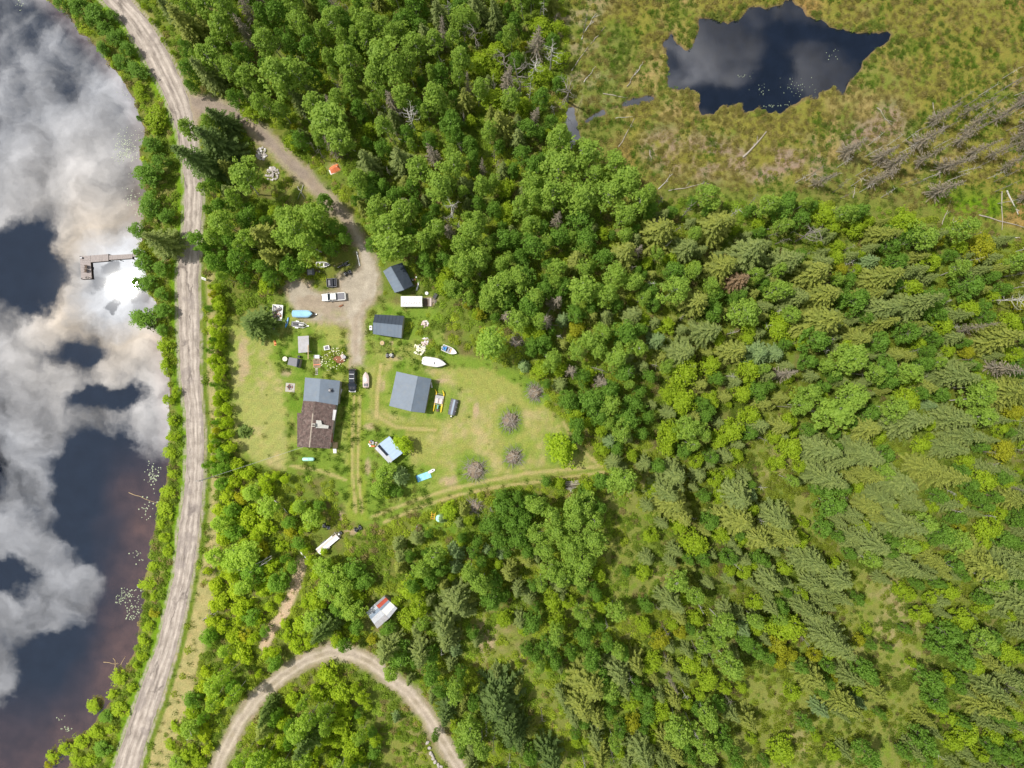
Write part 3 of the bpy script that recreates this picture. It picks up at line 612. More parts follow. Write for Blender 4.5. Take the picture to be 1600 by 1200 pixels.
# ------------------------------------------------------------------ buildings
def gable(name, label, cat, c4, rp, he, hr, roofmat, wallmat='wall_siding', seam=.9, mats2=None, cap=None, group=None, ribs=True, shingle=False, door=True):
    """c4: eave corners a,b (one eave) c,d (the other) in photo pixels at height he; rp: ridge ends p (gable d-a), q (gable b-c)"""
    A, B, C, D = [Vector((*W(*p, he), he)) for p in c4]; Pq, Q = [Vector((*W(*p, hr), hr)) for p in rp]
    cen = (A + B + C + D) / 4; base = Vector((cen.x, cen.y, 0)); t = thing(name, label, cat, base, group=group)
    th = .10
    def slab(e0, e1, r1, r0, mat, nm='roof_slope'):
        nrm = (e1 - e0).cross(r0 - e0).normalized(); nrm = nrm if nrm.z > 0 else -nrm
        up = nrm * th; pts = [e0, e1, r1, r0]
        o = part(nm, MB().hexa([p - base for p in pts], [p + up - base for p in pts]), mat, t)
        L = (e1 - e0).length; n = max(2, int(round(L / seam)))
        sm = MB()
        if shingle:
            k = int((r0 - e0).length / .45)
            for i in range(k):
                f0, f1 = i / k, (i + 1.15) / k; f1 = min(f1, 1)
                a0, b0 = e0.lerp(r0, f0), e1.lerp(r1, f0); a1, b1 = e0.lerp(r0, f1), e1.lerp(r1, f1)
                hgt = .05 + random.uniform(0, .02)
                m_ = max(6, int(L / 1.1)); cuts = [0] + sorted(random.random() for _ in range(m_)) + [1]
                for u, v in zip(cuts[:-1], cuts[1:]):
                    if v - u < .01: continue
                    hh = hgt + random.uniform(-.018, .018); v2 = v - .012 / L * 1.5
                    q = [a0.lerp(b0, u), a0.lerp(b0, v2), a1.lerp(b1, v2), a1.lerp(b1, u)]
                    lo = [x + up * 1.02 - base for x in q]; hi = [q[0] + up + nrm * hh - base, q[1] + up + nrm * hh - base, q[2] + up + nrm * .012 - base, q[3] + up + nrm * .012 - base]
                    sm.hexa(lo, hi)
            so = part('shingle', sm, mat, o, kind='stuff')
        elif ribs:
            for i in range(n + 1):
                f = i / n; a, b = e0.lerp(e1, f), r0.lerp(r1, f); w_ = (e1 - e0).normalized() * .025
                a, b = a + up, b + up
                sm.hexa([a - w_ - base, a + w_ - base, b + w_ - base, b - w_ - base], [x + nrm * .045 - base for x in (a - w_, a + w_, b + w_, b - w_)])
            part('roof_rib', sm, mat, o, kind='stuff')
        return o
    m2 = mats2 or roofmat
    g = .012 * (B - A).normalized().cross(Vector((0, 0, 1)))
    slab(A, B, Q, Pq, roofmat); slab(C, D, Pq, Q, m2)
    capm = MB(); u = Vector((0, 0, th + .05)); s_ = ((A + B) / 2 - (Pq + Q) / 2).normalized() * .16; s2 = ((C + D) / 2 - (Pq + Q) / 2).normalized() * .16
    capm.add([Pq + u - base, Q + u - base, Q + s_ + u * .9 - base, Pq + s_ + u * .9 - base, Q + s2 + u * .9 - base, Pq + s2 + u * .9 - base,
              Q + s_ + u * .6 - base, Pq + s_ + u * .6 - base, Q + s2 + u * .6 - base, Pq + s2 + u * .6 - base], [(0, 1, 2, 3), (1, 0, 5, 4), (3, 2, 6, 7), (4, 5, 9, 8)])
    part('ridge_cap', capm, cap or roofmat, t)
    # walls set in under the eaves
    k = [p.lerp(cen, .055) for p in (A, B, C, D)]; kp, kq = Pq.lerp(Q, .05), Q.lerp(Pq, .05)
    for i, (a, b, top) in enumerate(((k[0], k[1], None), (k[1], k[2], kq), (k[2], k[3], None), (k[3], k[0], kp))):
        n_ = (b - a).cross(Vector((0, 0, 1))).normalized() * .1
        pts = [Vector((a.x, a.y, 0)), Vector((b.x, b.y, 0)), Vector((b.x, b.y, he)), Vector((a.x, a.y, he))]
        if top is not None: pts.insert(3, Vector((top.x, top.y, hr - .12)))
        inn = [p - n_ for p in pts]; m_ = len(pts); mb = MB()
        mb.add([p - base for p in pts + inn], [tuple(range(m_)), tuple(range(m_, 2 * m_))[::-1]] + [(j, (j + 1) % m_, m_ + (j + 1) % m_, m_ + j) for j in range(m_)])
        wl = part('wall', mb, wallmat, t)
        d = (b - a); L = d.length; d = d / L; out = n_ * 1.25 if ((a + b) / 2 + n_ - cen).length > ((a + b) / 2 - cen).length else -n_ * 1.25
        def opening(u0, u1, z0, z1, nm, mat):
            q0, q1 = a + d * u0, a + d * u1
            ring = [Vector((q0.x, q0.y, z0)), Vector((q1.x, q1.y, z0)), Vector((q1.x, q1.y, z1)), Vector((q0.x, q0.y, z1))]
            return part(nm, MB().hexa([p - base + out * .1 for p in ring], [p + out * .45 - base for p in ring]), mat, wl)
        if i == 1 and door and L > 2: opening(L * .38, L * .38 + .95, .05, 2.0, 'door', 'dark_wood')
        if i == 0 and L > 3:
            opening(L * .25, L * .25 + 1.0, 1.0, 1.9, 'window', 'dark_glass')
    return t

# house: blue-grey metal end and brown shingled main part, one building
hz, hh_ = 2.9, 4.7
house = gable('house', 'long old farmhouse with worn brown shingle roof and blue-grey metal roofed north end', 'house',
              [(472, 644), (465, 698), (515.5, 701), (525, 632)], [(491, 627), (483.5, 699)], hz, hh_, 'brown_shingle', 'wall_siding', shingle=True, cap='shingle_cap')
hb = house.location
def hpart(name, mb, mat, parent=None, **k): return part(name, mb, mat, parent or house, off=hb, **k)
def q3(p, z): return Vector((*W(*p, z), z))
# second, slightly lower brown bay to the west and the piece next to the metal roof
for (poly, zz) in (([(474, 626), (491, 627.5), (489.5, 646), (471, 644.5)], (3.0, 4.72, 4.72, 3.0)), ([(464.7, 645), (474, 645.5), (473, 699), (464.7, 698.5)], (2.75, 3.2, 3.2, 2.75)), ([(491.5, 627.5), (524, 630), (524, 640), (491, 640)], (4.74, 3.0, 3.0, 4.74))):
    P4 = [q3(p, z) for p, z in zip(poly, zz)]; sm = MB(); sm.hexa(P4, [p + Vector((0, 0, .16)) for p in P4])
    for i in range(8):
        a0, a1 = P4[0].lerp(P4[1], (i + .0) / 8), P4[0].lerp(P4[1], (i + .9) / 8); b0, b1 = P4[3].lerp(P4[2], i / 8), P4[3].lerp(P4[2], (i + .9) / 8); e = Vector((0, 0, .18 + random.random() * .02)); f_ = Vector((0, 0, .15))
        sm.hexa([a0 + f_, a1 + f_, b1 + f_, b0 + f_], [a0 + e, a1 + e, b1 + e, b0 + e])
    hpart('roof_slope', sm, 'brown_shingle')
# metal north roof
def metal_slope(poly, zz, mat, nrib):
    P4 = [q3(p, z) for p, z in zip(poly, zz)]; o = hpart('metal_roof_slope', MB().hexa(P4, [p + Vector((0, 0, .1)) for p in P4]), mat)
    sm = MB()
    for i in range(nrib + 1):
        f = i / nrib; a, b = P4[0].lerp(P4[3], f), P4[1].lerp(P4[2], f); w_ = (P4[3] - P4[0]).normalized() * .025; e = Vector((0, 0, .15)); g = Vector((0, 0, .1))
        sm.hexa([a - w_ + g, b - w_ + g, b + w_ + g, a + w_ + g], [a - w_ + e, b - w_ + e, b + w_ + e, a + w_ + e])
    hpart('roof_rib', sm, mat, o, kind='stuff')
metal_slope([(476.9, 590), (501, 592), (498, 628), (474, 626)], (3.1, 4.5, 4.5, 3.1), 'blue_metal', 9)
metal_slope([(501, 592), (531.5, 595), (528, 633), (498, 628)], (4.5, 3.1, 3.1, 4.5), 'blue_metal', 9)
for (a, b) in (((477.6, 591), (530.6, 596)), ((530.6, 596), (527.2, 632)), ((475, 625), (477.6, 591))):
    A_, B_ = q3(a, 3.1), q3(b, 3.1); A_.z = B_.z = 0; A_, B_ = A_.lerp(Vector((*W(503, 610, 3), 0)), .05), B_.lerp(Vector((*W(503, 610, 3), 0)), .05); n_ = (B_ - A_).cross(Vector((0, 0, 1))).normalized() * .1; k = Vector((0, 0, 3.0))
    hpart('wall', MB().hexa([A_, B_, B_ - n_, A_ - n_], [A_ + k, B_ + k, B_ - n_ + k, A_ - n_ + k]), 'wall_siding')
c_ = q3((516, 610), 4); st = hpart('roof_vent', MB().tube(c_ - Vector((0, 0, .6)), c_ + Vector((0, 0, .7)), .16, n=10), 'galvanised')
hpart('vent_cap', MB().tube(c_ + Vector((0, 0, .7)), c_ + Vector((0, 0, .85)), .3, .12, n=10), 'galvanised', st)
hpart('vent_flashing', MB().box(c_.x - .5, c_.x + .5, c_.y - .5, c_.y + .5, c_.z - .38, c_.z - .05), 'dark_blue_metal', st)
c_ = q3((490.5, 664), 4.9); ch = hpart('chimney', MB().box(c_.x - .45, c_.x + .45, c_.y - .4, c_.y + .4, 4.2, 5.5), 'concrete', bevel=.02)
hpart('chimney_pot', MB().tube((c_.x, c_.y, 5.5), (c_.x, c_.y, 5.95), .18, n=10), 'dark_wood', ch)
P4 = [q3(p, z) for p, z in zip([(494.5, 656.5), (502, 657), (503.5, 663), (514, 665), (513, 669.5), (494, 668.5)], (4.62, 4.35, 4.3, 3.8, 3.85, 4.62))]
m_ = MB(); m_.add([p + Vector((0, 0, .12)) for p in P4] + [p + Vector((0, 0, .22)) for p in P4], [(5, 4, 3, 2, 1, 0), (6, 7, 8, 9, 10, 11)] + [(i, (i + 1) % 6, 6 + (i + 1) % 6, 6 + i) for i in range(6)])
hpart('roof_patch', m_, 'old_felt', label='pale torn felt patch beside the chimney')
P4 = [q3(p, z) for p, z in zip([(521, 640), (526, 640.5), (523, 657), (519.5, 656)], (3.3, 3.0, 3.0, 3.3))]
hpart('roof_tarp', MB().hexa([p + Vector((0, 0, .1)) for p in P4], [p + Vector((0, 0, .2)) for p in P4]), 'white_tarp', label='white sheet along the east eave')
x0_, y0_ = W(517, 690); x1_, y1_ = W(522, 676)
hpart('porch_roof', MB().box(x0_, x1_ + .2, y0_, y1_, 2.2, 2.35), 'brick_red', label='small weathered red porch roof')
for yy_ in (y0_ + .1, y1_ - .1): hpart('porch_post', MB().box(x1_, x1_ + .12, yy_ - .06, yy_ + .06, 0, 2.2), 'grey_wood')
x0_, y0_ = W(520.5, 700); x1_, y1_ = W(528, 691); dk = hpart('porch_deck', MB().box(x0_, x1_, y0_, y1_, .1, .45), 'new_wood')
for i in range(5): hpart('deck_board', MB().box(x0_ + i * (x1_ - x0_) / 5, x0_ + (i + .9) * (x1_ - x0_) / 5, y0_, y1_, .46, .5), 'new_wood', dk)
x0_, y0_ = W(521, 708); x1_, y1_ = W(526, 700.5)
for i in range(3): hpart('step', MB().box(x0_, x1_, y1_ - .4 * (i + 1), y1_ - .4 * i - .02, 0.02, .38 - i * .12), 'white_paint')

gable('shed', 'dark blue gabled shed angled beside the driveway, north of the covered trailer', 'shed', [(617, 457), (599, 424), (628.5, 410.5), (645, 445.5)], [(631, 453), (610.3, 416.5)][::1], 2.5, 4.0, 'blue_metal', 'dark_siding', mats2='dark_blue_metal')  # east slope darker: shade away from the sun put into its metal colour
gable('shed', 'blue-grey gabled shed between the driveway and the weedy patch, south of the covered trailer', 'shed', [(627, 528), (583, 521.6), (586, 491.6), (631, 494)], [(628.5, 509), (583, 504.7)], 2.5, 3.7, 'blue_metal', 'wall_siding', mats2='dark_blue_metal')
gable('garage', 'largest blue-grey metal roofed building, beside the yellow pontoon boat', 'garage', [(608.4, 634), (619.7, 580.6), (673.5, 592), (663.5, 645)], [(642, 642.6), (653, 588)], 3.2, 4.7, 'blue_metal', 'wall_siding', mats2='blue_metal', seam=.8)
# blue-roofed shed with solar panel
gable('shed', 'small pale blue roofed shed with a dark solar panel, under the round lime bush', 'shed', [(586, 700.5), (609, 725), (629, 708), (608.5, 681.5)], [(592, 694), (613, 720)][::1], 2.4, 2.95, 'pale_panel', 'wall_siding', mats2='pale_blue_metal')
sh_ = bpy.data.objects[-1] if False else [o for o in bpy.data.objects if o.get('label', '').startswith('small pale blue roofed')][0]
P4 = [q3(p, z) for p, z in zip([(592.5, 694.5), (607, 710.5), (604.3, 712.7), (589.8, 697)], (3.1, 3.1, 2.98, 2.98))]
so = part('solar_panel', MB().hexa([p + Vector((0, 0, .05)) for p in P4], [p + Vector((0, 0, .12)) for p in P4]), 'dark_blue_metal', sh_, off=sh_.location)
for i in range(4):
    a, b = P4[0].lerp(P4[1], (i + .04) / 4), P4[0].lerp(P4[1], (i + .96) / 4); c, d = P4[3].lerp(P4[2], (i + .96) / 4), P4[3].lerp(P4[2], (i + .04) / 4)
    part('solar_cell', MB().hexa([p + Vector((0, 0, .12)) for p in (a, b, c, d)], [p + Vector((0, 0, .135)) for p in (a, b, c, d)]), 'dark_glass', so, off=sh_.location)
# little gabled pump house
gable('pump_house', 'tiny dark grey roofed pump house with a white dish beside it', 'shed', [(449.5, 569.5), (452, 558.5), (469, 561), (466, 574.5)], [(463.5, 573), (465, 560.5)], 1.9, 2.4, 'grey_vinyl', 'grey_wood', mats2='dark_blue_metal', seam=.6, door=False)
# flat corrugated carport
def flat_roof():
    P4 = [q3(p, 2.5) for p in [(465, 525.5), (482.5, 524.5), (483, 550), (466, 551.5)]]; P4[0].z = P4[3].z = 2.25; base = sum(P4, Vector()) / 4; base.z = 0
    t = thing('woodshed', 'open shelter with flat light grey corrugated roof south of the small trailer boat', 'shelter', base)
    rf = part('roof', MB().hexa([p for p in P4], [p + Vector((0, 0, .08)) for p in P4]), 'galvanised', t, off=base); rb = MB()
    for i in range(23):
        f = (i + .5) / 23; a, b = P4[0].lerp(P4[3], f), P4[1].lerp(P4[2], f); w_ = (P4[3] - P4[0]).normalized() * .04; e = Vector((0, 0, .13)); g = Vector((0, 0, .075))
        rb.hexa([a - w_ + g, b - w_ + g, b + w_ + g, a + w_ + g], [a - w_ * .5 + e, b - w_ * .5 + e, b + w_ * .5 + e, a + w_ * .5 + e])
    part('corrugation', rb, 'galvanised', rf, off=base, kind='stuff')
    for p in P4:
        k = p.lerp(Vector((base.x, base.y, p.z)), .08); part('post', MB().box(k.x - .07, k.x + .07, k.y - .07, k.y + .07, 0, p.z), 'grey_wood', t, off=base)
flat_roof()
bx_, by_ = W(481.5, 549, 2.6)
thing('plank', 'yellow timber plank lying along the edge of the flat grey roof', 'plank', (bx_, by_, 2.62), mesh=MB().box(-.09, .09, -1.9, 1.6, 0, .07).mesh('plank', 'new_wood'))

# patchwork cabin
def cabin():
    hz_, hr_ = 2.5, 3.7
    A, D, C, B = (572, 957), (600.5, 931.5), (619, 944), (589, 982.5)
    # ridge runs across from (585,942)-(609,966) along the panel joint
    eW = [q3((572.5, 957), hz_), q3((589.5, 982), hz_)]; rid = [q3((585.5, 943.5), hr_), q3((608, 966), hr_)]; eE = [q3((600.5, 931), hz_), q3((621, 950), hz_)]
    base = sum(eW + eE, Vector()) / 4; base.z = 0
    t = thing('cabin', 'cabin with a patchwork roof of white, grey and red metal panels among the trees', 'cabin', base)
    def pan(e, cuts, mats, f0=0.0, f1=1.0):
        for (u, v), mt in zip(zip(cuts[:-1], cuts[1:]), mats):
            a, b = rid[0].lerp(rid[1], u), rid[0].lerp(rid[1], v); c, d = e[0].lerp(e[1], v), e[0].lerp(e[1], u)
            g = [a.lerp(d, f0), b.lerp(c, f0), b.lerp(c, f1), a.lerp(d, f1)]; cen = sum(g, Vector()) / 4; g = [p.lerp(cen, .012) for p in g]
            lift = Vector((0, 0, .08 + random.uniform(0, .03)))
            o = part('roof_panel', MB().hexa([p + lift for p in g], [p + lift + Vector((0, 0, .05)) for p in g]), mt, t, off=base); rb = MB()
            for i in range(5):
                f = (i + .5) / 5; p0, p1 = g[0].lerp(g[1], f), g[3].lerp(g[2], f); w_ = (g[1] - g[0]).normalized() * .02
                rb.hexa([p + lift + Vector((0, 0, .05)) for p in (p0 - w_, p0 + w_, p1 + w_, p1 - w_)], [p + lift + Vector((0, 0, .08)) for p in (p0 - w_, p0 + w_, p1 + w_, p1 - w_)])
            part('roof_rib', rb, mt, o, off=base, kind='stuff')
    pan(eW, [0, .24, .42, .72, 1.0], ['pale_panel', 'blue_grey_panel', 'pale_panel', 'galvanised'])
    pan(eE, [0, .12, .32, .46, .82, 1.0], ['galvanised', 'rusty_red_panel', 'blue_grey_panel', 'white_paint', 'pale_panel'])
    for a, b, c in ((eW[0], eW[1], None), (eE[1], eE[0], None), (eW[1], eE[1], rid[1]), (eE[0], eW[0], rid[0])):
        cen = Vector((base.x, base.y, hz_)); a, b = a.lerp(cen, .08), b.lerp(cen, .08); n_ = (b - a).cross(Vector((0, 0, 1))).normalized() * .1
        pts = [Vector((a.x, a.y, 0)), Vector((b.x, b.y, 0)), b, a]
        if c is not None: pts.insert(3, c.lerp(Vector((base.x, base.y, hr_)), .08))
        m_ = len(pts); part('wall', MB().add(pts + [p - n_ for p in pts], [tuple(range(m_)), tuple(range(m_, 2 * m_))[::-1]] + [(j, (j + 1) % m_, m_ + (j + 1) % m_, m_ + j) for j in range(m_)]), 'grey_wood', t, off=base)
cabin()

# ------------------------------------------------------------------ vehicles
def ang(a, b):
    p, q = Vector(W(*a)), Vector(W(*b)); d = q - p; return math.atan2(d.y, d.x)
def pickup():
    t = thing('pickup_truck', 'white pickup truck with a grey covered bed parked on the gravel yard', 'pickup truck', W(522.7, 464.6), ang((541, 463.5), (504, 465.8)))
    b = MB(); sec = []
    for x, hw, zt, zb in ((-2.92, .90, .98, .5), (-2.8, .97, 1.12, .42), (-1.0, 1.0, 1.16, .38), (.9, 1.0, 1.16, .38), (1.3, .99, 1.15, .38), (2.5, .93, 1.08, .42), (2.8, .84, .96, .48), (2.92, .66, .8, .52)):
        sec.append([(x, -hw * .96, zb), (x, -hw, (zb + zt) / 2), (x, -hw * .93, zt - .05), (x, -hw * .78, zt), (x, hw * .78, zt), (x, hw * .93, zt - .05), (x, hw, (zb + zt) / 2), (x, hw * .96, zb)])
    body = part('body', b.loft(sec), 'white_paint', t, smooth=False, bevel=.02)
    part('tailgate', MB().box(-2.97, -2.9, -.86, .86, .55, 1.06), 'white_paint', body)
    part('bed_cover', MB().box(-2.72, -.92, -.80, .80, 1.14, 1.21), 'grey_vinyl', t, bevel=.02)
    for s in (-1, 1): part('bed_rail', MB().box(-2.88, -.85, s * .9 - .07, s * .9 + .07, 1.13, 1.23), 'white_paint', t, bevel=.02)
    cab = part('cab', MB().loft([[(-.85, -.94, 1.1), (1.45, -.92, 1.1), (1.45, .92, 1.1), (-.85, .94, 1.1)], [(-.72, -.78, 1.72), (.62, -.75, 1.74), (.62, .75, 1.74), (-.72, .78, 1.72)]]), 'dark_glass', t, bevel=.03)
    part('cab_roof', MB().loft([[(-.8, -.81, 1.70), (.68, -.78, 1.70), (.68, .78, 1.70), (-.8, .81, 1.70)], [(-.7, -.72, 1.84), (.5, -.68, 1.85), (.5, .68, 1.85), (-.7, .72, 1.84)]]), 'white_paint', t, bevel=.04)
    part('windshield', MB().hexa([(1.42, -.84, 1.17), (1.42, .84, 1.17), (.70, .70, 1.70), (.70, -.70, 1.70)], [(1.46, -.84, 1.19), (1.46, .84, 1.19), (.73, .70, 1.73), (.73, -.70, 1.73)]), 'dark_glass', t)
    for s in (-1, 1):
        for x in (1.0, .15, -.68):
            part('cab_pillar', MB().tube((x + (.43 if x > .9 else 0), s * .925, 1.12), (x - (.3 if x > .9 else 0), s * .80, 1.72), .05), 'white_paint', cab)
        part('mirror', MB().box(1.08, 1.28, s * 1.06 - .12, s * 1.06 + .12, 1.2, 1.42), 'black_plastic', t, bevel=.02)
        part('headlight', MB().box(2.62, 2.9, s * .68 - .14, s * .68 + .14, .78, .97), 'chrome', t)
        part('hood_scoop', MB().box(2.35, 2.6, s * .42 - .09, s * .42 + .09, 1.07, 1.10), 'black_plastic', body)
        part('tail_lamp', MB().box(-2.96, -2.88, s * .88 - .06, s * .88 + .06, .7, 1.05), 'red_paint', t)
        part('door', MB().box(-.75, 1.1, s * 1.0 - .012, s * 1.0 + .012, .5, 1.08), 'white_paint', t)
    part('bumper', MB().box(2.82, 3.02, -.82, .82, .42, .62), 'chrome', t, bevel=.04); part('bumper', MB().box(-3.08, -2.95, -.88, .88, .42, .58), 'chrome', t, bevel=.03)
    part('grille', MB().box(2.86, 2.95, -.52, .52, .62, .86), 'black_plastic', t)
    wheels(t, [(1.85, -.88), (1.85, .88), (-1.85, -.88), (-1.85, .88)], .4, .27)
pickup()
def suv():
    t = thing('suv', 'black SUV with roof rails parked on the mown track east of the house', 'car', W(552, 594.5), ang((552, 575), (551.6, 614)))
    sec = []
    for x, hw, zt, zb in ((-2.75, .86, .95, .5), (-2.65, .97, 1.1, .42), (-1, 1.0, 1.12, .36), (1.1, 1.0, 1.12, .36), (2.2, .95, 1.06, .4), (2.62, .86, .95, .45), (2.78, .66, .8, .5)):
        sec.append([(x, -hw * .96, zb), (x, -hw, (zb + zt) / 2), (x, -hw * .93, zt - .04), (x, -hw * .76, zt), (x, hw * .76, zt), (x, hw * .93, zt - .04), (x, hw, (zb + zt) / 2), (x, hw * .96, zb)])
    part('body', MB().loft(sec), 'black_paint', t, bevel=.03)
    gl = part('greenhouse', MB().loft([[(-2.68, -.93, 1.06), (1.5, -.91, 1.06), (1.5, .91, 1.06), (-2.68, .93, 1.06)], [(-2.45, -.74, 1.7), (.62, -.72, 1.72), (.62, .72, 1.72), (-2.45, .74, 1.7)]]), 'dark_glass', t, bevel=.03)
    part('roof', MB().loft([[(-2.55, -.77, 1.68), (.68, -.75, 1.69), (.68, .75, 1.69), (-2.55, .77, 1.68)], [(-2.35, -.66, 1.81), (.5, -.64, 1.83), (.5, .64, 1.83), (-2.35, .66, 1.81)]]), 'black_paint', t, bevel=.05)
    part('sunroof', MB().box(-.35, .4, -.36, .36, 1.825, 1.845), 'dark_glass', t)
    for s in (-1, 1):
        part('roof_rail', MB().path([(-2.1, s * .6, 1.82), (-1.95, s * .6, 1.92), (.1, s * .6, 1.93), (.25, s * .6, 1.83)], .035), 'chrome', t)
        part('mirror', MB().box(1.0, 1.2, s * 1.05 - .12, s * 1.05 + .12, 1.12, 1.32), 'black_paint', t, bevel=.02)
        part('headlight', MB().box(2.42, 2.72, s * .68 - .16, s * .68 + .16, .74, .93), 'chrome', t)
        part('tail_lamp', MB().box(-2.78, -2.7, s * .84 - .07, s * .84 + .07, .8, 1.2), 'red_paint', t)
        for x in (1.35, .2, -1.1, -2.5): part('pillar', MB().tube((x, s * .92, 1.08), (x - (.65 if x > 1 else .0), s * .745, 1.7), .045), 'black_paint', gl)
        part('hood_vent', MB().box(1.7, 2.1, s * .38 - .09, s * .38 + .09, 1.07, 1.10), 'black_plastic', t)
    for y in (-.1,): part('roof_rack_bar', MB().box(-1.6, -1.5, -.62, .62, 1.9, 1.94), 'chrome', t); part('roof_rack_bar', MB().box(-.5, -.4, -.62, .62, 1.9, 1.94), 'chrome', t)
    part('bumper', MB().box(2.7, 2.9, -.8, .8, .42, .62), 'chrome', t, bevel=.04); part('bumper', MB().box(-2.9, -2.72, -.88, .88, .42, .6), 'black_plastic', t, bevel=.03)
    wheels(t, [(1.75, -.88), (1.75, .88), (-1.7, -.88), (-1.7, .88)], .38, .26)
suv()
def hull_rings(L, Wd, D, n=9, bow=.5, z0=.15, flare=.75):
    rings = []
    for i in range(n):
        u = i / (n - 1); x = -L / 2 + L * u; k = 1.0 if u < bow else max(.02, math.cos((u - bow) / (1 - bow) * math.pi / 2) ** .75)
        hw = Wd / 2 * k * (.93 + .07 * min(1, u * 4)); zb = z0 + D * .55 * max(0, (u - .6) / .4) ** 2; sheer = z0 + D + .18 * u ** 2
        rings.append([(x, -hw, sheer), (x, -hw * flare, (zb + sheer) / 2 - .05), (x, 0, zb), (x, hw * flare, (zb + sheer) / 2 - .05), (x, hw, sheer)])
    return rings
def open_boat(t, L, Wd, D, mat, inner, z0=.2):
    R_ = hull_rings(L, Wd, D, z0=z0); m_ = MB().loft([r for r in R_], caps=False)
    m_.f = [f for f in m_.f]
    # outer skin + inner skin + gunwale
    n = 5; out = MB(); V = [p for r in R_ for p in r]; nn = len(R_); F_ = []
    for k in range(nn - 1):
        for i in range(n - 1): F_.append((k * n + i, k * n + i + 1, (k + 1) * n + i + 1, (k + 1) * n + i))
    F_.append((0, 1, 2, 3, 4)); out.add(V, F_)
    I = [[(p[0] * .96 - .02, p[1] * .86, p[2] + (.0 if j in (0, 4) else .1)) for j, p in enumerate(r)] for r in R_]
    hull = part('hull', out, mat, t)
    inn = MB(); V = [p for r in I for p in r]; inn.add(V, F_); part('inner_hull', inn, inner, hull)
    g = MB()
    for side in (0, 4):
        for k in range(nn - 1):
            a, b = R_[k][side], R_[k + 1][side]; c, d = I[k + 1][side], I[k][side]
            g.hexa([a, b, c, d], [(p[0], p[1], p[2] + .04) for p in (a, b, c, d)])
    a, b = R_[0][0], R_[0][4]; g.box(a[0] - .03, a[0] + .07, a[1], b[1], a[2] - .02, a[2] + .05)
    part('gunwale', g, mat, hull); return hull, R_
# white motor boat
t = thing('boat', 'large white motor boat on the grass north of the garage, bow pointing right', 'boat', W(680.5, 566.5), ang((662, 564), (699, 570)))
R_ = hull_rings(5.6, 2.25, .95, z0=.35); n = 5; V = [p for r in R_ for p in r]
part('hull', MB().add(V, [(k * n + i, k * n + i + 1, (k + 1) * n + i + 1, (k + 1) * n + i) for k in range(len(R_) - 1) for i in range(4)] + [(0, 1, 2, 3, 4)]), 'white_paint', t, smooth=False)
cov = [[(r[0][0], r[0][1], r[0][2]), (r[0][0], r[0][1] * .6, r[0][2] + .30 * min(1, (2.8 - r[0][0]) / 3)), (r[0][0], 0, r[0][2] + .42 * min(1, max(0, (2.8 - r[0][0]) / 3))), (r[0][0], -r[0][1] * .6, r[0][2] + .30 * min(1, (2.8 - r[0][0]) / 3)), (r[0][0], r[4][1], r[4][2])] for r in R_]
part('cover', MB().add([p for r in cov for p in r], [(k * n + i, k * n + i + 1, (k + 1) * n + i + 1, (k + 1) * n + i) for k in range(len(R_) - 1) for i in range(4)] + [(0, 1, 2, 3, 4)]), 'white_tarp', t)
part('windshield', MB().hexa([(-.1, -.5, 1.55), (.1, -.5, 1.55), (.1, .1, 1.62), (-.1, .1, 1.62)], [(-.12, -.48, 1.8), (.0, -.48, 1.8), (.0, .08, 1.85), (-.12, .08, 1.85)]), 'dark_glass', t)
part('swim_platform', MB().box(-3.25, -2.8, -.85, .85, .75, .83), 'white_paint', t, bevel=.03); part('outboard_motor', MB().box(-3.35, -2.95, -.22, .22, .5, 1.45, top=(.05, .05)), 'white_paint', t, bevel=.05)
part('bow_rail', MB().path([(1.0, -.85, 1.62), (2.2, -.45, 1.72), (2.7, 0, 1.75), (2.2, .45, 1.72), (1.0, .85, 1.62)], .025), 'chrome', t)
for s in (-.5, .5): part('keel_block', MB().box(-2, 2, s - .1, s + .1, 0, .45), 'grey_wood', t)
# aluminium runabout
t = thing('boat', 'small open aluminium boat with a blue seat, in the grass above the white motor boat', 'boat', W(703, 547.5), ang((692, 543.5), (715, 553)))
hu, R_ = open_boat(t, 3.9, 1.65, .62, 'white_paint', 'galvanised')
part('deck', MB().add([R_[5][0], R_[6][0], R_[7][0], R_[8][0], R_[8][4], R_[7][4], R_[6][4], R_[5][4]], [(0, 1, 2, 3, 4, 5, 6, 7)]), 'white_paint', t)
for x, mt in ((-1.1, 'blue_plastic'), (-.35, 'galvanised'), (.25, 'new_wood')): part('seat', MB().box(x - .16, x + .16, -.66, .66, .55, .62), mt, t)
part('blue_cover', MB().box(-1.75, -1.35, -.45, .35, .62, .85, top=(.08, .08)), 'blue_plastic', t, bevel=.03); part('dark_bag', MB().box(-.85, -.62, -.6, .6, .45, .78, top=(.04, .06)), 'black_plastic', t)
part('outboard_motor', MB().box(-2.25, -1.98, -.18, .18, .35, 1.0, top=(.04, .04)), 'white_paint', t, bevel=.03)
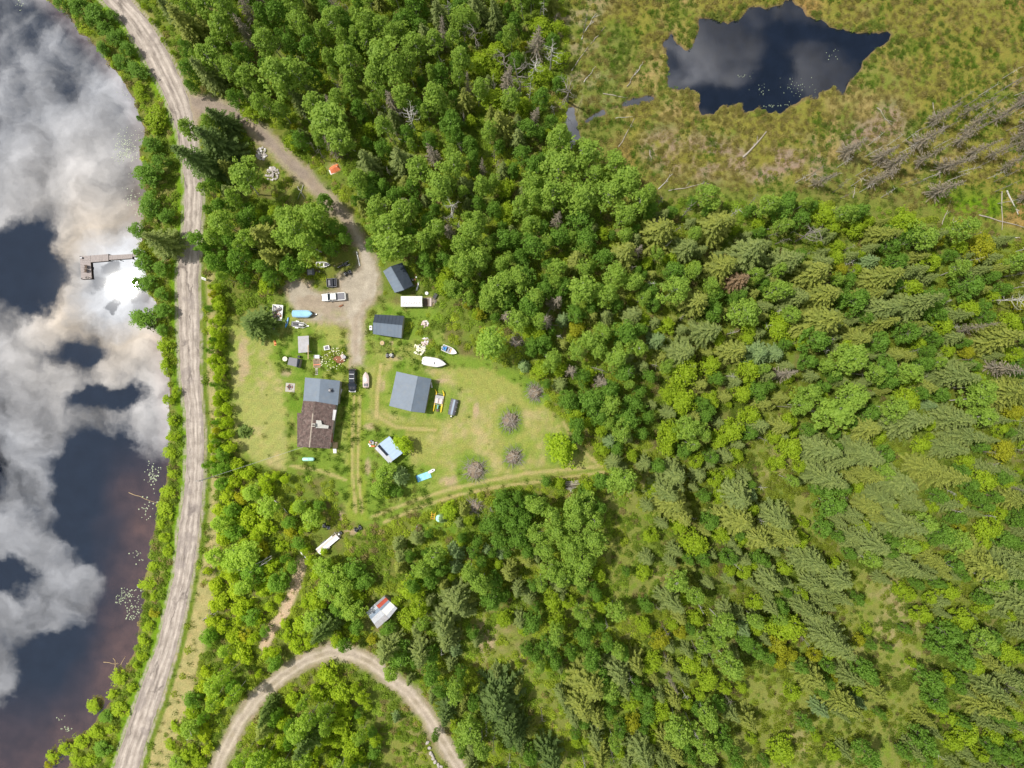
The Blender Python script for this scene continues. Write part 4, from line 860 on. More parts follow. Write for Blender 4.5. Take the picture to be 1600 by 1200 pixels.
# boat under a blue tarp with its trailer
def trailer_frame(t, L, Wd, tongue, mat='black_paint', z=.45, wheel=.3, wx=-.3):
    for s in (-1, 1): part('frame_rail', MB().box(-L / 2, L / 2, s * Wd / 2 - .05, s * Wd / 2 + .05, z - .05, z + .05), mat, t)
    for x in (-L / 2, -L / 6, L / 6, L / 2): part('cross_member', MB().box(x - .05, x + .05, -Wd / 2, Wd / 2, z - .052, z + .048), mat, t)
    part('tongue', MB().tube((L / 2, -Wd / 2, z), (L / 2 + tongue, 0, z), .05).tube((L / 2, Wd / 2, z), (L / 2 + tongue, 0, z), .05), mat, t)
    part('hitch', MB().box(L / 2 + tongue - .1, L / 2 + tongue + .2, -.08, .08, z - .06, z + .1), 'chrome', t); part('jack', MB().tube((L / 2 + tongue - .3, 0, 0), (L / 2 + tongue - .3, 0, z + .4), .04), 'chrome', t)
    wheels(t, [(wx, -Wd / 2 - .16), (wx, Wd / 2 + .16)], wheel, .2, 'white_paint')
    for s in (-1, 1): part('fender', MB().box(wx - .4, wx + .4, s * (Wd / 2 + .16) - .13, s * (Wd / 2 + .16) + .13, wheel * 2 + .02, wheel * 2 + .06), mat, t)
cx_, cy_ = W(475, 491); an = ang((460, 491), (490, 491.3))
t = thing('boat_trailer', 'boat trailer under the blue covered boat, black tongue showing', 'trailer', (cx_, cy_), an); trailer_frame(t, 3.6, 1.4, 1.35)
t = thing('boat', 'boat wrapped in a light blue tarp at the west side of the gravel yard', 'boat', (cx_, cy_, .42), an)
R_ = hull_rings(5.0, 1.75, .75, n=10, bow=.72); n = 5; V = [p for r in R_ for p in r]; FH = [(k * n + i, k * n + i + 1, (k + 1) * n + i + 1, (k + 1) * n + i) for k in range(len(R_) - 1) for i in range(4)] + [(0, 1, 2, 3, 4)]
part('hull', MB().add(V, FH), 'white_paint', t)
cov = [[(r[0][0] * 1.01, r[0][1] * 1.04, r[0][2] - .2), (r[0][0], r[0][1] * .7, r[0][2] + .22), (r[0][0], 0, r[0][2] + .55 * (1 - .5 * (k / 9) ** 2)), (r[0][0], -r[0][1] * .7, r[0][2] + .22), (r[0][0] * 1.01, r[4][1] * 1.04, r[4][2] - .2)] for k, r in enumerate(R_)]
part('tarp', MB().add([p for r in cov for p in r], FH), M.setdefault('boat_blue', simple('boat_blue', (.33, .60, .82), .4, var=.14, scale=1.0)), t)
# watercraft on white trailer
cx_, cy_ = W(467, 507.5); an = ang((454, 505.5), (480, 509))
t = thing('trailer', 'white flat trailer carrying the personal watercraft, beside the blue covered boat', 'trailer', (cx_, cy_), an); trailer_frame(t, 2.5, 1.3, 1.2, 'white_paint', wheel=.26)
t = thing('watercraft', 'white and grey personal watercraft sitting on the white trailer', 'watercraft', (cx_ + .1, cy_, .52), an)
R_ = hull_rings(3.3, 1.25, .5, n=9, bow=.55); V = [p for r in R_ for p in r]; FH2 = [(k * n + i, k * n + i + 1, (k + 1) * n + i + 1, (k + 1) * n + i) for k in range(len(R_) - 1) for i in range(4)] + [(0, 1, 2, 3, 4), tuple(range((len(R_) - 1) * n, len(R_) * n))]
part('hull', MB().add(V, FH2), 'white_paint', t); part('deck', MB().loft([[(-1.55, -.5, .6), (.9, -.5, .66), (.9, .5, .66), (-1.55, .5, .6)], [(-1.5, -.35, .72), (.7, -.3, .86), (.7, .3, .86), (-1.5, .35, .72)]]), 'grey_vinyl', t, bevel=.03)
part('seat', MB().box(-1.2, .15, -.2, .2, .82, 1.05, top=(.1, .04)), 'black_plastic', t, bevel=.04); part('hood', MB().loft([[(.2, -.35, .7), (1.2, -.22, .72), (1.2, .22, .72), (.2, .35, .7)], [(.3, -.2, 1.05), (.75, -.14, 1.0), (.75, .14, 1.0), (.3, .2, 1.05)]]), 'white_paint', t, bevel=.04)
part('handlebar', MB().tube((.3, -.38, 1.15), (.3, .38, 1.15), .03), 'black_plastic', t)
t = thing('paddle_board', 'narrow bright blue kayak standing on edge west of the watercraft trailer', 'kayak', W(449, 504), ang((447, 512), (451, 497)))
part('hull', MB().loft([[(x, -w_, .1 + abs(x) * .03), (x, 0, .02 + abs(x) * .03), (x, w_, .1 + abs(x) * .03), (x, w_ * .8, .42), (x, -w_ * .8, .42)] for x, w_ in ((-1.35, .03), (-1.0, .16), (-.3, .25), (.3, .25), (1.0, .16), (1.35, .03))]), 'blue_plastic', t)
part('cockpit', MB().loft([[(-.4, -.14, .42), (.35, -.14, .42), (.35, .14, .42), (-.4, .14, .42)], [(-.38, -.12, .45), (.33, -.12, .45), (.33, .12, .45), (-.38, .12, .45)]]), 'black_plastic', t)
t.name = 'kayak'
# small covered runabout east of the SUV
t = thing('boat', 'small boat with a pinkish white cover, parked right of the black SUV', 'boat', W(573, 593), ang((573, 606), (573, 581)))
R_ = hull_rings(3.9, 1.55, .6, n=9, bow=.6, z0=.4); V = [p for r in R_ for p in r]; part('hull', MB().add(V, [(k * n + i, k * n + i + 1, (k + 1) * n + i + 1, (k + 1) * n + i) for k in range(8) for i in range(4)] + [(0, 1, 2, 3, 4)]), 'white_paint', t)
cov = [[(r[0][0], r[0][1], r[0][2]), (r[0][0], r[0][1] * .6, r[0][2] + .2), (r[0][0], 0, r[0][2] + .32), (r[0][0], -r[0][1] * .6, r[0][2] + .2), (r[0][0], r[4][1], r[4][2])] for r in R_]
part('cover', MB().add([p for r in cov for p in r], [(k * n + i, k * n + i + 1, (k + 1) * n + i + 1, (k + 1) * n + i) for k in range(8) for i in range(4)] + [(0, 1, 2, 3, 4)]), 'pink_fabric', t)
part('cockpit', MB().box(-1.8, -.9, -.55, .55, 1.05, 1.35, top=(.1, .12)), 'grey_vinyl', t, bevel=.04); part('seat', MB().box(-.5, .4, -.3, .3, 1.25, 1.4, top=(.05, .05)), 'white_tarp', t, bevel=.04)
part('outboard_motor', MB().box(-2.3, -1.95, -.15, .15, .5, 1.2, top=(.03, .03)), 'dark_wood', t, bevel=.03); part('support', MB().box(-1.5, 1.3, -.3, .3, 0, .5), 'grey_wood', t)
# pontoon boat
t = thing('pontoon_boat', 'yellow pontoon paddle boat with two white seats east of the garage', 'boat', W(686, 627), ang((683, 645), (689, 610)))
for s in (-1, 1):
    pts = [(-2.75, s * .95 - .0, .3), (-2.3, s * .95, .28), (0, s * .95, .26), (1.6, s * .95, .28), (2.1, s * .95, .42), (2.6, s * (.95 - s * .0) + .35, .62), (2.85, s * .95 + .5, .72)]
    rr = [.05, .2, .24, .23, .2, .1, .05]; m_ = MB()
    for i in range(len(pts) - 1): m_.tube(pts[i], pts[i + 1], rr[i], rr[i + 1], n=8)
    part('pontoon', m_, 'yellow_plastic', t, smooth=True)
for x in (-.9, .2, 1.4): part('cross_bar', MB().tube((x, -1.1, .5), (x, 1.1, .5), .05), 'galvanised', t)
part('platform', MB().box(-.6, 1.45, -1.05, 1.05, .52, .58), 'galvanised', t)
for s in (-.52, .52):
    q = part('seat', MB().box(-.55, .6, s - .42, s + .42, .58, .8, top=(.03, .03)), 'pink_fabric', t, bevel=.04); part('seat_back', MB().box(.6, .8, s - .42, s + .42, .6, 1.15, top=(.03, .03)), 'white_tarp', q, bevel=.04)
    part('seat_strap', MB().box(-.5, .55, s - .1, s + .06, .80, .83), 'white_paint', q)
part('motor', MB().loft([[(-2.0, -.13, .3), (-.8, -.2, .3), (-.8, .2, .3), (-2.0, .13, .3)], [(-1.9, -.1, .85), (-.9, -.15, .85), (-.9, .15, .85), (-1.9, .1, .85)]]), 'teal_paint', t, bevel=.04)
part('propeller_guard', MB().disc((-2.25, 0), .4, .3, .4, 10), 'dark_wood', t); part('roller', MB().tube((1.6, -.7, .6), (1.6, .7, .6), .09), 'black_plastic', t); part('bow_tube', MB().path([(1.5, -.8, .6), (1.9, -.5, .6), (1.9, .5, .6), (1.5, .8, .6)], .04), 'chrome', t)
# dark covered trailer
t = thing('covered_trailer', 'dark grey arched covered trailer right of the yellow pontoon boat', 'trailer', W(708.5, 636.5), ang((711, 624), (705.5, 648)))
part('chassis', MB().box(-2.1, 1.9, -.95, .95, .45, .6), 'black_paint', t); rings = []
for x in (-2.1, -1.6, 0, 1.4, 1.9):
    k = 1.0 if -2 < x < 1.8 else .9; rings.append([(x, 1.0 * k * math.cos(a), .6 + 1.0 * k * math.sin(a)) for a in np.linspace(0, math.pi, 9)])
part('cover', MB().loft(rings), 'grey_vinyl', t); part('centre_stripe', MB().box(-2.0, 1.8, -.22, .22, 1.585, 1.615), 'blue_grey_panel', t)
for s in (-1, 1):
    for x in (-1.4, -.3, .8): part('strap', MB().box(x - .03, x + .03, s * .66 - .3, s * .66 + .3, 1.33, 1.36), 'galvanised', t)
part('tongue', MB().tube((1.9, -.5, .5), (2.8, 0, .45), .05).tube((1.9, .5, .5), (2.8, 0, .45), .05), 'black_paint', t); part('gas_bottle', MB().tube((2.25, 0, .45), (2.25, 0, .85), .2, n=10), 'white_paint', t, bevel=.04)
wheels(t, [(-.3, -.95), (-.3, .95)], .32, .22)
# white tarp trailer with brown deck
t = thing('camper_trailer', 'long white tarp covered camper trailer with a brown deck at its right end', 'trailer', W(645, 472.5), ang((629, 473), (662, 473)))
part('body', MB().box(-2.6, 2.6, -1.25, 1.25, .4, 2.3, top=(.05, .08)), 'white_paint', t, bevel=.06); part('tarp', MB().loft([[(-2.66, -1.3, 2.1), (2.66, -1.3, 2.1), (2.66, 1.3, 2.1), (-2.66, 1.3, 2.1)], [(-2.6, -.2, 2.5), (2.6, -.2, 2.5), (2.6, .35, 2.5), (-2.6, .35, 2.5)]]), 'white_tarp', t)
for i in range(7):
    x = -2.1 + i * .62; s = 1 if i % 2 else -1; part('rope', MB().tube((x, -1.0, 2.26), (x + .5, .05 * s, 2.54), .035).tube((x + .5, .05 * s, 2.54), (x + .3, .9, 2.3), .035), 'grey_bark', t)
wheels(t, [(-.4, -1.1), (.4, -1.1), (-.4, 1.1), (.4, 1.1)], .34, .2)
dk = thing('wooden_deck', 'low brown timber deck at the right end of the white camper trailer', 'deck', W(668, 472.5), ang((662, 472.5), (674, 472.5)))
for i in range(9):
    y = -1.02 + i * .235; part('deck_board', MB().box(-1.0, 1.0 - .1 * (i % 2), y, y + .21, .35, .4), 'dark_wood' if i < 8 else 'grey_wood', dk)
for i in range(2): part('deck_step', MB().box(.35 + i * .35, .65 + i * .35, -1.0, 1.05, .405 - .0 * i, .44), 'pink_fabric' if i else 'grey_wood', dk)
for s in (-.9, .9): part('joist', MB().box(-1, 1, s - .05, s + .05, 0, .35), 'dark_wood', dk)
# flatbed / white slab trailer in the south
t = thing('flatbed_trailer', 'long pale flatbed trailer loaded with white panels at the end of the mown track', 'trailer', W(513, 848.5), ang((496, 862.5), (530, 834)))
trailer_frame(t, 6.3, 1.7, 1.1, 'grey_wood', z=.6, wheel=.34, wx=-.5)
for i, (a, b, mt) in enumerate(((-.85, -.45, 'white_tarp'), (-.43, .1, 'white_paint'), (.12, .5, 'pink_fabric'), (.52, .86, 'white_tarp'))): part('load_panel', MB().box(-3.2 if i else -3.1, 3.1 if i < 3 else 2.1, a, b, .68, .80 + .03 * (i % 2)), mt, t)
part('headboard', MB().box(3.15, 3.27, -1.15, 1.15, .66, 1.05), 'grey_wood', t); part('winch', MB().box(3.5, 3.9, -.2, .2, .66, .95), 'white_paint', t, bevel=.04); part('tool_box', MB().box(3.9, 4.4, -.4, .4, .3, .7), 'black_plastic', t)
part('side_rail', MB().box(-1.4, .4, 1.0, 1.12, .66, 1.0), 'grey_vinyl', t)
# junk trailer by the big spruce
t = thing('utility_trailer', 'white framed utility trailer heaped with junk beside the big dark spruce', 'trailer', W(435, 489), ang((434, 500), (436, 478)))
part('deck', MB().box(-1.9, 1.9, -1.25, 1.25, .5, .58), 'white_tarp', t)
for a in ((-1.9, 1.9, -1.3, -1.2), (-1.9, 1.9, 1.2, 1.3), (-1.95, -1.85, -1.3, 1.3), (1.85, 1.95, -1.3, 1.3)): part('side_board', MB().box(*a, .5, .95), 'white_paint', t)
wheels(t, [(-.1, -1.38), (-.1, 1.38)], .3, .2)
rr = random.Random(5)
for i in range(26):
    x, y = rr.uniform(-1.5, 1.5), rr.uniform(-.9, .9); m_ = MB(); a = rr.uniform(0, 3); l_, w_ = rr.uniform(.15, .5), rr.uniform(.06, .25)
    ca, sa = math.cos(a) * l_, math.sin(a) * l_; cb, sb = -math.sin(a) * w_, math.cos(a) * w_; z = .58 + rr.uniform(0, .35)
    q = [(x - ca - cb, y - sa - sb, z), (x + ca - cb, y + sa - sb, z), (x + ca + cb, y + sa + sb, z), (x - ca + cb, y - sa + sb, z)]; m_.hexa(q, [(p[0], p[1], p[2] + rr.uniform(.06, .25)) for p in q])
    part('junk_piece', m_, rr.choice(['rusty', 'dark_wood', 'grey_wood', 'pink_fabric', 'grey_vinyl', 'black_plastic', 'brown_bark']), t)
t = thing('tarp_heap', 'crumpled pale tarp heap under the right side of the big dark spruce', 'tarp', W(427.5, 513)); part('tarp', MB().blob((0, 0, .25), .55, 1.1, .4, jit=.3), 'galvanised', t); part('crate', MB().box(-.5, .2, .6, 1.4, 0, .5), 'white_paint', t)
# ------------------------------------------------------------------ small things of the yard
def atv(px, py, a, label, mat='black_paint', cat='quad bike'):
    t = thing('quad_bike', label, cat, W(px, py), math.radians(a))
    part('body', MB().loft([[(x, -w_, .35), (x, w_, .35), (x, w_ * .8, zt), (x, -w_ * .8, zt)] for x, w_, zt in ((-.9, .35, .75), (-.5, .4, .82), (0, .25, .85), (.5, .38, .85), (.9, .32, .7))]), mat, t, bevel=.04)
    part('seat', MB().box(-.6, .15, -.17, .17, .85, 1.0, top=(.06, .04)), 'black_plastic', t, bevel=.03)
    part('handlebar', MB().tube((.35, -.4, 1.08), (.35, .4, 1.08), .03).tube((.35, 0, .8), (.35, 0, 1.08), .04), 'chrome', t)
    for s in (-1, 1): part('rack', MB().path([(s * .55, -.3, .95), (s * .95, -.3, .92), (s * .95, .3, .92), (s * .55, .3, .95)], .025), 'galvanised', t)
    wheels(t, [(.62, -.5), (.62, .5), (-.62, -.5), (-.62, .5)], .28, .24, 'galvanised'); return t
atv(544, 427, 20, 'black quad bike with white trim at the top right of the gravel yard'); atv(511, 822, -20, 'dark blue quad bike left of the pale flatbed trailer')
atv(560, 825.5, 30, 'black quad bike half hidden in bushes right of the pale flatbed trailer', 'black_paint'); atv(609.5, 555.5, 0, 'dark garden tractor with a round white drum behind the blue-grey shed', 'grey_vinyl', 'tractor')
x_, y_ = W(612, 555); t = thing('drum', 'round white drum on the dark machine behind the blue-grey shed', 'drum', (x_, y_, .92)); part('shell', MB().tube((0, 0, 0), (0, 0, .3), .38, .34, n=14), 'white_paint', t); part('hole', MB().disc((0, 0), .2, .3, .33), 'black_plastic', t)
# dark cargo trailer in front of the pickup
t = thing('cargo_trailer', 'small dark open cargo trailer just north of the white pickup', 'trailer', W(519.5, 442.5), math.radians(3))
part('floor', MB().box(-1.2, 1.2, -1.0, 1.0, .45, .52), 'black_plastic', t)
for a in ((-1.25, 1.25, -1.05, -.97), (-1.25, 1.25, .97, 1.05), (-1.25, -1.17, -1.05, 1.05), (1.17, 1.25, -1.05, 1.05)): part('side_board', MB().box(*a, .45, .95), 'grey_vinyl', t)
part('divider', MB().box(-.05, .3, -.97, .97, .5, .98), 'black_paint', t); part('load', MB().box(-1.0, -.2, -.8, .8, .52, .85, top=(.1, .1)), 'grey_vinyl', t, bevel=.05); part('load', MB().box(.45, 1.1, -.8, .8, .52, .8, top=(.08, .1)), 'black_paint', t, bevel=.05); wheels(t, [(0, -1.12), (0, 1.12)], .28, .18)
t = thing('snowmobile', 'old black snowmobile parked at the tree edge above the quad bike', 'snowmobile', W(537, 414.5), math.radians(25))
part('body', MB().loft([[(x, -w_, .3), (x, w_, .3), (x, w_ * .7, zt), (x, -w_ * .7, zt)] for x, w_, zt in ((-1.5, .25, .6), (-.4, .28, .75), (.3, .42, .9), (1.0, .4, .75), (1.3, .25, .5))]), 'black_paint', t, bevel=.04)
part('seat', MB().box(-1.3, .0, -.2, .2, .7, .88, top=(.08, .04)), 'black_plastic', t, bevel=.03); part('windscreen', MB().hexa([(.3, -.3, .88), (.4, -.3, .88), (.4, .3, .88), (.3, .3, .88)], [(.1, -.22, 1.2), (.15, -.22, 1.2), (.15, .22, 1.2), (.1, .22, 1.2)]), 'dark_glass', t)
part('handlebar', MB().tube((.15, -.35, 1.05), (.15, .35, 1.05), .03), 'chrome', t)
for s in (-.45, .45): part('ski', MB().path([(.4, s, .08), (1.3, s, .06), (1.6, s, .2)], .06), 'white_paint', t)
part('track', MB().box(-1.5, .2, -.2, .2, .02, .3), 'tyre', t, bevel=.08)
t = thing('boat', 'white rowing boat partly under the trees at the top of the yard', 'boat', W(506, 414), math.radians(0)); open_boat(t, 3.5, 1.3, .5, 'white_paint', 'grey_vinyl', z0=.1)
for x in (-.9, .1): part('seat', MB().box(x - .14, x + .14, -.5, .5, .42, .47), 'white_paint', t)
t = thing('pole', 'thin pale pole leaning between the rowing boat and the snowmobile', 'pole', W(529, 413), math.radians(22)); part('shaft', MB().tube((-1.3, 0, .25), (1.3, 0, .5), .045), 'new_wood', t); part('rest_block', MB().box(-1.2, -1.0, -.15, .15, 0, .24), 'grey_wood', t)
t = thing('cart', 'dark grey garden cart in the weeds left of the rowing boat', 'cart', W(490, 425.5), math.radians(5)); part('tray', MB().box(-1.3, .3, -.7, .7, .4, .8, top=(-.1, -.1)), 'grey_vinyl', t); part('lid', MB().box(-1.25, -.2, -.6, .6, .82, .86), 'galvanised', t); part('barrel', MB().tube((.7, 0, .4), (1.5, 0, .4), .38, n=12), 'dark_wood', t); part('cap', MB().tube((1.5, 0, .4), (1.7, 0, .4), .2, n=12), 'white_paint', t); wheels(t, [(-.5, -.75), (-.5, .75)], .25, .14)
t = thing('white_pipe', 'long white pipe lying beside the driveway bend', 'pipe', W(560, 405), ang((558, 395), (562.3, 415))); part('tube', MB().tube((-1.75, 0, .15), (1.75, 0, .15), .14, n=10), 'white_paint', t); part('collar', MB().tube((-1.85, 0, .15), (-1.6, 0, .15), .19, n=10), 'white_paint', t)
t = thing('dog', 'brown dog lying on the gravel below the white pickup', 'dog', W(533, 478), math.radians(25))
me = bpy.data.meshes.new('dog_body'); vs = [(-.35, 0, .18), (-.1, 0, .2), (.2, 0, .21), (.42, 0, .3), (.55, 0, .36), (.68, 0, .33), (-.5, .05, .12), (-.75, .18, .06), (.2, .16, .08), (.48, .18, .05), (.2, -.16, .08), (.46, -.16, .05), (-.3, .18, .09), (-.08, .26, .05), (-.3, -.16, .09), (-.08, -.24, .05), (.56, .09, .45), (.56, -.09, .45)]
me.from_pydata(vs, [(0, 1), (1, 2), (2, 3), (3, 4), (4, 5), (0, 6), (6, 7), (2, 8), (8, 9), (2, 10), (10, 11), (0, 12), (12, 13), (0, 14), (14, 15), (4, 16), (4, 17)], [])
o = bpy.data.objects.new('body', me); COL.objects.link(o); o.parent = t; me.materials.append(M['rusty'])
sk = o.modifiers.new('skin', 'SKIN'); rad = [.16, .17, .17, .11, .10, .055, .06, .02, .07, .045, .07, .045, .09, .05, .09, .05, .03, .03]
for v, r_ in zip(me.skin_vertices[0].data if me.skin_vertices else [], rad): v.radius = (r_, r_)
if not me.skin_vertices:
    pass
o.modifiers.new('sub', 'SUBSURF').levels = 1
# propane tank
t = thing('propane_tank', 'mint green propane tank lying on the grass south of the house', 'tank', W(483, 717), 0); R_ = []
for x, r_ in ((-1.55, .05), (-1.45, .28), (-1.3, .42), (-1.1, .48), (1.1, .48), (1.3, .42), (1.45, .28), (1.55, .05)): R_.append([(x, r_ * math.cos(a), .72 + r_ * math.sin(a)) for a in np.linspace(0, 2 * math.pi, 15)[:-1]])
part('tank', MB().loft(R_), 'mint_paint', t, smooth=True); part('valve_dome', MB().tube((.1, 0, 1.15), (.1, 0, 1.32), .2, .17, n=10), 'mint_paint', t, bevel=.03)
for x in (-.8, .8): part('foot', MB().box(x - .12, x + .12, -.35, .35, 0, .32), 'concrete', t)
# fire pit on pad
t = thing('fire_pit', 'round rusty fire pit on a pale square concrete pad in the west lawn', 'fire pit', W(453.5, 605.5), math.radians(-5)); part('pad', MB().box(-1.15, 1.15, -1.1, 1.1, 0, .1), 'concrete', t, bevel=.02)
m_ = MB(); 
for i in range(12):
    a = 2 * math.pi * i / 12; part('stone', MB().blob((.6 * math.cos(a) - .1, .6 * math.sin(a) + .15, .22), .2, .17, .14, n=6, m=4, jit=.25), 'stone' if i % 3 else 'brick_red', t)
part('ash', MB().disc((-.1, .15), .5, .1, .14), 'black_plastic', t); part('grate', MB().tube((-.6, .15, .36), (.4, .15, .36), .03).tube((-.1, -.35, .36), (-.1, .65, .36), .03), 'rusty', t)
t = thing('satellite_dish', 'round white dish left of the tiny pump house', 'dish', W(447, 561), 0); part('dish', MB().loft([[(r_ * math.cos(a), r_ * math.sin(a), z) for a in np.linspace(0, 2 * math.pi, 17)[:-1]] for r_, z in ((.06, .75), (.35, .8), (.58, .95), (.60, .97))]), 'flower_white', t); part('mast', MB().tube((0, 0, 0), (0, 0, .75), .05), 'galvanised', t); part('feed', MB().tube((0, 0, .8), (.2, .1, 1.35), .03), 'black_plastic', t)
x_, y_ = W(468.5, 557.5); t = thing('flue', 'small black flue barrel behind the tiny pump house', 'barrel', (x_, y_, 0)); part('barrel', MB().tube((0, 0, 0), (0, 0, .9), .3, n=10), 'black_plastic', t); part('cap', MB().disc((0, 0), .33, .9, .96), 'black_paint', t)
for (a, b, l) in ((429.5, 534, 'upper small orange traffic cone in the grass below the big dark spruce'), (430, 538, 'lower small orange traffic cone in the grass below the big dark spruce')):
    t = thing('traffic_cone', l, 'traffic cone', W(a, b)); part('base', MB().box(-.28, .28, -.28, .28, 0, .05), 'orange_plastic', t); part('shaft', MB().tube((0, 0, .05), (0, 0, .7), .2, .05, n=10), 'orange_plastic', t)
x_, y_ = W(447.5, 554.5)
# garden plot with frames, flowers, wheelbarrow
t = thing('garden_cart', 'small white and grey garden cart with dark wheel at the top of the flower patch', 'cart', W(512, 543.5), math.radians(10)); part('tray', MB().box(-.7, .5, -.45, .45, .35, .7, top=(-.08, -.08)), 'white_paint', t); part('lining', MB().box(-.6, .4, -.4, .4, .70, .72), 'grey_vinyl', t); wheels(t, [(.2, -.55), (.2, .55)], .3, .12); part('handle', MB().tube((-.7, -.3, .6), (-1.3, -.3, .7), .03).tube((-.7, .3, .6), (-1.3, .3, .7), .03), 'chrome', t)
t = thing('white_chest', 'white chest at the left end of the flower patch', 'chest', W(496, 557.5), 0); part('box', MB().box(-.65, .65, -.4, .4, 0, .7), 'white_paint', t, bevel=.03); part('lid', MB().box(-.68, .68, -.43, .43, .7, .78), 'white_tarp', t, bevel=.02)
t = thing('raised_bed', 'orange-brown framed garden bed of bare earth above the house roof', 'garden bed', W(495.5, 567.5), math.radians(4))
for a in ((-.9, .9, -1.1, -1.0), (-.9, .9, 1.0, 1.1), (-.9, -.8, -1.1, 1.1), (.8, .9, -1.1, 1.1)): part('frame_board', MB().box(*a, 0, .35), 'new_wood', t)
part('soil', MB().box(-.8, .8, -1.0, 1.0, 0, .25), 'gravel_brown', t); part('cross_board', MB().box(-.9, .9, -.45, -.3, .3, .38), 'orange_tarp', t)
t = thing('stepping_slab', 'pale stone slab path between the garden bed and the house', 'paving slab', W(494.5, 580.5), 0, mesh=None)
for i in range(4): part('slab', MB().box(-.35 + .05 * (i % 2), .35, -.85 + i * .45, -.48 + i * .45, 0, .06), 'concrete', t, bevel=.01)
t = thing('blue_drum', 'dark blue barrel at the right end of the flower patch by the driveway', 'barrel', W(539, 558), 0); part('barrel', MB().tube((0, 0, 0), (0, 0, .95), .45, n=12), 'dark_blue_metal', t, bevel=.03); part('lid', MB().disc((0, 0), .42, .95, .99), 'galvanised', t)
t = thing('dirt_heap', 'reddish brown heap of brush among the flower patch plants', 'brush heap', W(530, 562), 0); part('heap', MB().blob((0, 0, .15), 1.5, .95, .55, jit=.22), 'rusty', t); part('heap', MB().blob((.9, .6, .15), .55, .9, .6, jit=.22), 'pink_fabric', t)
rr = random.Random(9)
fl = MB()
for i in range(95):
    a, r_ = rr.uniform(0, 6.28), rr.random() ** .5; x = 520 + 20 * r_ * math.cos(a); y = 562 + 20 * r_ * math.sin(a); X, Y = W(x, y); s = rr.uniform(.07, .17); z = rr.uniform(.35, .7)
    fl.blob((X, Y, z), s, s, s * .5, n=5, m=3, rnd=rr)
o = link('flowers', fl.mesh('flowers', 'flower_white'), 'stuff'); o['label'] = 'cream white flower heads in the patch north of the house'; o['category'] = 'flowers'
# tarps, slide, misc
t = thing('water_slide', 'light blue tarp sheet on the grass below the solar panel shed', 'tarp', W(662.5, 744.5), ang((652, 749), (673, 741.5)))
m_ = MB()
for i in range(6):
    x0a, x1a = -1.75 + i * .58, -1.75 + (i + 1) * .58; h0, h1 = .12 + .06 * (i % 2), .12 + .06 * ((i + 1) % 2); m_.hexa([(x0a, -.85, 0), (x1a, -.85, 0), (x1a, .85, 0), (x0a, .85, 0)], [(x0a, -.8, h0), (x1a, -.8, h1), (x1a, .8, h1), (x0a, .8, h0)])
part('sheet', m_, 'light_blue_tarp', t); part('edge_roll', MB().tube((-1.75, -.85, .14), (-1.75, .85, .14), .13), 'blue_plastic', t); t.name = 'blue_tarp'
x_, y_ = W(674.5, 736); t = thing('paddle_float', 'white oval float with a dark hole touching the light blue tarp', 'float', (x_, y_), ang((669, 739), (680, 733.5)))
part('float', MB().loft([[(x, -w_, .05), (x, w_, .05), (x, w_ * .8, .32), (x, -w_ * .8, .32)] for x, w_ in ((-.95, .12), (-.8, .32), (-.3, .42), (.35, .42), (.8, .3), (.95, .12))]), 'white_paint', t, bevel=.04); part('well', MB().disc((.35, 0), .18, .32, .34), 'black_plastic', t)
t = thing('junk_heap', 'orange and white junk heap at the left corner of the pale blue shed', 'junk', W(583.5, 693.5), 0)
for i in range(14):
    x, y = rr.uniform(-1, .9), rr.uniform(-.8, .8); part('junk_piece', MB().box(x - rr.uniform(.1, .35), x + rr.uniform(.1, .35), y - rr.uniform(.1, .3), y + rr.uniform(.1, .3), 0, rr.uniform(.2, .7), top=(.03, .03)), rr.choice(['orange_plastic', 'orange_tarp', 'white_paint', 'grey_vinyl', 'pink_fabric', 'galvanised']), t)
t = thing('tent', 'small orange tent in the clearing beside the upper driveway', 'tent', W(523, 264), ang((515, 268), (531, 261)))
part('canopy', MB().add([(-1.3, -.8, 0), (1.3, -.85, 0), (1.25, .85, 0), (-1.2, .75, 0), (-.9, 0, .75), (.9, .0, .8), (0, -.95, .05), (0, .95, .05), (0, 0, .95)], [(0, 6, 8, 4), (6, 1, 5, 8), (1, 2, 5), (2, 7, 8, 5), (7, 3, 4, 8), (3, 0, 4)]), 'orange_tarp', t); part('ridge_pole', MB().tube((-.9, 0, .78), (.9, 0, .83), .03), 'white_paint', t); part('ground_sheet', MB().box(-1.5, .2, -.95, .3, 0, .02), 'white_tarp', t)
t = thing('swing_frame', 'yellow play frame half hidden by the round bright bush', 'play frame', W(677, 806), math.radians(80))
for s in (-1, 1): part('leg', MB().tube((-1.1, s * .45, 0), (1.1, s * .45, .9), .09), 'yellow_plastic', t)
for x in (-.7, -.1, .5): part('rung', MB().tube((x, -.45, .17 + .41 * (x + .7)), (x, .45, .17 + .41 * (x + .7)), .06), 'orange_plastic', t)
t = thing('water_tank', 'pale green tank under the round bright bush near the track', 'tank', W(687, 809), 0); part('shell', MB().tube((0, 0, 0), (0, 0, 1.0), .95, .9, n=16), 'mint_paint', t, bevel=.06); part('lid', MB().disc((0, 0), .3, 1.0, 1.08), 'mint_paint', t)
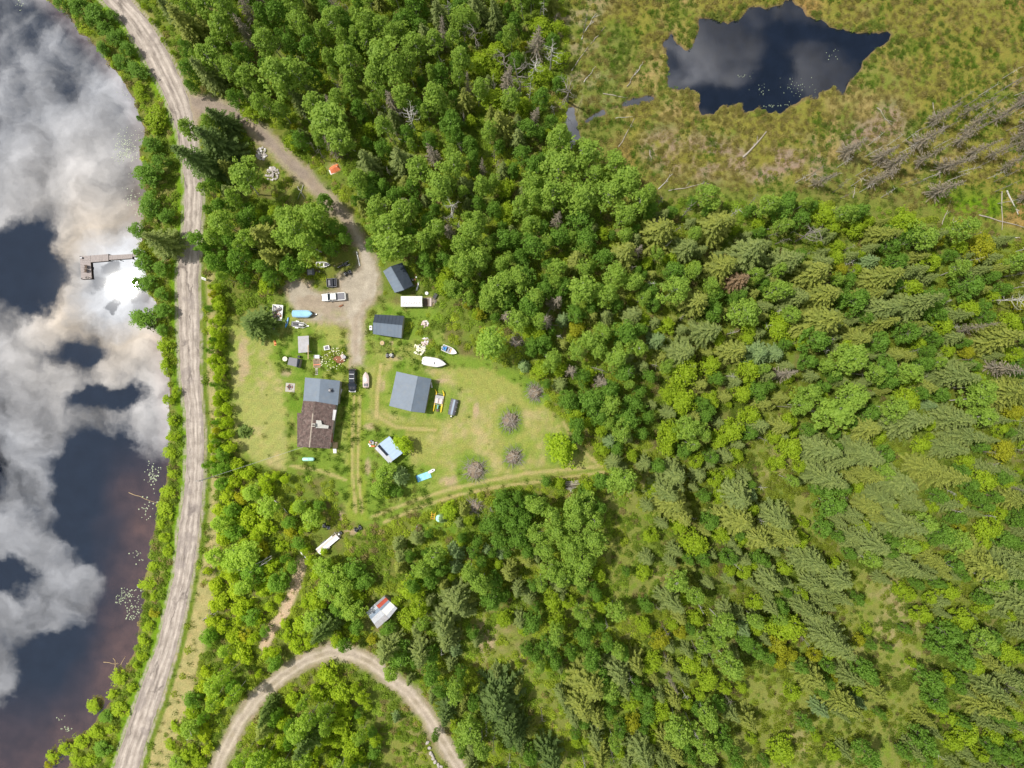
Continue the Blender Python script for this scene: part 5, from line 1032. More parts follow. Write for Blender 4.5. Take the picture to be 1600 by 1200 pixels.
for nm, lb, a, b in (('beam', 'long white beam lying lower left of the pale flatbed trailer', (474, 868), (488, 879)), ('beam', 'short white beam lying lower left of the pale flatbed trailer', (470.5, 862), (474.5, 869)), ('plank', 'white board leaning on the east wall of the house', (531.5, 616), (534.5, 608)), ('beam', 'pale beam standing beside the dark blue shed by the forest edge', (651, 454), (655, 438))):
    p, q = W(*a), W(*b); L = math.hypot(q[0] - p[0], q[1] - p[1]); thing(nm, lb, nm, ((p[0] + q[0]) / 2, (p[1] + q[1]) / 2, .02), math.atan2(q[1] - p[1], q[0] - p[0]), mesh=MB().box(-L / 2, L / 2, -.16, .16, 0, .22).mesh(nm, 'white_tarp'))
t = thing('wheelbarrow', 'black wheelbarrow on the bare ground right of the brown deck', 'wheelbarrow', W(680, 463), math.radians(60)); part('tray', MB().box(-.5, .55, -.35, .35, .35, .65, top=(-.1, -.1)), 'black_plastic', t); part('wheel', MB().wheel((.75, 0, .2), .2, .1), 'tyre', t); part('handle', MB().tube((.6, -.2, .3), (-1.0, -.3, .5), .03).tube((.6, .2, .3), (-1.0, .3, .5), .03), 'grey_wood', t)
t = thing('white_bucket', 'round white tub on the sandy ground above the brown deck', 'tub', W(667, 458.5), 0); part('tub', MB().tube((0, 0, 0), (0, 0, .4), .32, .38, n=12), 'flower_white', t); part('rim', MB().disc((0, 0), .42, .4, .44), 'white_paint', t)
t = thing('tree_stump', 'pale cut stump in the grass behind the blue-grey shed', 'stump', W(597.5, 536), 0); part('bark', MB().tube((0, 0, 0), (0, 0, .35), .65, .55, n=12), 'log_bark', t); part('cut_face', MB().disc((0, 0), .52, .35, .38), 'new_wood', t)
t = thing('air_unit', 'white cabinet on the west wall of the blue-grey shed', 'cabinet', W(580.5, 512.5), 0); part('case', MB().box(-.3, .35, -.6, .5, 0, 1.2), 'white_paint', t, bevel=.03); part('vent', MB().disc((0, 0), .22, 1.2, 1.23), 'grey_vinyl', t)
t = thing('metal_box', 'narrow white box outside the east wall of the garage', 'box', W(674.5, 601.5), math.radians(-80)); part('case', MB().box(-.7, .7, -.14, .14, 0, .5), 'white_paint', t); part('band', MB().box(-.06, .06, -.15, .15, .0, .52), 'grey_vinyl', t)
t = thing('junk_heap', 'dark scrap heap against the east end of the dark blue shed', 'junk', W(646.5, 437), 0)
for i in range(12):
    x, y = rr.uniform(-.8, .8), rr.uniform(-1.6, 1.6); part('junk_piece', MB().box(x - rr.uniform(.1, .35), x + rr.uniform(.1, .35), y - rr.uniform(.1, .3), y + rr.uniform(.1, .3), 0, rr.uniform(.2, .8), top=(.03, .03)), rr.choice(['black_plastic', 'white_paint', 'grey_vinyl', 'grey_wood', 'galvanised', 'rusty']), t)
# roadside sign
x_, y_ = W(322, 437); t = thing('sign', 'small white sign board on a post on the east verge of the road', 'sign', (x_, y_), math.radians(-20)); part('post', MB().box(-.06, .06, -.06, .06, 0, 1.8), 'grey_wood', t); part('board', MB().hexa([(-.6, -.28, 1.1), (.6, -.28, 1.1), (.6, -.22, 1.1), (-.6, -.22, 1.1)], [(-.6, .22, 1.75), (.6, .22, 1.75), (.6, .28, 1.75), (-.6, .28, 1.75)]), 'white_paint', t)
# utility pole and cable
hp = 8.5; bx_, by_ = W(310, 752, hp); t = thing('utility_pole', 'grey wooden utility pole on the roadside with a cable to the house', 'utility pole', (bx_, by_, 0)); part('pole', MB().tube((0, 0, 0), (0, 0, hp), .16, .11, n=10), 'grey_wood', t)
ca = part('crossarm', MB().box(-.8, .8, -.06, .06, hp - .7, hp - .56), 'grey_wood', t)
for x in (-.7, 0.0, .7): part('insulator', MB().tube((x, 0, hp - .56), (x, 0, hp - .36), .06, n=8), 'white_paint', ca)
hx, hy = W(478, 697, 4.0); p0 = Vector((bx_, by_, hp - .4)); p1 = Vector((hx, hy, 3.6)); pts = []
for i in range(25):
    f = i / 24; p = p0.lerp(p1, f); p.z -= 1.1 * 4 * f * (1 - f); pts.append(p)
thing('power_cable', 'thin grey overhead cable running from the roadside pole to the house', 'cable', (0, 0, 0), mesh=MB().path(pts, .035, 5).mesh('power_cable', 'cable'))
# ------------------------------------------------------------------ dock
dock = thing('dock', 'L shaped grey timber dock reaching into the lake', 'dock', (*W(150, 410), 0))
def section(name, corners, z0, z1, nb):
    P4 = [Vector((*W(*p), 0)) - Vector((dock.location.x, dock.location.y, 0)) for p in corners]; s = part(name, MB().hexa([p + Vector((0, 0, z0)) for p in P4], [p + Vector((0, 0, z1 - .05)) for p in P4]), 'dark_wood', dock)
    for i in range(nb):
        f, g = (i + .0) / nb, (i + .93) / nb; a, b = P4[0].lerp(P4[1], f), P4[0].lerp(P4[1], g); c, d = P4[3].lerp(P4[2], g), P4[3].lerp(P4[2], f); zt = z1 + random.uniform(0, .02)
        part('deck_board', MB().hexa([p + Vector((0, 0, z1 - .05)) for p in (a, b, c, d)], [p + Vector((0, 0, zt)) for p in (a, b, c, d)]), 'grey_wood', s)
section('platform_section', [(125.5, 400.2), (127.5, 436.7), (144, 436), (141.5, 399.5)], -.25, .18, 14)
section('platform_section', [(142, 399.4), (170, 397.3), (170.3, 407.8), (142.5, 410)], -.25, .18, 12)
section('walkway_section', [(171, 399), (207, 397), (207.4, 403.8), (171.3, 406.3)], -.2, .14, 14)
section('walkway_section', [(208, 395.6), (216.5, 394.8), (216.8, 400.6), (208.2, 401.5)], -.1, .3, 5)
for (a, b) in ((126.5, 401), (128.5, 435.5), (143, 435), (171, 397.8), (171.2, 407.4), (189, 407), (207.5, 404.6)): 
    X, Y = W(a, b); part('piling', MB().tube((X - dock.location.x, Y - dock.location.y, -1.3), (X - dock.location.x, Y - dock.location.y, .5), .09, n=8), 'black_plastic', dock)
def chair(px_, py_, label):
    X, Y = W(px_, py_); t = thing('adirondack_chair', label, 'chair', (X, Y, .20), math.radians(180), 'dark chairs on the dock')
    part('seat', MB().hexa([(-.25, -.28, .28), (.3, -.28, .38), (.3, .28, .38), (-.25, .28, .28)], [(-.25, -.28, .32), (.3, -.28, .42), (.3, .28, .42), (-.25, .28, .32)]), 'dark_wood', t)
    part('backrest', MB().hexa([(-.22, -.27, .3), (-.18, -.27, .3), (-.18, .27, .3), (-.22, .27, .3)], [(-.55, -.32, 1.0), (-.5, -.32, 1.0), (-.5, .32, 1.0), (-.55, .32, 1.0)]), 'dark_wood', t)
    for s in (-1, 1):
        part('armrest', MB().box(-.4, .38, s * .36 - .07, s * .36 + .07, .58, .62), 'dark_wood', t)
        for x in (-.28, .3): part('leg', MB().box(x - .04, x + .04, s * .33 - .03, s * .33 + .03, 0, .58), 'dark_wood', t)
chair(136.5, 417.5, 'upper of the two dark chairs on the dock platform'); chair(136, 423.5, 'lower of the two dark chairs on the dock platform')
X, Y = W(129.3, 403.2); t = thing('dock_box', 'small black cube on the top left corner of the dock', 'box', (X, Y, .2)); part('case', MB().box(-.2, .2, -.2, .2, 0, .4), 'black_plastic', t); part('lid', MB().box(-.3, .22, -.22, .22, .4, .44), 'galvanised', t)
X, Y = W(137, 434); t = thing('rope_coil', 'tangle of rope and gear at the bottom end of the dock platform', 'rope', (X, Y, .2)); m_ = MB()
for i in range(26): a = i * .9; b = (i + 1) * .9; m_.tube((.55 * math.cos(a) * (1 - i * .02), .28 * math.sin(a), .04 + i * .004), (.55 * math.cos(b) * (1 - i * .02), .28 * math.sin(b), .05 + i * .004), .03, n=5)
part('rope', m_, 'grey_bark', t); part('cleat', MB().box(.5, .75, -.05, .05, 0, .12), 'black_plastic', t)
X, Y = W(222, 392); thing('plank', 'white plank resting on the bank behind the dock', 'plank', (X, Y, .12), math.radians(-25), mesh=MB().box(-.9, .9, -.15, .15, 0, .08).mesh('plank', 'white_tarp'))

# ------------------------------------------------------------------ brush piles, logs, stones
def brush_pile(px_, py_, r, label, seed, n=120, mats=('dead_twig', 'log_bark')):
    X, Y = W(px_, py_); t = thing('brush_pile', label, 'brush pile', (X, Y, 0)); rr = random.Random(seed); R_ = r * S
    part('core', MB().blob((0, 0, .1), R_ * .8, R_ * .8, R_ * .6, jit=.2, rnd=rr), 'gravel_brown', t)
    tw, lg = MB(), []
    for i in range(n):
        a = rr.uniform(0, 6.28); d = rr.random() ** .6 * R_; l_ = rr.uniform(.5, 1.3) * R_ * .8; el_ = rr.uniform(-.1, .55); b = a + rr.gauss(0, .9)
        z = max(.05, (1 - d / R_) * R_ * .75) + .1; p = Vector((d * math.cos(a), d * math.sin(a), z)); q = p + Vector((math.cos(b) * math.cos(el_), math.sin(b) * math.cos(el_), -math.sin(el_) * .6)) * l_; q.z = max(.04, q.z)
        tw.tube(p, q, rr.uniform(.03, .065), .02, n=4)
    part('twig', tw, mats[0], t, kind='stuff')
    for i in range(9):
        a = rr.uniform(0, 6.28); l_ = rr.uniform(.8, 1.6) * R_ * .8; z = R_ * rr.uniform(.35, .75); c = Vector((rr.uniform(-.4, .4) * R_, rr.uniform(-.4, .4) * R_, z)); d = Vector((math.cos(a), math.sin(a), rr.uniform(-.25, .25))) * l_ / 2
        part('branch', MB().tube(c - d, c + d, .07, .04, n=6), mats[1], t)
for i, (a, b, r, l) in enumerate(((797.5, 657, 14, 'brush pile with long pale sticks on the mown field, right of the garage'), (802, 713.5, 13, 'round dense brush pile left of the light green lawn tree'), (743, 734, 16, 'widest brush pile of grey sticks beside the lower mown track'), (836, 613, 12, 'brush pile at the forest edge on the upper right of the field'),
                                  (743, 791.5, 12, 'brush pile on bare ground between the track and the woods'), (808, 533, 10, 'dark brown brush pile in the shade next to the olive round tree'), (678, 471, 5, 'tiny heap of twigs near the wheelbarrow'), (727.5, 469, 6, 'small brown heap of twigs at the forest edge above the weedy patch'))):
    brush_pile(a, b, r, l, 100 + i, n=115 if r > 8 else 40)
def log(a, b, r, label, mat='log_bark', z=.25, branches=0, seed=1, group=None):
    p, q = Vector((*W(*a), z)), Vector((*W(*b), z * .8)); base = p.copy(); base.z = 0; t = thing('fallen_log', label, 'fallen log', base, group=group)
    rr = random.Random(seed); d = q - p; n_ = 5; pts = [p + d * (i / n_) + Vector((rr.gauss(0, .12), rr.gauss(0, .12), 0)) for i in range(n_ + 1)]; m_ = MB()
    for i in range(n_): m_.tube(pts[i], pts[i + 1], r * (1 - i / n_ * .6), r * (1 - (i + 1) / n_ * .6), n=7)
    part('trunk', m_, mat, t, off=base)
    for i in range(branches):
        f = rr.uniform(.35, .95); c = p + d * f; s = rr.choice((-1, 1)); u = d.normalized(); w_ = Vector((-u.y, u.x, 0)) * s; e = c + (u * rr.uniform(.6, 1.4) + w_ * rr.uniform(.5, 1.3) + Vector((0, 0, rr.uniform(0, .5)))) * rr.uniform(.6, 1.3)
        mm = MB().tube(c, e, r * .4, .02, n=5); mm.tube(c.lerp(e, .5), c.lerp(e, .5) + (u * .7 + w_ * .1) * .8, r * .25, .015, n=4); part('branch', mm, mat, t, off=base)
    return t
LG = 'weathered fallen log in the marshy ground near the pond'
for i, (x1, y1, x2, y2, r, br) in enumerate(((908, 61, 931, 21, .13, 3), (892, 112, 925, 65, .14, 0), (925, 65, 946, 42, .1, 0), (912, 130, 930, 104, .1, 0), (942, 147, 981, 153, .13, 0), (967, 229, 991, 184, .12, 1), (961, 184, 989, 184, .07, 0), (1015, 235, 1017, 253, .14, 0),
        (1160, 248, 1198, 206, .28, 2), (1029, 296, 1050, 272, .12, 2), (1045, 298, 1106, 286, .14, 4), (980, 136, 996, 108, .1, 0), (992, 118, 1006, 96, .1, 0), (1469, 360, 1503, 340, .16, 1), (1470, 352, 1486, 314, .1, 1), (1572, 298, 1590, 336, .22, 1), (1565, 300, 1565, 360, .16, 0), (1530, 336, 1602, 356, .18, 0),
        (1485, 420, 1524, 406, .22, 2), (1486, 426, 1527, 409, .12, 0), (1396, 372, 1428, 352, .16, 1), (1421, 385, 1445, 373, .13, 0), (1368, 168, 1392, 196, .12, 2), (1455, 160, 1466, 195, .12, 1), (1020, 383, 1032, 392, .1, 0), (1018, 408, 1028, 398, .14, 0), (1057, 434, 1077, 421, .15, 0), (1552, 372, 1592, 371, .2, 0), (1332, 310, 1337, 290, .12, 0))):
    log((x1, y1), (x2, y2), r, LG if y1 < 300 else 'weathered fallen log lying across the marsh edge above the right-hand forest', 'log_bark' if i % 3 else 'birch_bark', seed=i, branches=br, group='fallen logs in the marsh' if y1 < 300 else 'fallen logs at the marsh edge')
log((410, 761), (462, 813), .16, 'long white fallen birch trunk in the brush south-west of the mown track', 'birch_bark', branches=6, seed=50); log((459, 820), (470, 799), .12, 'pale leaning stick crossing the end of the long white birch trunk', 'birch_bark', branches=2, seed=51)
log((390, 893), (432, 867), .14, 'pair-forming pale fallen birch over the green trees left of the dirt path', 'birch_bark', z=4.5, branches=2, seed=52); log((384, 883), (431, 865), .12, 'thinner upper of the pale fallen birches left of the dirt path', 'birch_bark', z=4.7, branches=3, seed=53)
log((317, 968), (340, 954), .14, 'grey branchy log on the verge edge left of the woods', 'log_bark', branches=6, seed=54); log((297, 1150), (316, 1126), .18, 'bright pale log in the woods near the bottom of the road', 'birch_bark', z=2.2, branches=2, seed=55)
log((622, 217), (662, 231), .14, 'fallen trunk under the big grey snag above the driveway', 'birch_bark', branches=2, seed=56); log((618, 211), (640, 211), .22, 'short thick fallen log under the big grey snag above the driveway', 'log_bark', seed=57)
log((466, 291), (476, 310), .1, 'first of two crossed pale sticks on the bare patch by the driveway', 'birch_bark', seed=58); log((474, 291), (465, 311), .1, 'second of two crossed pale sticks on the bare patch by the driveway', 'birch_bark', seed=59)
log((488, 249), (500, 235), .1, 'pale stick at the forest edge left of the orange tent', 'new_wood', seed=60)
log((201, 770), (244, 787), .07, 'thin orange-brown pole floating in the lake off the shore', 'new_wood', z=-.3, seed=61)
for i, (a, b) in enumerate((((160, 1035), (185, 1038)), ((176, 1030), (180, 1046)), ((176, 1047), (183, 1035)), ((188, 1040), (195, 1026)), ((196, 1036), (203, 1044)))): log(a, b, .07, 'thin sunken branch showing orange in the shallow water at the shore', 'new_wood', z=-.3, seed=70 + i, group='sunken branches in the shallows')
def log_stack(a, b, label, n=5):
    c = Vector((*W((a[0] + b[0]) / 2, (a[1] + b[1]) / 2), 0)); t = thing('log_stack', label, 'log stack', c, ang(a, b)); L = math.hypot(a[0] - b[0], a[1] - b[1]) * S; rr = random.Random(int(a[0]))
    for i in range(n): y = (i - (n - 1) / 2) * .36; part('log', MB().tube((-L / 2 + rr.uniform(-.3, .3), y, .2), (L / 2 + rr.uniform(-.3, .3), y + rr.uniform(-.1, .1), .22), .17, .14, n=8), rr.choice(['log_bark', 'dead_twig', 'grey_wood']), t)
    for i in range(n - 2): y = (i - (n - 3) / 2) * .36; part('log', MB().tube((-L / 2 + rr.uniform(-.3, .5), y, .48), (L / 2 + rr.uniform(-.5, .3), y, .5), .15, .12, n=8), rr.choice(['log_bark', 'dead_twig', 'brown_bark']), t)
log_stack((884, 759), (904, 757), 'stack of cut logs at the field edge below the light green lawn tree', 6); log_stack((649, 842), (655, 824), 'narrow stack of rusty brown boards in the grass below the track', 4)
def stones(name, label, cx, cy, r, n, seed, mat='stone', sz=(.15, .38)):
    rr = random.Random(seed); X, Y = W(cx, cy); t = thing(name, label, 'stone pile', (X, Y, 0)); 
    for i in range(n):
        a = rr.uniform(0, 6.28); d = rr.random() ** .6 * r * S; s = rr.uniform(*sz); part('stone', MB().blob((d * math.cos(a), d * math.sin(a) * 1.1, .12 + (1 - d / (r * S)) * .45), s, s * rr.uniform(.6, 1), s * .6, n=6, m=4, jit=.22, rnd=rr), mat if rr.random() < .85 else 'white_tarp', t)
stones('rock_pile', 'upper of the two pale rock piles left of the driveway', 409, 240, 9, 60, 1); stones('rock_pile', 'lower of the two pale rock piles left of the driveway', 426, 272, 10, 90, 2)
stones('rock_pile', 'small pinkish rock pile in the weeds right of the blue-grey shed', 664, 506, 5, 26, 3, 'pink_fabric'); stones('rock_pile', 'middle pinkish rock pile in the weeds above the white motor boat', 664.5, 534, 6, 34, 4, 'pink_fabric'); stones('rock_pile', 'cream rock pile left of the white motor boat', 656, 546, 9, 60, 5, 'flower_white')
for i, (a, b) in enumerate(((671, 1168), (673, 1176), (676, 1180), (677, 1185), (680, 1190), (685, 1195), (690, 1197), (668, 1160))):
    X, Y = W(a, b); thing('boulder', 'pale boulder in the row lining the inside of the loop track', 'boulder', (X, Y, 0), i, 'boulders along the loop track', mesh=MB().blob((0, 0, .25), .5 + .1 * (i % 3), .4, .35, n=8, m=5, jit=.2).mesh('boulder', 'stone'))
ORDN = ['first', 'second', 'third', 'fourth', 'fifth', 'sixth', 'seventh', 'eighth', 'ninth', 'tenth', 'eleventh', 'twelfth', 'thirteenth', 'fourteenth', 'fifteenth', 'sixteenth', 'seventeenth']
def number_off(group, label, down=False):
    L_ = sorted([o for o in bpy.data.objects if o.get('group') == group], key=lambda o: -o.location.y if down else o.location.x)
    for i, o in enumerate(L_): o['label'] = f"{label}, {ORDN[min(i, 16)]} from {'top' if down else 'left'}"
number_off('fallen logs in the marsh', 'weathered fallen log in the marshy ground near the pond'); number_off('fallen logs at the marsh edge', 'weathered fallen log across the marsh edge, upper right')
number_off('boulders along the loop track', 'pale boulder lining the inside of the loop track', True); number_off('sunken branches in the shallows', 'thin orange sunken branch in the shallows at the lower shore')
# lily pads
lp = MB(); rr = random.Random(3)
for cx, cy, rx, ry, n_ in ((197, 230, 22, 25, 170), (190, 248, 15, 8, 30), (238, 745, 12, 20, 60), (228, 790, 12, 25, 25), (197, 930, 14, 10, 40), (208, 955, 13, 25, 55), (185, 936, 7, 9, 25), (215, 870, 10, 12, 14), (100, 1140, 12, 6, 16), (200, 130, 12, 30, 40), (30, 8, 10, 15, 12), (90, 1122, 20, 6, 5), (100, 590, 80, 90, 0), (205, 310, 15, 25, 40)):
    for i in range(n_):
        X, Y = W(rr.gauss(cx, rx * .5), rr.gauss(cy, ry * .5)); s = rr.uniform(.06, .14) if cy < 400 else rr.uniform(.08, .20)
        if float(sdpoly(np.array([X]), np.array([Y]), LAKE)[0]) > .2: continue
        lp.add([(X + s * math.cos(k), Y + s * math.sin(k), -.33) for k in np.linspace(.3, 6.1, 7)], [tuple(range(7))])
for cx, cy, rx, ry, n_ in ((1165, 118, 12, 5, 10), (1190, 140, 16, 10, 14), (1250, 135, 30, 15, 40), (1215, 165, 25, 5, 30), (1300, 85, 20, 15, 10), (890, 200, 8, 20, 14)):
    for i in range(n_):
        X, Y = W(rr.gauss(cx, rx * .5), rr.gauss(cy, ry * .5)); s = rr.uniform(.04, .11)
        if float(sdpoly(np.array([X]), np.array([Y]), POND)[0]) > -.3: continue
        lp.add([(X + s * math.cos(k), Y + s * math.sin(k), -.33) for k in np.linspace(.3, 6.1, 7)], [tuple(range(7))])
o = link('lily_pads', lp.mesh('lily_pads', M.setdefault('pad', simple('pad', (.30, .36, .22), .5, var=.2))), 'stuff'); o['label'] = 'pale green lily pads floating near the lake shore and on the pond'; o['category'] = 'lily pads'
# ------------------------------------------------------------------ plants: meshes
def quads_mesh(name, C, U, Vv, shade, mat, extra=None):
    """C centres, U and Vv half axes; kite shaped leaf faces"""
    n = len(C); P_ = np.stack([C - U, C - Vv * .9 + U * .1, C + U, C + Vv * .9 + U * .1], 1).reshape(-1, 3)
    F_ = np.arange(n * 4).reshape(n, 4); sh = np.repeat(shade, 4)
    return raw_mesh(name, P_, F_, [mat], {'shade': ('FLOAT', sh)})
def unit(a): return a / (np.linalg.norm(a, axis=-1, keepdims=True) + 1e-9)
def spruce_data(rs, h, R0, tiers=21, dead=False, droop=.35, dense=1.0):
    C, U, Vv, S_ = [], [], [], []
    for i in range(tiers):
        t = (i + rs.uniform(-.3, .3)) / tiers; t = min(max(t, 0), .98); z0 = h * (.10 + .88 * t); L = R0 * ((1 - t) ** .85) + .12
        nb = int((4 + 5 * (1 - t)) * dense) + 1; ph = rs.uniform(0, 6.28)
        for b in range(nb):
            a = ph + 2 * math.pi * (b + rs.uniform(-.3, .3)) / nb; l_ = L * rs.uniform(.55, 1.2)
            if dead and rs.rand() < .25: continue
            bend = rs.uniform(-.35, .35); m_ = max(3, int(l_ / .30))
            for k in range(1, m_ + 1):
                s = k / m_; ak = a + bend * s; d = np.array([math.cos(ak), math.sin(ak), 0]); sd = np.array([-math.sin(ak), math.cos(ak), 0]); p = d * l_ * s + np.array([0, 0, z0 - droop * l_ * s ** 1.5 + .16 * l_ * s ** 3 + rs.uniform(-.05, .05)])
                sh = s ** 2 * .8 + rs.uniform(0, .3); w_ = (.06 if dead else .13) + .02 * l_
                C.append(p); U.append((d * .24 + np.array([0, 0, -.06])) * (1.05)); Vv.append(sd * w_ + np.array([0, 0, rs.uniform(-.05, .05)])); S_.append(sh)
                if not dead:
                    for e_ in range(2):
                        C.append(p + rs.randn(3) * np.array([.16, .16, .10])); e1 = unit(rs.randn(3) * .5 + d + np.array([0, 0, -.2])); U.append(e1 * rs.uniform(.10, .2)); Vv.append(unit(np.cross(e1, rs.randn(3) * .5 + np.array([0, 0, 1]))) * rs.uniform(.06, .12)); S_.append(sh * rs.uniform(.4, 1.2))
                tl = l_ * .30 * (1 - s * .55) * rs.uniform(.7, 1.2)
                for q in (-1, 1):
                    dd = d * .75 + sd * q * .8; dd = dd / np.linalg.norm(dd); pp = p + dd * tl * .55 + np.array([0, 0, -.10 * tl - rs.uniform(0, .08)])
                    C.append(pp); U.append(dd * tl * .6 + np.array([0, 0, -.12 * tl])); Vv.append(np.cross(dd, [0, 0, 1]) * ((.03 if dead else .07) + .02 * tl) + np.array([0, 0, .03])); S_.append(sh * .8 + rs.uniform(0, .15))
    for k in range(10):
        a = rs.uniform(0, 6.28); C.append(np.array([0, 0, h * (.96 + .004 * k)])); U.append(np.array([.1 * math.cos(a), .1 * math.sin(a), .22])); Vv.append(np.array([-math.sin(a) * .07, math.cos(a) * .07, 0])); S_.append(.9)
    return np.array(C), np.array(U), np.array(Vv), np.clip(np.array(S_), 0, 1)
def crown_data(rs, h, R0, z0, nclump=46, per=58, leaf=.21, flat=1.0):
    C, U, Vv, S_ = [], [], [], []
    hh2 = (h - z0) / 2; zc_ = (h + z0) / 2
    # a lop-sided envelope: the radius changes with direction
    lob = [(unit(rs.randn(3)), rs.uniform(.12, .38)) for _ in range(7)]
    for c in range(nclump):
        t_ = rs.beta(1.6, 1.35); env = max(.16, math.sin(math.pi * min(1, t_ * .80 + .19)) ** .75); a_ = rs.uniform(0, 6.28); v = unit(np.array([math.cos(a_), math.sin(a_), 2 * t_ - 1])); k = .78 + sum(a * max(0, float(v @ d)) ** 3 for d, a in lob); rad = env * (rs.uniform(.08, 1.0) ** .5) * k
        cc = np.array([math.cos(a_) * R0 * rad, math.sin(a_) * R0 * rad, z0 + (h - z0) * (.05 + .93 * t_)]); cr = R0 * rs.uniform(.12, .27) + .12
        n = int(per * rs.uniform(.6, 1.3)); w_ = unit(rs.randn(n, 3)); w_[:, 2] = w_[:, 2] * .8 + .15; w_ = unit(w_); rr_ = rs.uniform(.35, 1.0, (n, 1)) ** .6
        P_ = cc + w_ * cr * rr_ * np.array([1.1, 1.1, .75]); nr = unit(w_ * .7 + np.array([0, 0, .55]) + rs.randn(n, 3) * .45); t1 = unit(np.cross(nr, rs.randn(n, 3))); t2 = np.cross(nr, t1)
        sz = leaf * rs.uniform(.6, 1.35, (n, 1)); C.append(P_); U.append(t1 * sz); Vv.append(t2 * sz * .8)
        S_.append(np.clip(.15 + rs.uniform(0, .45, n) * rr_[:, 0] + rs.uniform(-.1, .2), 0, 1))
    return np.concatenate(C), np.concatenate(U), np.concatenate(Vv), np.concatenate(S_)
def trunk_mb(rs, h, r, limbs=0, R0=2.0, z0=3, lean=.25, n=7):
    m_ = MB(); pts = [Vector((rs.uniform(-1, 1) * lean * i / 6, rs.uniform(-1, 1) * lean * i / 6, h * i / 6)) for i in range(7)]; pts[0] = Vector((0, 0, -.1))
    for i in range(6): m_.tube(pts[i], pts[i + 1], r * (1 - i / 6.6), r * (1 - (i + 1) / 6.6), n=n)
    for k in range(limbs):
        f = rs.uniform(z0 / h, .92); c = pts[int(f * 6)].lerp(pts[min(6, int(f * 6) + 1)], f * 6 - int(f * 6)); a = rs.uniform(0, 6.28); l_ = R0 * rs.uniform(.5, .9) * (1.1 - f * .5)
        e = c + Vector((math.cos(a) * l_, math.sin(a) * l_, l_ * rs.uniform(.4, .9))); mid = c.lerp(e, .5) + Vector((0, 0, -.1 * l_)); m_.tube(c, mid, r * .35, r * .22, n=4); m_.tube(mid, e, r * .22, .015, n=4)
    return m_
PROT = {}
def proto(kind, i, crown, h, R0, trunk, tmat):
    C, U, Vv, sh = crown
    PROT.setdefault(kind, []).append(dict(crown=quads_mesh(kind + '_crown', C, U, Vv, sh, M['leaf']), trunk=trunk.mesh(kind + '_trunk', tmat) if trunk else None, h=h, R=R0, data=(C, U, Vv, sh), tmb=trunk, tmat=tmat))
for i in range(7):
    rs = np.random.RandomState(100 + i); h = 14.0; R0 = [2.5, 2.3, 2.7, 2.2, 2.6, 2.4, 2.9][i]; proto('spruce', i, spruce_data(rs, h, R0, 24, droop=rs.uniform(.30, .60)), h, R0, trunk_mb(rs, h * .97, .17), 'brown_bark')
for i in range(7):
    rs = np.random.RandomState(200 + i); h = 14.0; R0 = 2.6; z0 = [5.0, 4.0, 6.0, 4.5, 5.5, 3.5, 6.5][i]; proto('aspen', i, crown_data(rs, h, R0, z0, nclump=88, per=27), h, R0, trunk_mb(rs, h * .9, .15, 12, R0, z0), 'birch_bark')
for i in range(6):
    rs = np.random.RandomState(300 + i); h = 7.5; R0 = 2.6; proto('leafy', i, crown_data(rs, h, R0, 1.0, nclump=74, per=32, leaf=.18), h, R0, trunk_mb(rs, h * .8, .11, 10, R0, 1.2), 'grey_bark')
for i in range(5):
    rs = np.random.RandomState(400 + i); h = 3.6; R0 = 1.8; proto('bush', i, crown_data(rs, h, R0, .1, nclump=46, per=30, leaf=.15), h, R0, trunk_mb(rs, h * .7, .06, 8, R0, .3), 'grey_bark')
for i in range(3):
    rs = np.random.RandomState(500 + i); h = 12.0; R0 = 1.7; proto('dead_spruce', i, spruce_data(rs, h, R0, 22, dead=True, droop=.2, dense=.9), h, R0, trunk_mb(rs, h * .97, .15, 20, 1.6, 2), 'dead_twig')
def snag_mb(rs, h, nb=16, r=.16):
    m_ = MB(); pts = [Vector((rs.uniform(-1, 1) * .35 * i / 6, rs.uniform(-1, 1) * .35 * i / 6, h * i / 6)) for i in range(7)]; pts[0] = Vector((0, 0, -.1))
    for i in range(6): m_.tube(pts[i], pts[i + 1], r * (1 - i / 7.5), r * (1 - (i + 1) / 7.5), n=7)
    br = MB()
    for k in range(nb):
        f = rs.uniform(.35, .99); j = min(5, int(f * 6)); c = pts[j].lerp(pts[j + 1], f * 6 - j); a = rs.uniform(0, 6.28); l_ = rs.uniform(1.0, 3.0) * (1.25 - f * .6); q = c
        dr = Vector((math.cos(a), math.sin(a), rs.uniform(.1, .8))); rr_ = .055
        for s in range(3):
            e = q + dr * l_ / 3; br.tube(q, e, rr_, rr_ * .65, n=4)
            if s: 
                sd = dr.cross(Vector((0, 0, 1))).normalized() * rs.choice([-1, 1]); br.tube(e, e + (dr * .5 + sd * .6) * l_ * .35, rr_ * .5, .012, n=3); br.tube(q.lerp(e, .5), q.lerp(e, .5) + (dr * .6 - sd * .5) * l_ * .3, rr_ * .5, .012, n=3)
            rr_ *= .65; q = e; dr = (dr + Vector((rs.uniform(-.35, .35), rs.uniform(-.35, .35), rs.uniform(-.2, .3)))).normalized()
    return m_, br
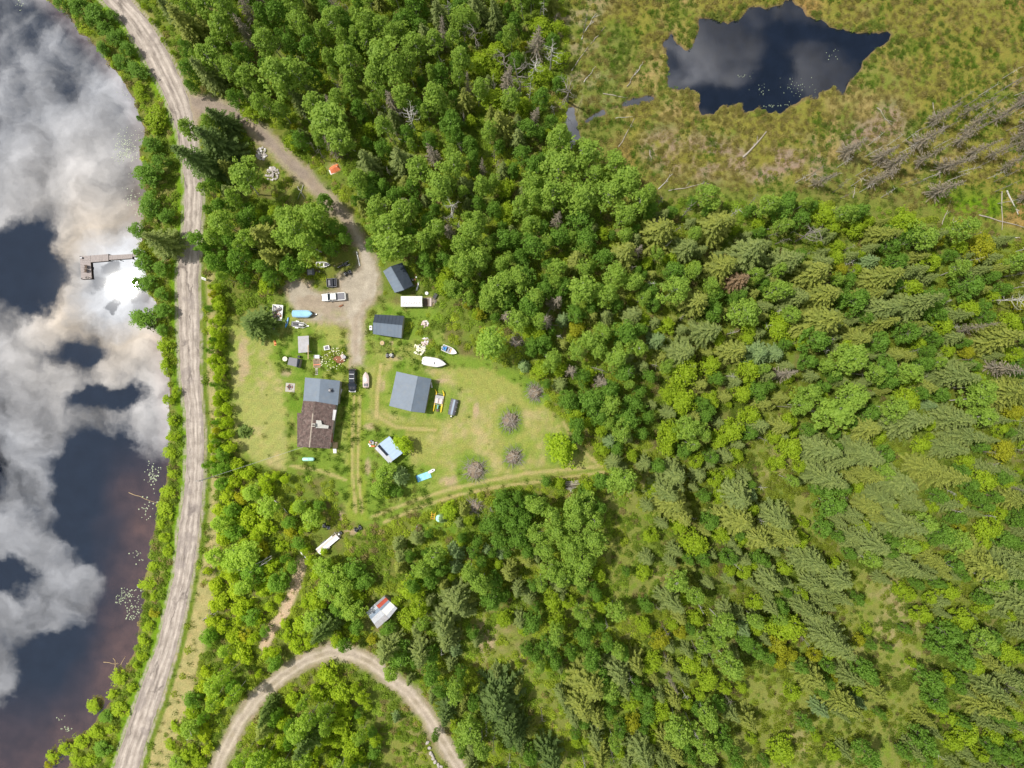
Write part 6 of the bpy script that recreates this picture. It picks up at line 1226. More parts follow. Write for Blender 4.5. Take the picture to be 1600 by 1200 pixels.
def pole_mb(rs, h):
    m_ = MB(); lx, ly = rs.uniform(-1, 1, 2) * .5; pts = [Vector((lx * (i / 6) ** 2, ly * (i / 6) ** 2, h * i / 6 - .1 * (i == 0))) for i in range(7)]
    for i in range(6): m_.tube(pts[i], pts[i + 1], .12 * (1 - i / 7.5), .12 * (1 - (i + 1) / 7.5), n=6)
    br = MB()
    for k in range(16):
        f = rs.uniform(.3, .97); j = min(5, int(f * 6)); c = pts[j].lerp(pts[j + 1], f * 6 - j); a = rs.uniform(0, 6.28); l_ = rs.uniform(.3, 1.3); br.tube(c, c + Vector((math.cos(a), math.sin(a), rs.uniform(.2, .9))) * l_, .035, .01, n=3)
    return m_, br
SNAG = []
for i in range(6):
    rs = np.random.RandomState(600 + i); a, b = snag_mb(rs, 10.0, 14 + 2 * i); a, b = (a, b) if i < 2 else pole_mb(rs, 10.0); SNAG.append((a.mesh('snag_trunk', 'birch_bark' if i % 2 else 'dead_twig'), b.mesh('snag_branches', 'birch_bark' if i % 2 else 'dead_twig')))

# ------------------------------------------------------------------ plants: where they stand
# kind code: proto family, leaf colour, label words, height from radius
KINDS = {
 'A': ('aspen', (.235, .365, .055), 'light green aspen', 'aspen_tree', lambda r: min(18, max(8, 3.0 * r + 7.5)), .68),
 'L': ('leafy', (.145, .28, .038), 'deep green leafy tree', 'leafy_tree', lambda r: min(14, max(5, 2.6 * r + 4.0)), .60),
 'B': ('leafy', (.265, .38, .02), 'bright lime green young tree', 'young_tree', lambda r: min(9.5, max(3.2, 1.8 * r + 2.0)), .6),
 'S': ('spruce', (.185, .245, .08), 'grey-green spruce', 'spruce_tree', lambda r: min(18, max(5.5, 4.2 * r + 1.5)), .45),
 'Y': ('spruce', (.225, .27, .058), 'yellowish olive spruce', 'spruce_tree', lambda r: min(17, max(5.5, 4.1 * r + 1.5)), .45),
 'T': ('spruce', (.10, .165, .045), 'dark green spruce', 'spruce_tree', lambda r: min(20, max(4, 4.6 * r + 1)), .45),
 'W': ('spruce', (.18, .27, .12), 'small blue-green young spruce', 'spruce_tree', lambda r: min(9, max(2.5, 3.8 * r + .5)), .5),
 'M': ('spruce', (.23, .165, .115), 'rust brown dying spruce', 'spruce_tree', lambda r: min(13, max(5, 4.2 * r + 1)), .45),
 'G': ('dead_spruce', (.25, .225, .205), 'grey-brown dead spruce', 'dead_spruce', lambda r: min(14, max(7, 9 * r + 3)), .5),
 'D': ('snag', (.3, .3, .3), 'bare pale dead tree', 'dead_tree', lambda r: min(15, max(6, 3.5 * r + 4)), .75),
}
HAND = []
def tile(x0, y0, zf, txt):
    for e in txt.replace('\n', ' ').split(';'):
        e = e.split()
        if len(e) == 4: HAND.append((x0 + float(e[1]) / zf, y0 + float(e[2]) / zf, float(e[3]) / zf, e[0]))
tile(0, 0, 4, '''S 1060 60 50; Y 1180 150 100; B 950 130 30; B 1020 250 28; B 1080 330 26; B 900 40 30; A 1300 370 100; A 1370 190 90; A 1540 470 80; S 1320 470 75; L 1180 420 80; L 1150 300 60; B 1560 700 70; L 1480 620 70; A 1420 60 90; L 1520 330 80; L 1200 540 50; T 1390 745 75; A 1310 760 70; T 1360 890 110; T 1290 1000 110; A 1500 1130 110; Y 1420 1050 50;
B 880 560 80; L 850 430 85; L 750 380 70; L 800 300 70; B 960 750 110; L 940 900 90; L 930 1090 130; L 1010 1010 80; L 600 90 100; L 650 180 80; L 480 60 90; L 640 300 60; L 380 30 70; L 700 90 60; L 720 230 70''')
tile(0, 300, 4, '''L 930 80 100; L 850 240 75; L 1030 150 80; S 1000 310 90; L 900 450 75; L 920 560 75; L 1000 480 80; L 890 790 100; L 1010 750 75; B 1030 960 65; B 1040 1080 60; L 1010 640 60; L 1010 860 50; L 850 570 60; L 870 380 50;
L 1250 300 85; A 1400 200 90; L 1540 150 90; L 1340 430 80; L 1500 420 100; A 1570 270 70; L 1380 100 70; L 1450 310 80; L 1320 360 60; B 1340 640 40; B 1370 720 50; B 1360 800 40; B 1350 880 50; B 1370 960 40; B 1390 1110 45; B 1370 1170 45; T 1560 830 105''')
tile(0, 600, 4, '''B 1050 100 60; B 1100 50 45; B 1080 230 45; B 1075 330 48; B 1060 440 62; B 1080 560 45; B 1050 680 66; B 1030 780 74; B 1010 870 62; B 1020 960 55; B 960 1140 66; B 1040 1050 45; T 1525 300 44; B 1400 60 40; B 1410 150 42; B 1420 240 42; B 1400 320 42; B 1440 310 30; B 1440 400 50; L 1390 430 50;  B 1470 520 55; L 1400 530 55; B 1540 560 60; B 1460 610 50; L 1340 540 50; L 1380 620 50; A 1560 680 60; B 1500 720 60; B 1420 710 55; B 1370 790 60; L 1450 800 65; B 1540 820 75; A 1380 860 70; L 1470 930 70; B 1400 960 60; A 1350 1080 70; A 1420 1120 80; A 1540 1080 90; B 1300 1170 40''')
tile(0, 900, 4, '''B 910 50 66; B 960 130 50; B 960 230 55; B 930 320 60; B 900 410 60; B 880 500 55; B 850 560 40; B 740 640 75; B 700 740 60; B 740 830 75; B 580 820 70; L 660 880 60; B 600 980 75; B 500 1040 75; B 400 1080 70; B 330 1130 60; L 630 1080 80; B 560 1160 70; B 300 1180 40; B 460 1140 60; B 820 700 50; B 690 960 50;
B 1350 60 60; B 1480 90 80; B 1360 170 70; B 1500 200 80; L 1560 260 60; B 1330 290 60; L 1300 390 60; B 1450 380 60; B 1500 490 90; A 1390 470 50; B 1290 600 60; A 1330 680 70; L 1200 780 70; B 1260 700 50; B 1200 860 60; B 1100 940 55; B 1330 820 70; B 1420 780 60; A 1180 960 70; B 1270 990 60; B 1060 1060 55; B 1180 1110 70; B 1300 1080 55; A 1100 1160 70; L 1440 700 70; B 1240 1160 50''')
tile(300, 780, 5.333, '''B 330 100 110; B 450 180 110; B 250 330 80; A 620 90 100; B 600 230 90; L 800 200 70; A 400 480 110; B 560 420 90; L 500 600 120; B 660 560 85; L 700 700 105; B 590 760 90; A 420 740 100; A 290 520 70; B 250 860 90; B 340 780 60; B 180 720 50; B 400 900 80; B 820 270 70; L 880 380 70; A 980 150 85; L 1060 60 60; A 900 40 60; A 1100 560 90; A 1200 640 110; L 1330 590 110; L 1400 690 90; A 1130 760 110; B 950 860 75; A 1260 850 80; L 1290 960 85; B 920 1050 95; B 800 1130 80; T 1080 1070 80; B 550 1000 80; B 380 1010 70; B 260 1060 80; B 440 1140 80; L 150 1130 70; B 1400 800 70; L 1380 900 70; B 730 400 70; A 1290 740 80; B 1470 700 50; B 1100 440 40; L 830 560 60; B 1030 900 60; B 720 830 50; B 640 900 50; L 600 1090 60''')
tile(640, 700, 5.333, '''B 320 530 78; W 280 590 45; L 760 490 95; L 880 480 90; L 700 640 100; L 840 620 100; L 950 620 90; L 760 760 85; L 890 750 95; L 980 850 75; W 390 870 65; W 385 1000 55; W 650 860 45; Y 830 1050 75; L 560 800 55; A 500 1040 75; L 600 950 65; L 440 750 55; A 200 900 85; L 250 990 75; A 80 1000 85; L 20 1140 90; A 560 1110 75; W 760 890 45; B 430 780 50; L 690 880 45; L 820 860 50; B 340 1080 40; L 780 390 60; L 900 400 60; L 1010 440 60; L 640 640 50; L 140 870 45; B 1250 290 60; L 1140 280 50;
A 1060 480 95; A 1180 560 95; A 1340 500 95; A 1480 470 80; A 1080 700 90; A 1230 720 90; A 1400 600 85; A 1540 620 80; A 1130 840 95; A 1290 820 85; A 1420 760 80; A 1540 780 90; A 1180 990 95; A 1330 950 80; A 1480 940 95; A 1290 1080 85; A 1440 1070 80; L 1380 880 60; A 1100 1120 60; L 1560 480 60; L 1450 380 60; B 1570 1060 70''')
tile(400, 0, 4, '''A 90 250 100; A 120 470 130; A 240 450 110; L 330 300 95; A 300 180 70; A 470 110 95; L 560 180 80; A 450 760 135; A 560 850 90; A 350 640 80; A 590 370 105; A 780 400 120; A 880 470 100; A 720 500 80; A 700 110 90; A 770 190 75; A 850 260 70; S 1080 220 65; S 1150 90 70; L 1000 60 90; L 900 120 80; B 1390 400 90; A 1290 360 70; A 1100 590 95; L 1200 760 90; L 1160 460 80; Y 1560 800 75; G 1320 520 70; Y 1310 640 60; B 1480 640 85; B 1500 340 85; S 700 1030 75; S 900 1010 75; A 1020 1060 80; A 1130 1160 100; A 1240 1040 70; G 1410 1050 60; L 150 90 90; L 40 70 80; L 260 870 70; B 230 900 60; A 50 640 80; L 640 700 70; L 940 820 70; L 800 930 60; L 60 400 60; B 1250 340 50; S 1400 60 70; S 1500 120 70; L 1290 60 80; D 960 720 70; D 1370 190 60; D 1560 350 60; D 1500 520 40; D 1190 60 50; L 420 40 80; A 1580 620 70; L 1080 880 60; A 200 30 80; L 650 30 60; L 1340 900 60; L 1250 850 70; D 480 560 30; A 620 90 50; B 550 640 60; L 380 470 60''')
tile(400, 220, 4, '''A 640 285 75; A 830 510 85; A 740 430 70; A 930 460 75; A 850 640 100; A 760 560 70; L 510 540 60; A 400 470 90; A 250 560 105; A 180 460 80; A 330 640 88; B 110 440 60; Y 60 600 100; Y 120 720 80; L 480 670 62; L 545 600 50; L 30 780 70; A 1050 610 60; A 1110 540 60; L 1060 510 60; B 1190 640 45; A 1330 560 75; A 1300 680 70; A 1300 790 80; L 1030 750 60; L 1080 820 55; B 1170 870 75; A 1420 730 75; A 1420 500 65; L 1530 620 70; A 1500 930 75; A 1440 1000 60; A 1560 870 60; A 1390 300 55; B 1560 300 70; B 1560 450 65; L 1120 420 45; L 1390 390 55; A 1150 290 60; L 980 300 60; L 880 330 60; L 700 320 70; L 1000 400 50; L 960 560 60; S 680 300 50; D 1220 390 60; D 1190 470 50; B 880 560 50; L 720 650 50; B 1400 1080 40; L 1240 940 45; L 260 780 50; L 430 380 60; B 350 420 50; B 20 480 60;  L 1480 420 60; A 640 210 60; L 780 300 60; A 1530 760 50; L 1180 740 60; A 1230 920 50; L 400 600 60; L 200 800 80; L 100 850 60; B 60 900 60; ''')
tile(800, 0, 4, '''B 180 170 95; B 290 180 65; B 310 370 65; B 180 470 80; B 60 660 65; L 90 800 70; A 290 860 95; A 430 950 95; A 310 1070 110; L 160 1050 80; A 650 1020 80; S 40 860 60; A 720 1120 90; B 560 1120 70; L 240 760 50; L 170 620 70; D 370 520 90; D 60 480 80; D 130 400 60; D 250 330 60; D 110 560 50; D 460 130 30; D 200 50 50; L 30 130 60; L 20 380 60; A 500 1090 60; D 470 1060 45; L 460 1180 60; L 60 960 60''')
tile(800, 300, 4, '''A 100 50 75; A 280 50 100; A 450 40 90; A 590 60 85; A 800 90 75; L 430 180 80; A 700 150 60; Y 1310 170 95; Y 1260 260 80; Y 900 270 90; Y 700 400 80; L 145 350 85; L 290 280 75; Y 420 440 62; L 60 500 80; A 270 450 60; A 450 610 78; L 110 710 85; A 50 90 60; B 560 260 50; A 650 540 68; A 750 550 60; A 600 670 65; L 860 610 55; S 1080 350 75; S 1500 390 85; Y 1300 470 85; M 1410 550 60; Y 1150 690 72; A 1000 640 85; A 1460 730 92; S 1200 880 75; S 1050 1010 75; L 700 890 85; S 770 760 60; B 830 800 50; W 905 925 44; W 320 790 40; L 400 760 60; B 400 850 50; B 150 880 75; A 555 890 42; L 220 950 60; W 75 1085 34; A 560 1000 50; A 640 1030 70; L 860 1150 40; B 1060 1140 95; B 1240 1090 75; B 1470 1110 70; Y 1390 990 72; W 1530 1020 75; L 1250 750 60; B 180 1100 60; B 300 1110 55; L 450 1150 45; L 700 1130 60; L 20 300 60; L 200 600 60; L 330 600 50; D 1110 110 55; D 1400 120 45; D 930 60 35; D 860 580 40; B 1000 420 50; B 1130 450 45; L 1000 480 60; B 970 840 50; B 1300 920 50; A 100 200 60; L 230 450 40; L 480 300 70; L 560 420 60; B 850 440 45; D 520 1090 40; D 720 1140 45; L 1060 560 60; B 1080 580 50; L 1270 660 55; B 1480 850 50; L 900 720 50; A 50 820 60; L 120 950 50; B 470 1150 50; L 60 400 60; L 180 240 60; A 30 600 50''')
tile(1200, 300, 4, '''L 90 110 90; B 350 140 80; B 540 240 75; B 400 230 60; Y 690 250 60; B 840 190 95; L 880 280 70; A 1000 280 75; S 110 430 75; Y 300 510 90; B 440 400 62; B 450 490 48; W 650 430 46; B 580 390 32; L 800 440 75; B 1010 450 80; Y 700 550 85; B 900 590 85; L 1060 640 75; L 1230 590 90; B 1420 650 55; B 1330 350 95; S 180 640 68; Y 330 650 85; L 510 690 95; S 700 730 75; S 890 730 92; Y 650 630 46; Y 300 830 115; Y 690 820 58; Y 550 900 58; B 70 850 85; L 290 930 95; L 680 930 68; L 860 900 85; B 940 950 50; B 1090 830 85; B 1250 730 85; B 1500 810 85; G 1290 860 68; Y 1450 930 90; G 1490 1090 110; W 50 1000 52; B 500 1000 75; A 540 1090 100; L 720 1110 90; B 900 1180 55; S 1160 1120 82; B 1130 990 55; B 1250 1000 55; B 1530 1020 65; G 110 1150 85; B 1320 1170 60; L 420 1140 50; D 290 250 75; D 110 290 35; L 200 170 60; L 470 560 60; B 1200 340 60; L 1150 400 50; B 620 180 50; L 560 120 60; L 260 100 50; B 1060 310 50; L 750 350 60; L 1470 600 50; B 1560 700 50; L 1000 1000 50; L 1350 780 50; B 200 920 60; D 1540 650 60; L 960 1080 60; B 1060 1060 50; L 250 1060 60; L 620 780 50; L 1040 760 60''')
tile(800, 600, 4, '''W 615 370 40; L 710 220 75; B 400 170 60; L 470 120 75; L 600 60 60; A 620 100 50; L 350 80 65; A 700 290 58; B 750 440 45; B 1060 90 95; B 980 60 50; B 980 300 90; A 1100 270 70; A 1130 380 42; L 1210 210 48; B 960 400 58; B 1490 190 72; B 1370 280 85; A 650 600 80; L 560 620 50; S 1010 570 75; S 950 650 75; Y 1000 740 95; Y 1070 800 75; B 880 660 48; B 1050 880 65; B 1130 1000 90; B 870 950 55; S 1430 690 85; Y 1400 830 95; B 1270 600 55; Y 1550 950 75; B 310 400 100; B 480 640 45; L 400 250 60; L 420 340 40; L 760 130 60; B 560 420 45; L 650 410 45; L 860 200 45; B 1150 480 55; L 1240 450 50; L 1190 130 50; B 1440 60 60; L 1540 60 60; B 1240 100 50; B 1300 340 60; L 1480 300 50; B 1400 450 50; B 1290 700 50; L 1200 700 50; B 1350 560 50; L 1240 860 60; B 1300 940 60; B 1440 980 50; L 1350 1080 60; B 1500 780 50; B 1450 1180 60; L 1200 1090 50; D 480 100 28; D 1140 320 28; B 820 1180 50; W 1500 700 35; L 520 200 50; L 380 140 50; B 560 300 40''')
tile(1200, 600, 4, '''S 330 410 82; S 580 420 82; S 450 490 68; S 350 560 90; Y 620 570 55; S 810 620 95; S 770 550 60; S 690 700 65; Y 640 770 55; Y 510 590 40; B 150 400 82; B 50 500 60; A 400 180 125; A 560 90 90; A 300 80 75; B 850 120 98; Y 620 290 72; S 860 250 90; S 1160 200 75; S 1230 320 72; S 1140 390 58; B 960 380 72; B 1000 250 62; W 1020 130 30; A 1300 110 82; Y 1500 70 82; B 1530 170 70; A 1350 210 75; B 1440 280 58; B 1240 480 65; B 1470 430 90; Y 980 520 65; Y 1110 590 82; B 1340 610 98; L 1250 620 60; L 390 740 90; S 510 810 48; B 600 900 55; S 660 1000 100; S 840 880 88; Y 880 930 48; S 70 830 75; Y 60 950 85; B 220 860 40; B 210 970 55; L 1100 930 75; A 1000 890 75; L 1180 850 60; A 1200 970 65; B 1380 900 88; L 1480 970 70; S 870 1140 65; Y 1350 1110 100; Y 1050 1100 55; S 250 1110 72; B 410 1130 48; S 1450 1150 80; Y 1530 730 65; S 930 740 48; S 1560 1090 70; B 1020 770 55; L 720 440 60; B 200 520 50; L 470 650 60; B 700 340 50; L 940 60 60; L 1080 60 60; Y 980 30 50; L 1450 560 60; B 1500 620 55; L 1080 700 60; B 1200 740 60; L 1350 760 60; B 1450 800 60; L 1560 860 60; L 760 1060 50; L 520 1060 50; B 960 1010 50; L 350 880 60; B 100 1150 60; L 250 290 50; Y 80 270 55; B 130 230 60; L 300 650 40; B 560 640 50; G 1530 640 45; L 640 200 60; B 780 760 45; D 1560 420 35''')
tile(400, 900, 4, '''S 1240 150 80; B 970 80 105; B 1010 190 80; B 940 280 75; L 820 330 55; T 430 330 80; A 600 220 68; L 620 320 60; A 340 290 85; B 260 430 75; B 370 150 70; S 1160 300 82; S 1190 400 65; S 1320 220 60; L 1470 130 85; A 1420 50 70; S 820 450 72; L 900 500 92; S 1010 480 75; A 840 610 55; L 1080 610 75; L 1160 700 60; T 1190 860 68; T 1520 790 95; T 1560 960 95; T 1440 800 60; A 1330 980 85; A 1400 1080 75; A 1270 1050 55; B 450 600 95; B 400 720 85; B 540 740 85; B 520 930 100; B 610 1090 100; B 350 1170 55; L 740 1100 55; T 330 1020 75; L 110 900 55; B 230 770 75; L 120 550 70; T 60 880 50; S 40 970 55; B 100 60 75; B 60 480 55; B 100 1130 50; B 560 1000 60; B 660 1000 60; B 480 1150 60; L 640 860 40; B 895 985 12; W 870 890 26; L 200 960 40; B 700 820 40; L 500 200 50; B 720 400 40; L 1080 30 60; W 1240 470 40; L 1280 600 50; B 600 60 60; L 700 30 60; B 480 80 60; B 180 300 40; L 730 980 40; L 1120 1000 35; L 1100 500 60; L 1350 350 50; B 1560 260 60; L 1500 20 50; T 90 800 40; B 1250 940 50''')
tile(800, 900, 4, '''B 250 150 75; B 350 170 55; B 280 280 75; L 130 290 75; A 430 220 48; B 560 170 65; L 450 380 65; L 510 500 75; A 300 340 60; B 230 560 48; S 990 170 75; A 1030 60 75; A 660 230 58; B 820 300 65; B 910 400 65; Y 770 540 55; S 660 600 75; L 770 690 58; B 870 540 65; Y 980 560 35; G 1000 670 55; B 1130 560 82; B 1220 660 82; B 1140 260 55; A 1200 400 55; B 1050 350 50; A 1310 290 75; W 1450 340 45; A 1380 580 92; Y 480 700 95; Y 430 800 80; Y 520 880 50; B 740 790 55; B 750 920 62; L 850 880 55; B 940 860 75; A 1060 940 82; S 800 1110 85; Y 950 1030 55; Y 1020 1110 45; A 1220 900 82; L 1310 1000 75; Y 1480 900 55; L 1400 1130 72; A 1200 1090 72; T 40 980 70; T 220 1150 80; Y 560 1130 55; A 640 1060 45; B 1090 780 55; L 1160 840 50; L 220 430 60; L 90 450 50; B 40 550 30; L 380 480 50; L 600 420 50; L 560 620 60; B 1000 300 50; L 620 760 50; L 850 760 50; L 1300 800 50; B 1440 700 40; B 1520 160 60; L 1460 420 60; B 1520 330 50; B 80 330 50; L 540 300 40; L 700 480 50; B 1330 700 50; L 680 950 50; B 880 1000 50; L 980 960 40; L 1100 1130 50; B 1500 1010 45; B 400 1040 40''')
tile(1200, 900, 4, '''S 40 30 75; S 460 40 75; S 420 130 55; S 300 60 55; S 200 170 65; S 270 220 55; S 340 180 50; B 120 320 110; B 60 440 75; B 200 120 50; S 370 370 82; S 430 430 72; B 70 530 55; B 280 490 58; Y 690 720 62; L 600 570 82; S 500 640 55; Y 270 640 65; B 150 730 75; Y 450 790 70; S 530 820 38; W 340 850 48; W 570 790 38; L 650 640 55; B 880 120 55; B 950 240 72; B 1200 280 95; B 1130 100 75; A 1330 370 75; L 1100 350 82; L 1050 450 75; B 1500 250 50; S 1530 150 90; L 1000 640 95; L 1040 770 80; L 1200 490 80; B 1300 570 65; S 1390 690 75; Y 1370 820 75; S 1530 650 60; L 1500 880 55; B 1250 970 92; L 980 1020 85; L 620 1110 92; B 400 1100 55; B 80 1080 98; L 220 920 55; B 1150 1050 75; B 1000 1150 55; B 820 80 55; B 620 330 40; L 560 130 45; L 860 330 35; B 1480 470 75; B 1350 180 60; L 1560 60 60; L 1250 380 50; B 900 540 40; Y 1480 760 50; B 1400 1000 60; L 1520 1060 60; B 1320 1110 60; L 850 1100 45; B 300 1000 40; L 700 860 35; B 1130 640 50; L 1180 700 45; B 1560 980 50; D 240 410 35; L 100 200 60; B 560 720 35; L 370 560 50; L 200 560 50; L 350 720 50; Y 980 900 40; B 1540 500 60; L 640 430 35; L 750 450 30; B 1420 90 60; L 1040 40 50''')
tile(540, 380, 5.333, '''A 1220 850 120; W 1490 1020 45; L 1340 480 95; L 1300 420 80; A 1540 480 75; L 1500 560 55; B 1520 740 55; L 1330 300 80; A 1450 250 90; L 1200 470 60; L 1160 440 50; B 820 370 75; B 1090 590 45; L 1100 60 70; B 870 200 70; L 1010 330 55; A 950 170 80; L 1560 900 60; L 700 230 50; L 1480 140 70; B 1010 520 30; L 1250 610 50''')
tile(540, 560, 5.333, '''B 480 712 80; A 330 960 80; W 450 1000 70; A 300 1070 80; B 350 1130 55; L 400 1100 60; L 450 1120 40''')
BIGT = {(0, 300, 1560, 830)}
# random standing stock in the wooded parts
ZONES = [
 ('the forest above the driveway', [(290, -90), (880, -90), (870, 60), (895, 190), (880, 240), (960, 300), (1040, 330), (990, 560), (960, 690), (860, 620), (835, 560), (790, 500), (720, 460), (650, 410), (600, 400), (592, 380), (560, 320), (480, 240), (410, 175), (335, 130), (300, 80)], 'AAAALLLBSSYLAADBGD', 3.7),
 ('the grove between road and driveway', [(320, 160), (375, 195), (405, 235), (440, 320), (530, 350), (560, 395), (470, 420), (435, 440), (380, 450), (335, 430), (322, 300)], 'AALLS', 4.2),
 ('the right-hand forest', [(990, 330), (1100, 300), (1250, 320), (1440, 350), (1760, 390), (1760, 1330), (725, 1330), (722, 1190), (650, 1080), (600, 1010), (640, 900), (600, 850), (640, 830), (690, 800), (760, 780), (930, 750), (960, 690)], 'SSSYLBSALD', 4.7),
 ('the woods between road and loop track', [(352, 745), (400, 728), (450, 745), (500, 800), (470, 850), (510, 870), (600, 860), (640, 900), (600, 990), (560, 1000), (480, 1000), (400, 1055), (350, 1130), (300, 1300), (240, 1330), (315, 1080), (345, 930), (350, 850)], 'BBBBALB', 3.6),
 ('the wood inside the loop track', [(350, 1330), (395, 1150), (440, 1085), (520, 1050), (570, 1070), (590, 1120), (600, 1330)], 'BBAALB', 3.3),
 ('the strip between road and lake', [(150, 40), (185, 100), (222, 160), (246, 260), (254, 330), (250, 420), (254, 520), (266, 640), (268, 740), (254, 830), (232, 920), (220, 1000), (192, 1080), (158, 1150), (122, 1230), (100, 1230), (150, 1150), (195, 1080), (222, 990), (240, 900), (256, 800), (268, 700), (262, 600), (248, 500), (230, 430), (225, 320), (222, 200), (160, 90), (90, -20), (60, -90), (130, -90)], 'BLLB', 2.3),
 ('the hedge strip along the lawn', [(332, 440), (352, 450), (352, 600), (358, 700), (345, 740), (333, 740), (338, 600)], 'BBL', 1.9),
]
# dead standing spruces in the burnt corner of the marsh
ZONES.append(('the dead stand right of the pond', [(1330, 235), (1420, 205), (1500, 150), (1600, 90), (1760, 40), (1760, 350), (1600, 325), (1480, 310), (1380, 310), (1290, 315), (1240, 285)], 'DGDGD', 3.9))
def in_poly(x, y, poly): return float(sdpoly(np.array([x]), np.array([y]), poly)[0])
LANDM = [('the pond', 1210, 90), ('the creek inlet', 895, 200), ('the road fork', 300, 150), ('the driveway', 470, 265), ('the orange tent', 523, 264), ('the rock piles', 418, 258), ('the dock', 165, 405), ('the dark blue shed', 620, 435), ('the gravel yard', 540, 470), ('the house', 500, 645), ('the garage', 640, 612),
         ('the light green lawn tree', 875, 700), ('the brush piles', 800, 680), ('the patchwork cabin', 598, 957), ('the pale flatbed trailer', 513, 848), ('the loop track', 550, 1022), ('the loop track bend', 670, 1130), ('the dirt path', 445, 950), ('the utility pole', 325, 750), ('the huge crown group', 887, 830), ('the small brown clearing', 985, 840), ('the grassy opening', 800, 1010), ('the left road edge', 240, 1020),
         ('the olive round tree', 771, 541), ('the bright green marsh strip', 1510, 320), ('the fallen logs', 1450, 375), ('the lower right clearing', 1365, 1010), ('the bottom clearing', 1230, 1120), ('the right photo edge', 1585, 620), ('the right photo edge', 1585, 880), ('the lower right corner', 1580, 1170), ('the upper right corner', 1580, 40), ('the top photo edge', 640, 15), ('the mid forest gap', 1210, 730), ('the row of big spruces', 1290, 735), ('the pale aspen pair', 1310, 640), ('the grey dead spruce at right', 1565, 575), ('the rust brown spruce', 1150, 437), ('the yard', 560, 700)]
SPOTS = [((400, 507), 'big dark spruce with wide skirts at the left edge of the yard'), ((381, 675), 'small round dark spruce alone on the west lawn'), ((877, 700), 'light green feathery tree standing alone on the mown field'), ((630, 693.5), 'round lime green tree overhanging the pale blue roofed shed'),
         ((769, 539), 'round olive green tree at the right side of the weedy patch'), ((700, 799), 'round bright green bush tree beside the yellow play frame'), ((819.4, 571), 'pale blue-green round bush at the forest edge above the field'), ((1152, 437), 'rust brown dying spruce among green spruces in the right forest'), ((322, 250), 'long dark spruce leaning over the main road below the fork'), ((345, 172), 'dark spruce at the road fork casting shade on the driveway'),
         ((892, 130), 'large bare grey snag beside the creek inlet'), ((1272, 362), 'broad silvery dead tree at the upper edge of the right forest'), ((640, 180), 'big grey snag with curled branches above the driveway'), ((1572, 572), 'large feathery grey dead spruce at the right photo edge'), ((1227, 587), 'grey dead spruce lying over the middle of the right forest')]
def label_of(px_, py_, r, words):
    words = words.replace('yellowish olive', 'yellow-green')
    sz = 'tall broad' if r > 24 else 'large' if r > 19 else 'medium' if r > 13 else 'small'
    lm = min(LANDM, key=lambda l: (l[1] - px_) ** 2 + (l[2] - py_) ** 2); dx, dy = px_ - lm[1], py_ - lm[2]; d = math.hypot(dx, dy)
    hv = ('right of' if dx > 0 else 'left of') if abs(dx) > 1.6 * abs(dy) else ('below' if dy > 0 else 'above') if abs(dy) > 1.6 * abs(dx) else (('lower ' if dy > 0 else 'upper ') + ('right of' if dx > 0 else 'left of'))
    ds = 'close' if d < 40 else 'a little' if d < 80 else 'well' if d < 140 else 'far'
    w_ = words.replace('small ', '')
    return f'{sz} {w_} {ds} {hv} {lm[0]}', f'{w_}s {ds} {hv} {lm[0]}'
trees = []          # dict(px, py, r (px), kind, x, y, h, R, zone)
def add_tree(px_, py_, r, k, hand):
    fam, col, words, nm, hf, hc = KINDS[k]
    Rw = r * S * (1.06 if fam == 'spruce' else 1.0) * (1.1 if px_ > 880 else 1.0); 
    if fam in ('dead_spruce',): Rw *= .42
    d_ = min(1, math.hypot(px_ - 800, py_ - 600) / 650); Rw *= 1 - (.26 * d_ if fam in ('aspen', 'leafy') else .0)
    h = hf(Rw)
    if px_ < 285 and fam != 'spruce': h = max(2.4, h * .45); Rw *= .9
    X, Y = W(px_, py_, h * hc)
    trees.append(dict(px=px_, py=py_, r=r, k=k, x=X, y=Y, h=h, R=Rw, hand=hand))
for (a, b, r, k) in HAND: add_tree(a, b, r, k, True)
for t in trees:
    if t['px'] < 640 and t['py'] > 700 and t['k'] in 'ABL':
        h0 = t['h']; t['h'] *= .62; hc_ = KINDS[t['k']][5]; t['x'], t['y'] = W(t['px'], t['py'], t['h'] * hc_)
t_ = min(trees, key=lambda t: (t['px'] - 381) ** 2 + (t['py'] - 675) ** 2); t_.update(R=1.75, h=3.0); t_['x'], t_['y'] = W(380, 674, 1)
big = min(trees, key=lambda t: (t['px'] - 390) ** 2 + (t['py'] - 507) ** 2); big.update(R=4.6, h=13.0); big['x'], big['y'] = W(403, 506, 4)
t_ = min(trees, key=lambda t: (t['px'] - 381) ** 2 + (t['py'] - 675) ** 2); t_.update(R=1.75, h=3.0); t_['x'], t_['y'] = W(380, 674, 1)
big = min(trees, key=lambda t: (t['px'] - 781) ** 2 + (t['py'] - 1098) ** 2); big.update(R=5.2, h=17.0)
NOFILL = [sd for sd in CLEAR]
rf = random.Random(77)
occ = np.array([(t['x'], t['y'], t['R']) for t in trees])
BUILT = [(500, 645, 62), (640, 612, 45), (621, 434, 33), (606, 508, 35), (606, 703, 32), (598, 957, 33), (513, 848, 32), (540, 425, 40), (435, 490, 25), (458, 566, 18), (645, 472, 36), (475, 538, 22), (523, 264, 15), (418, 258, 28), (470, 300, 22)]
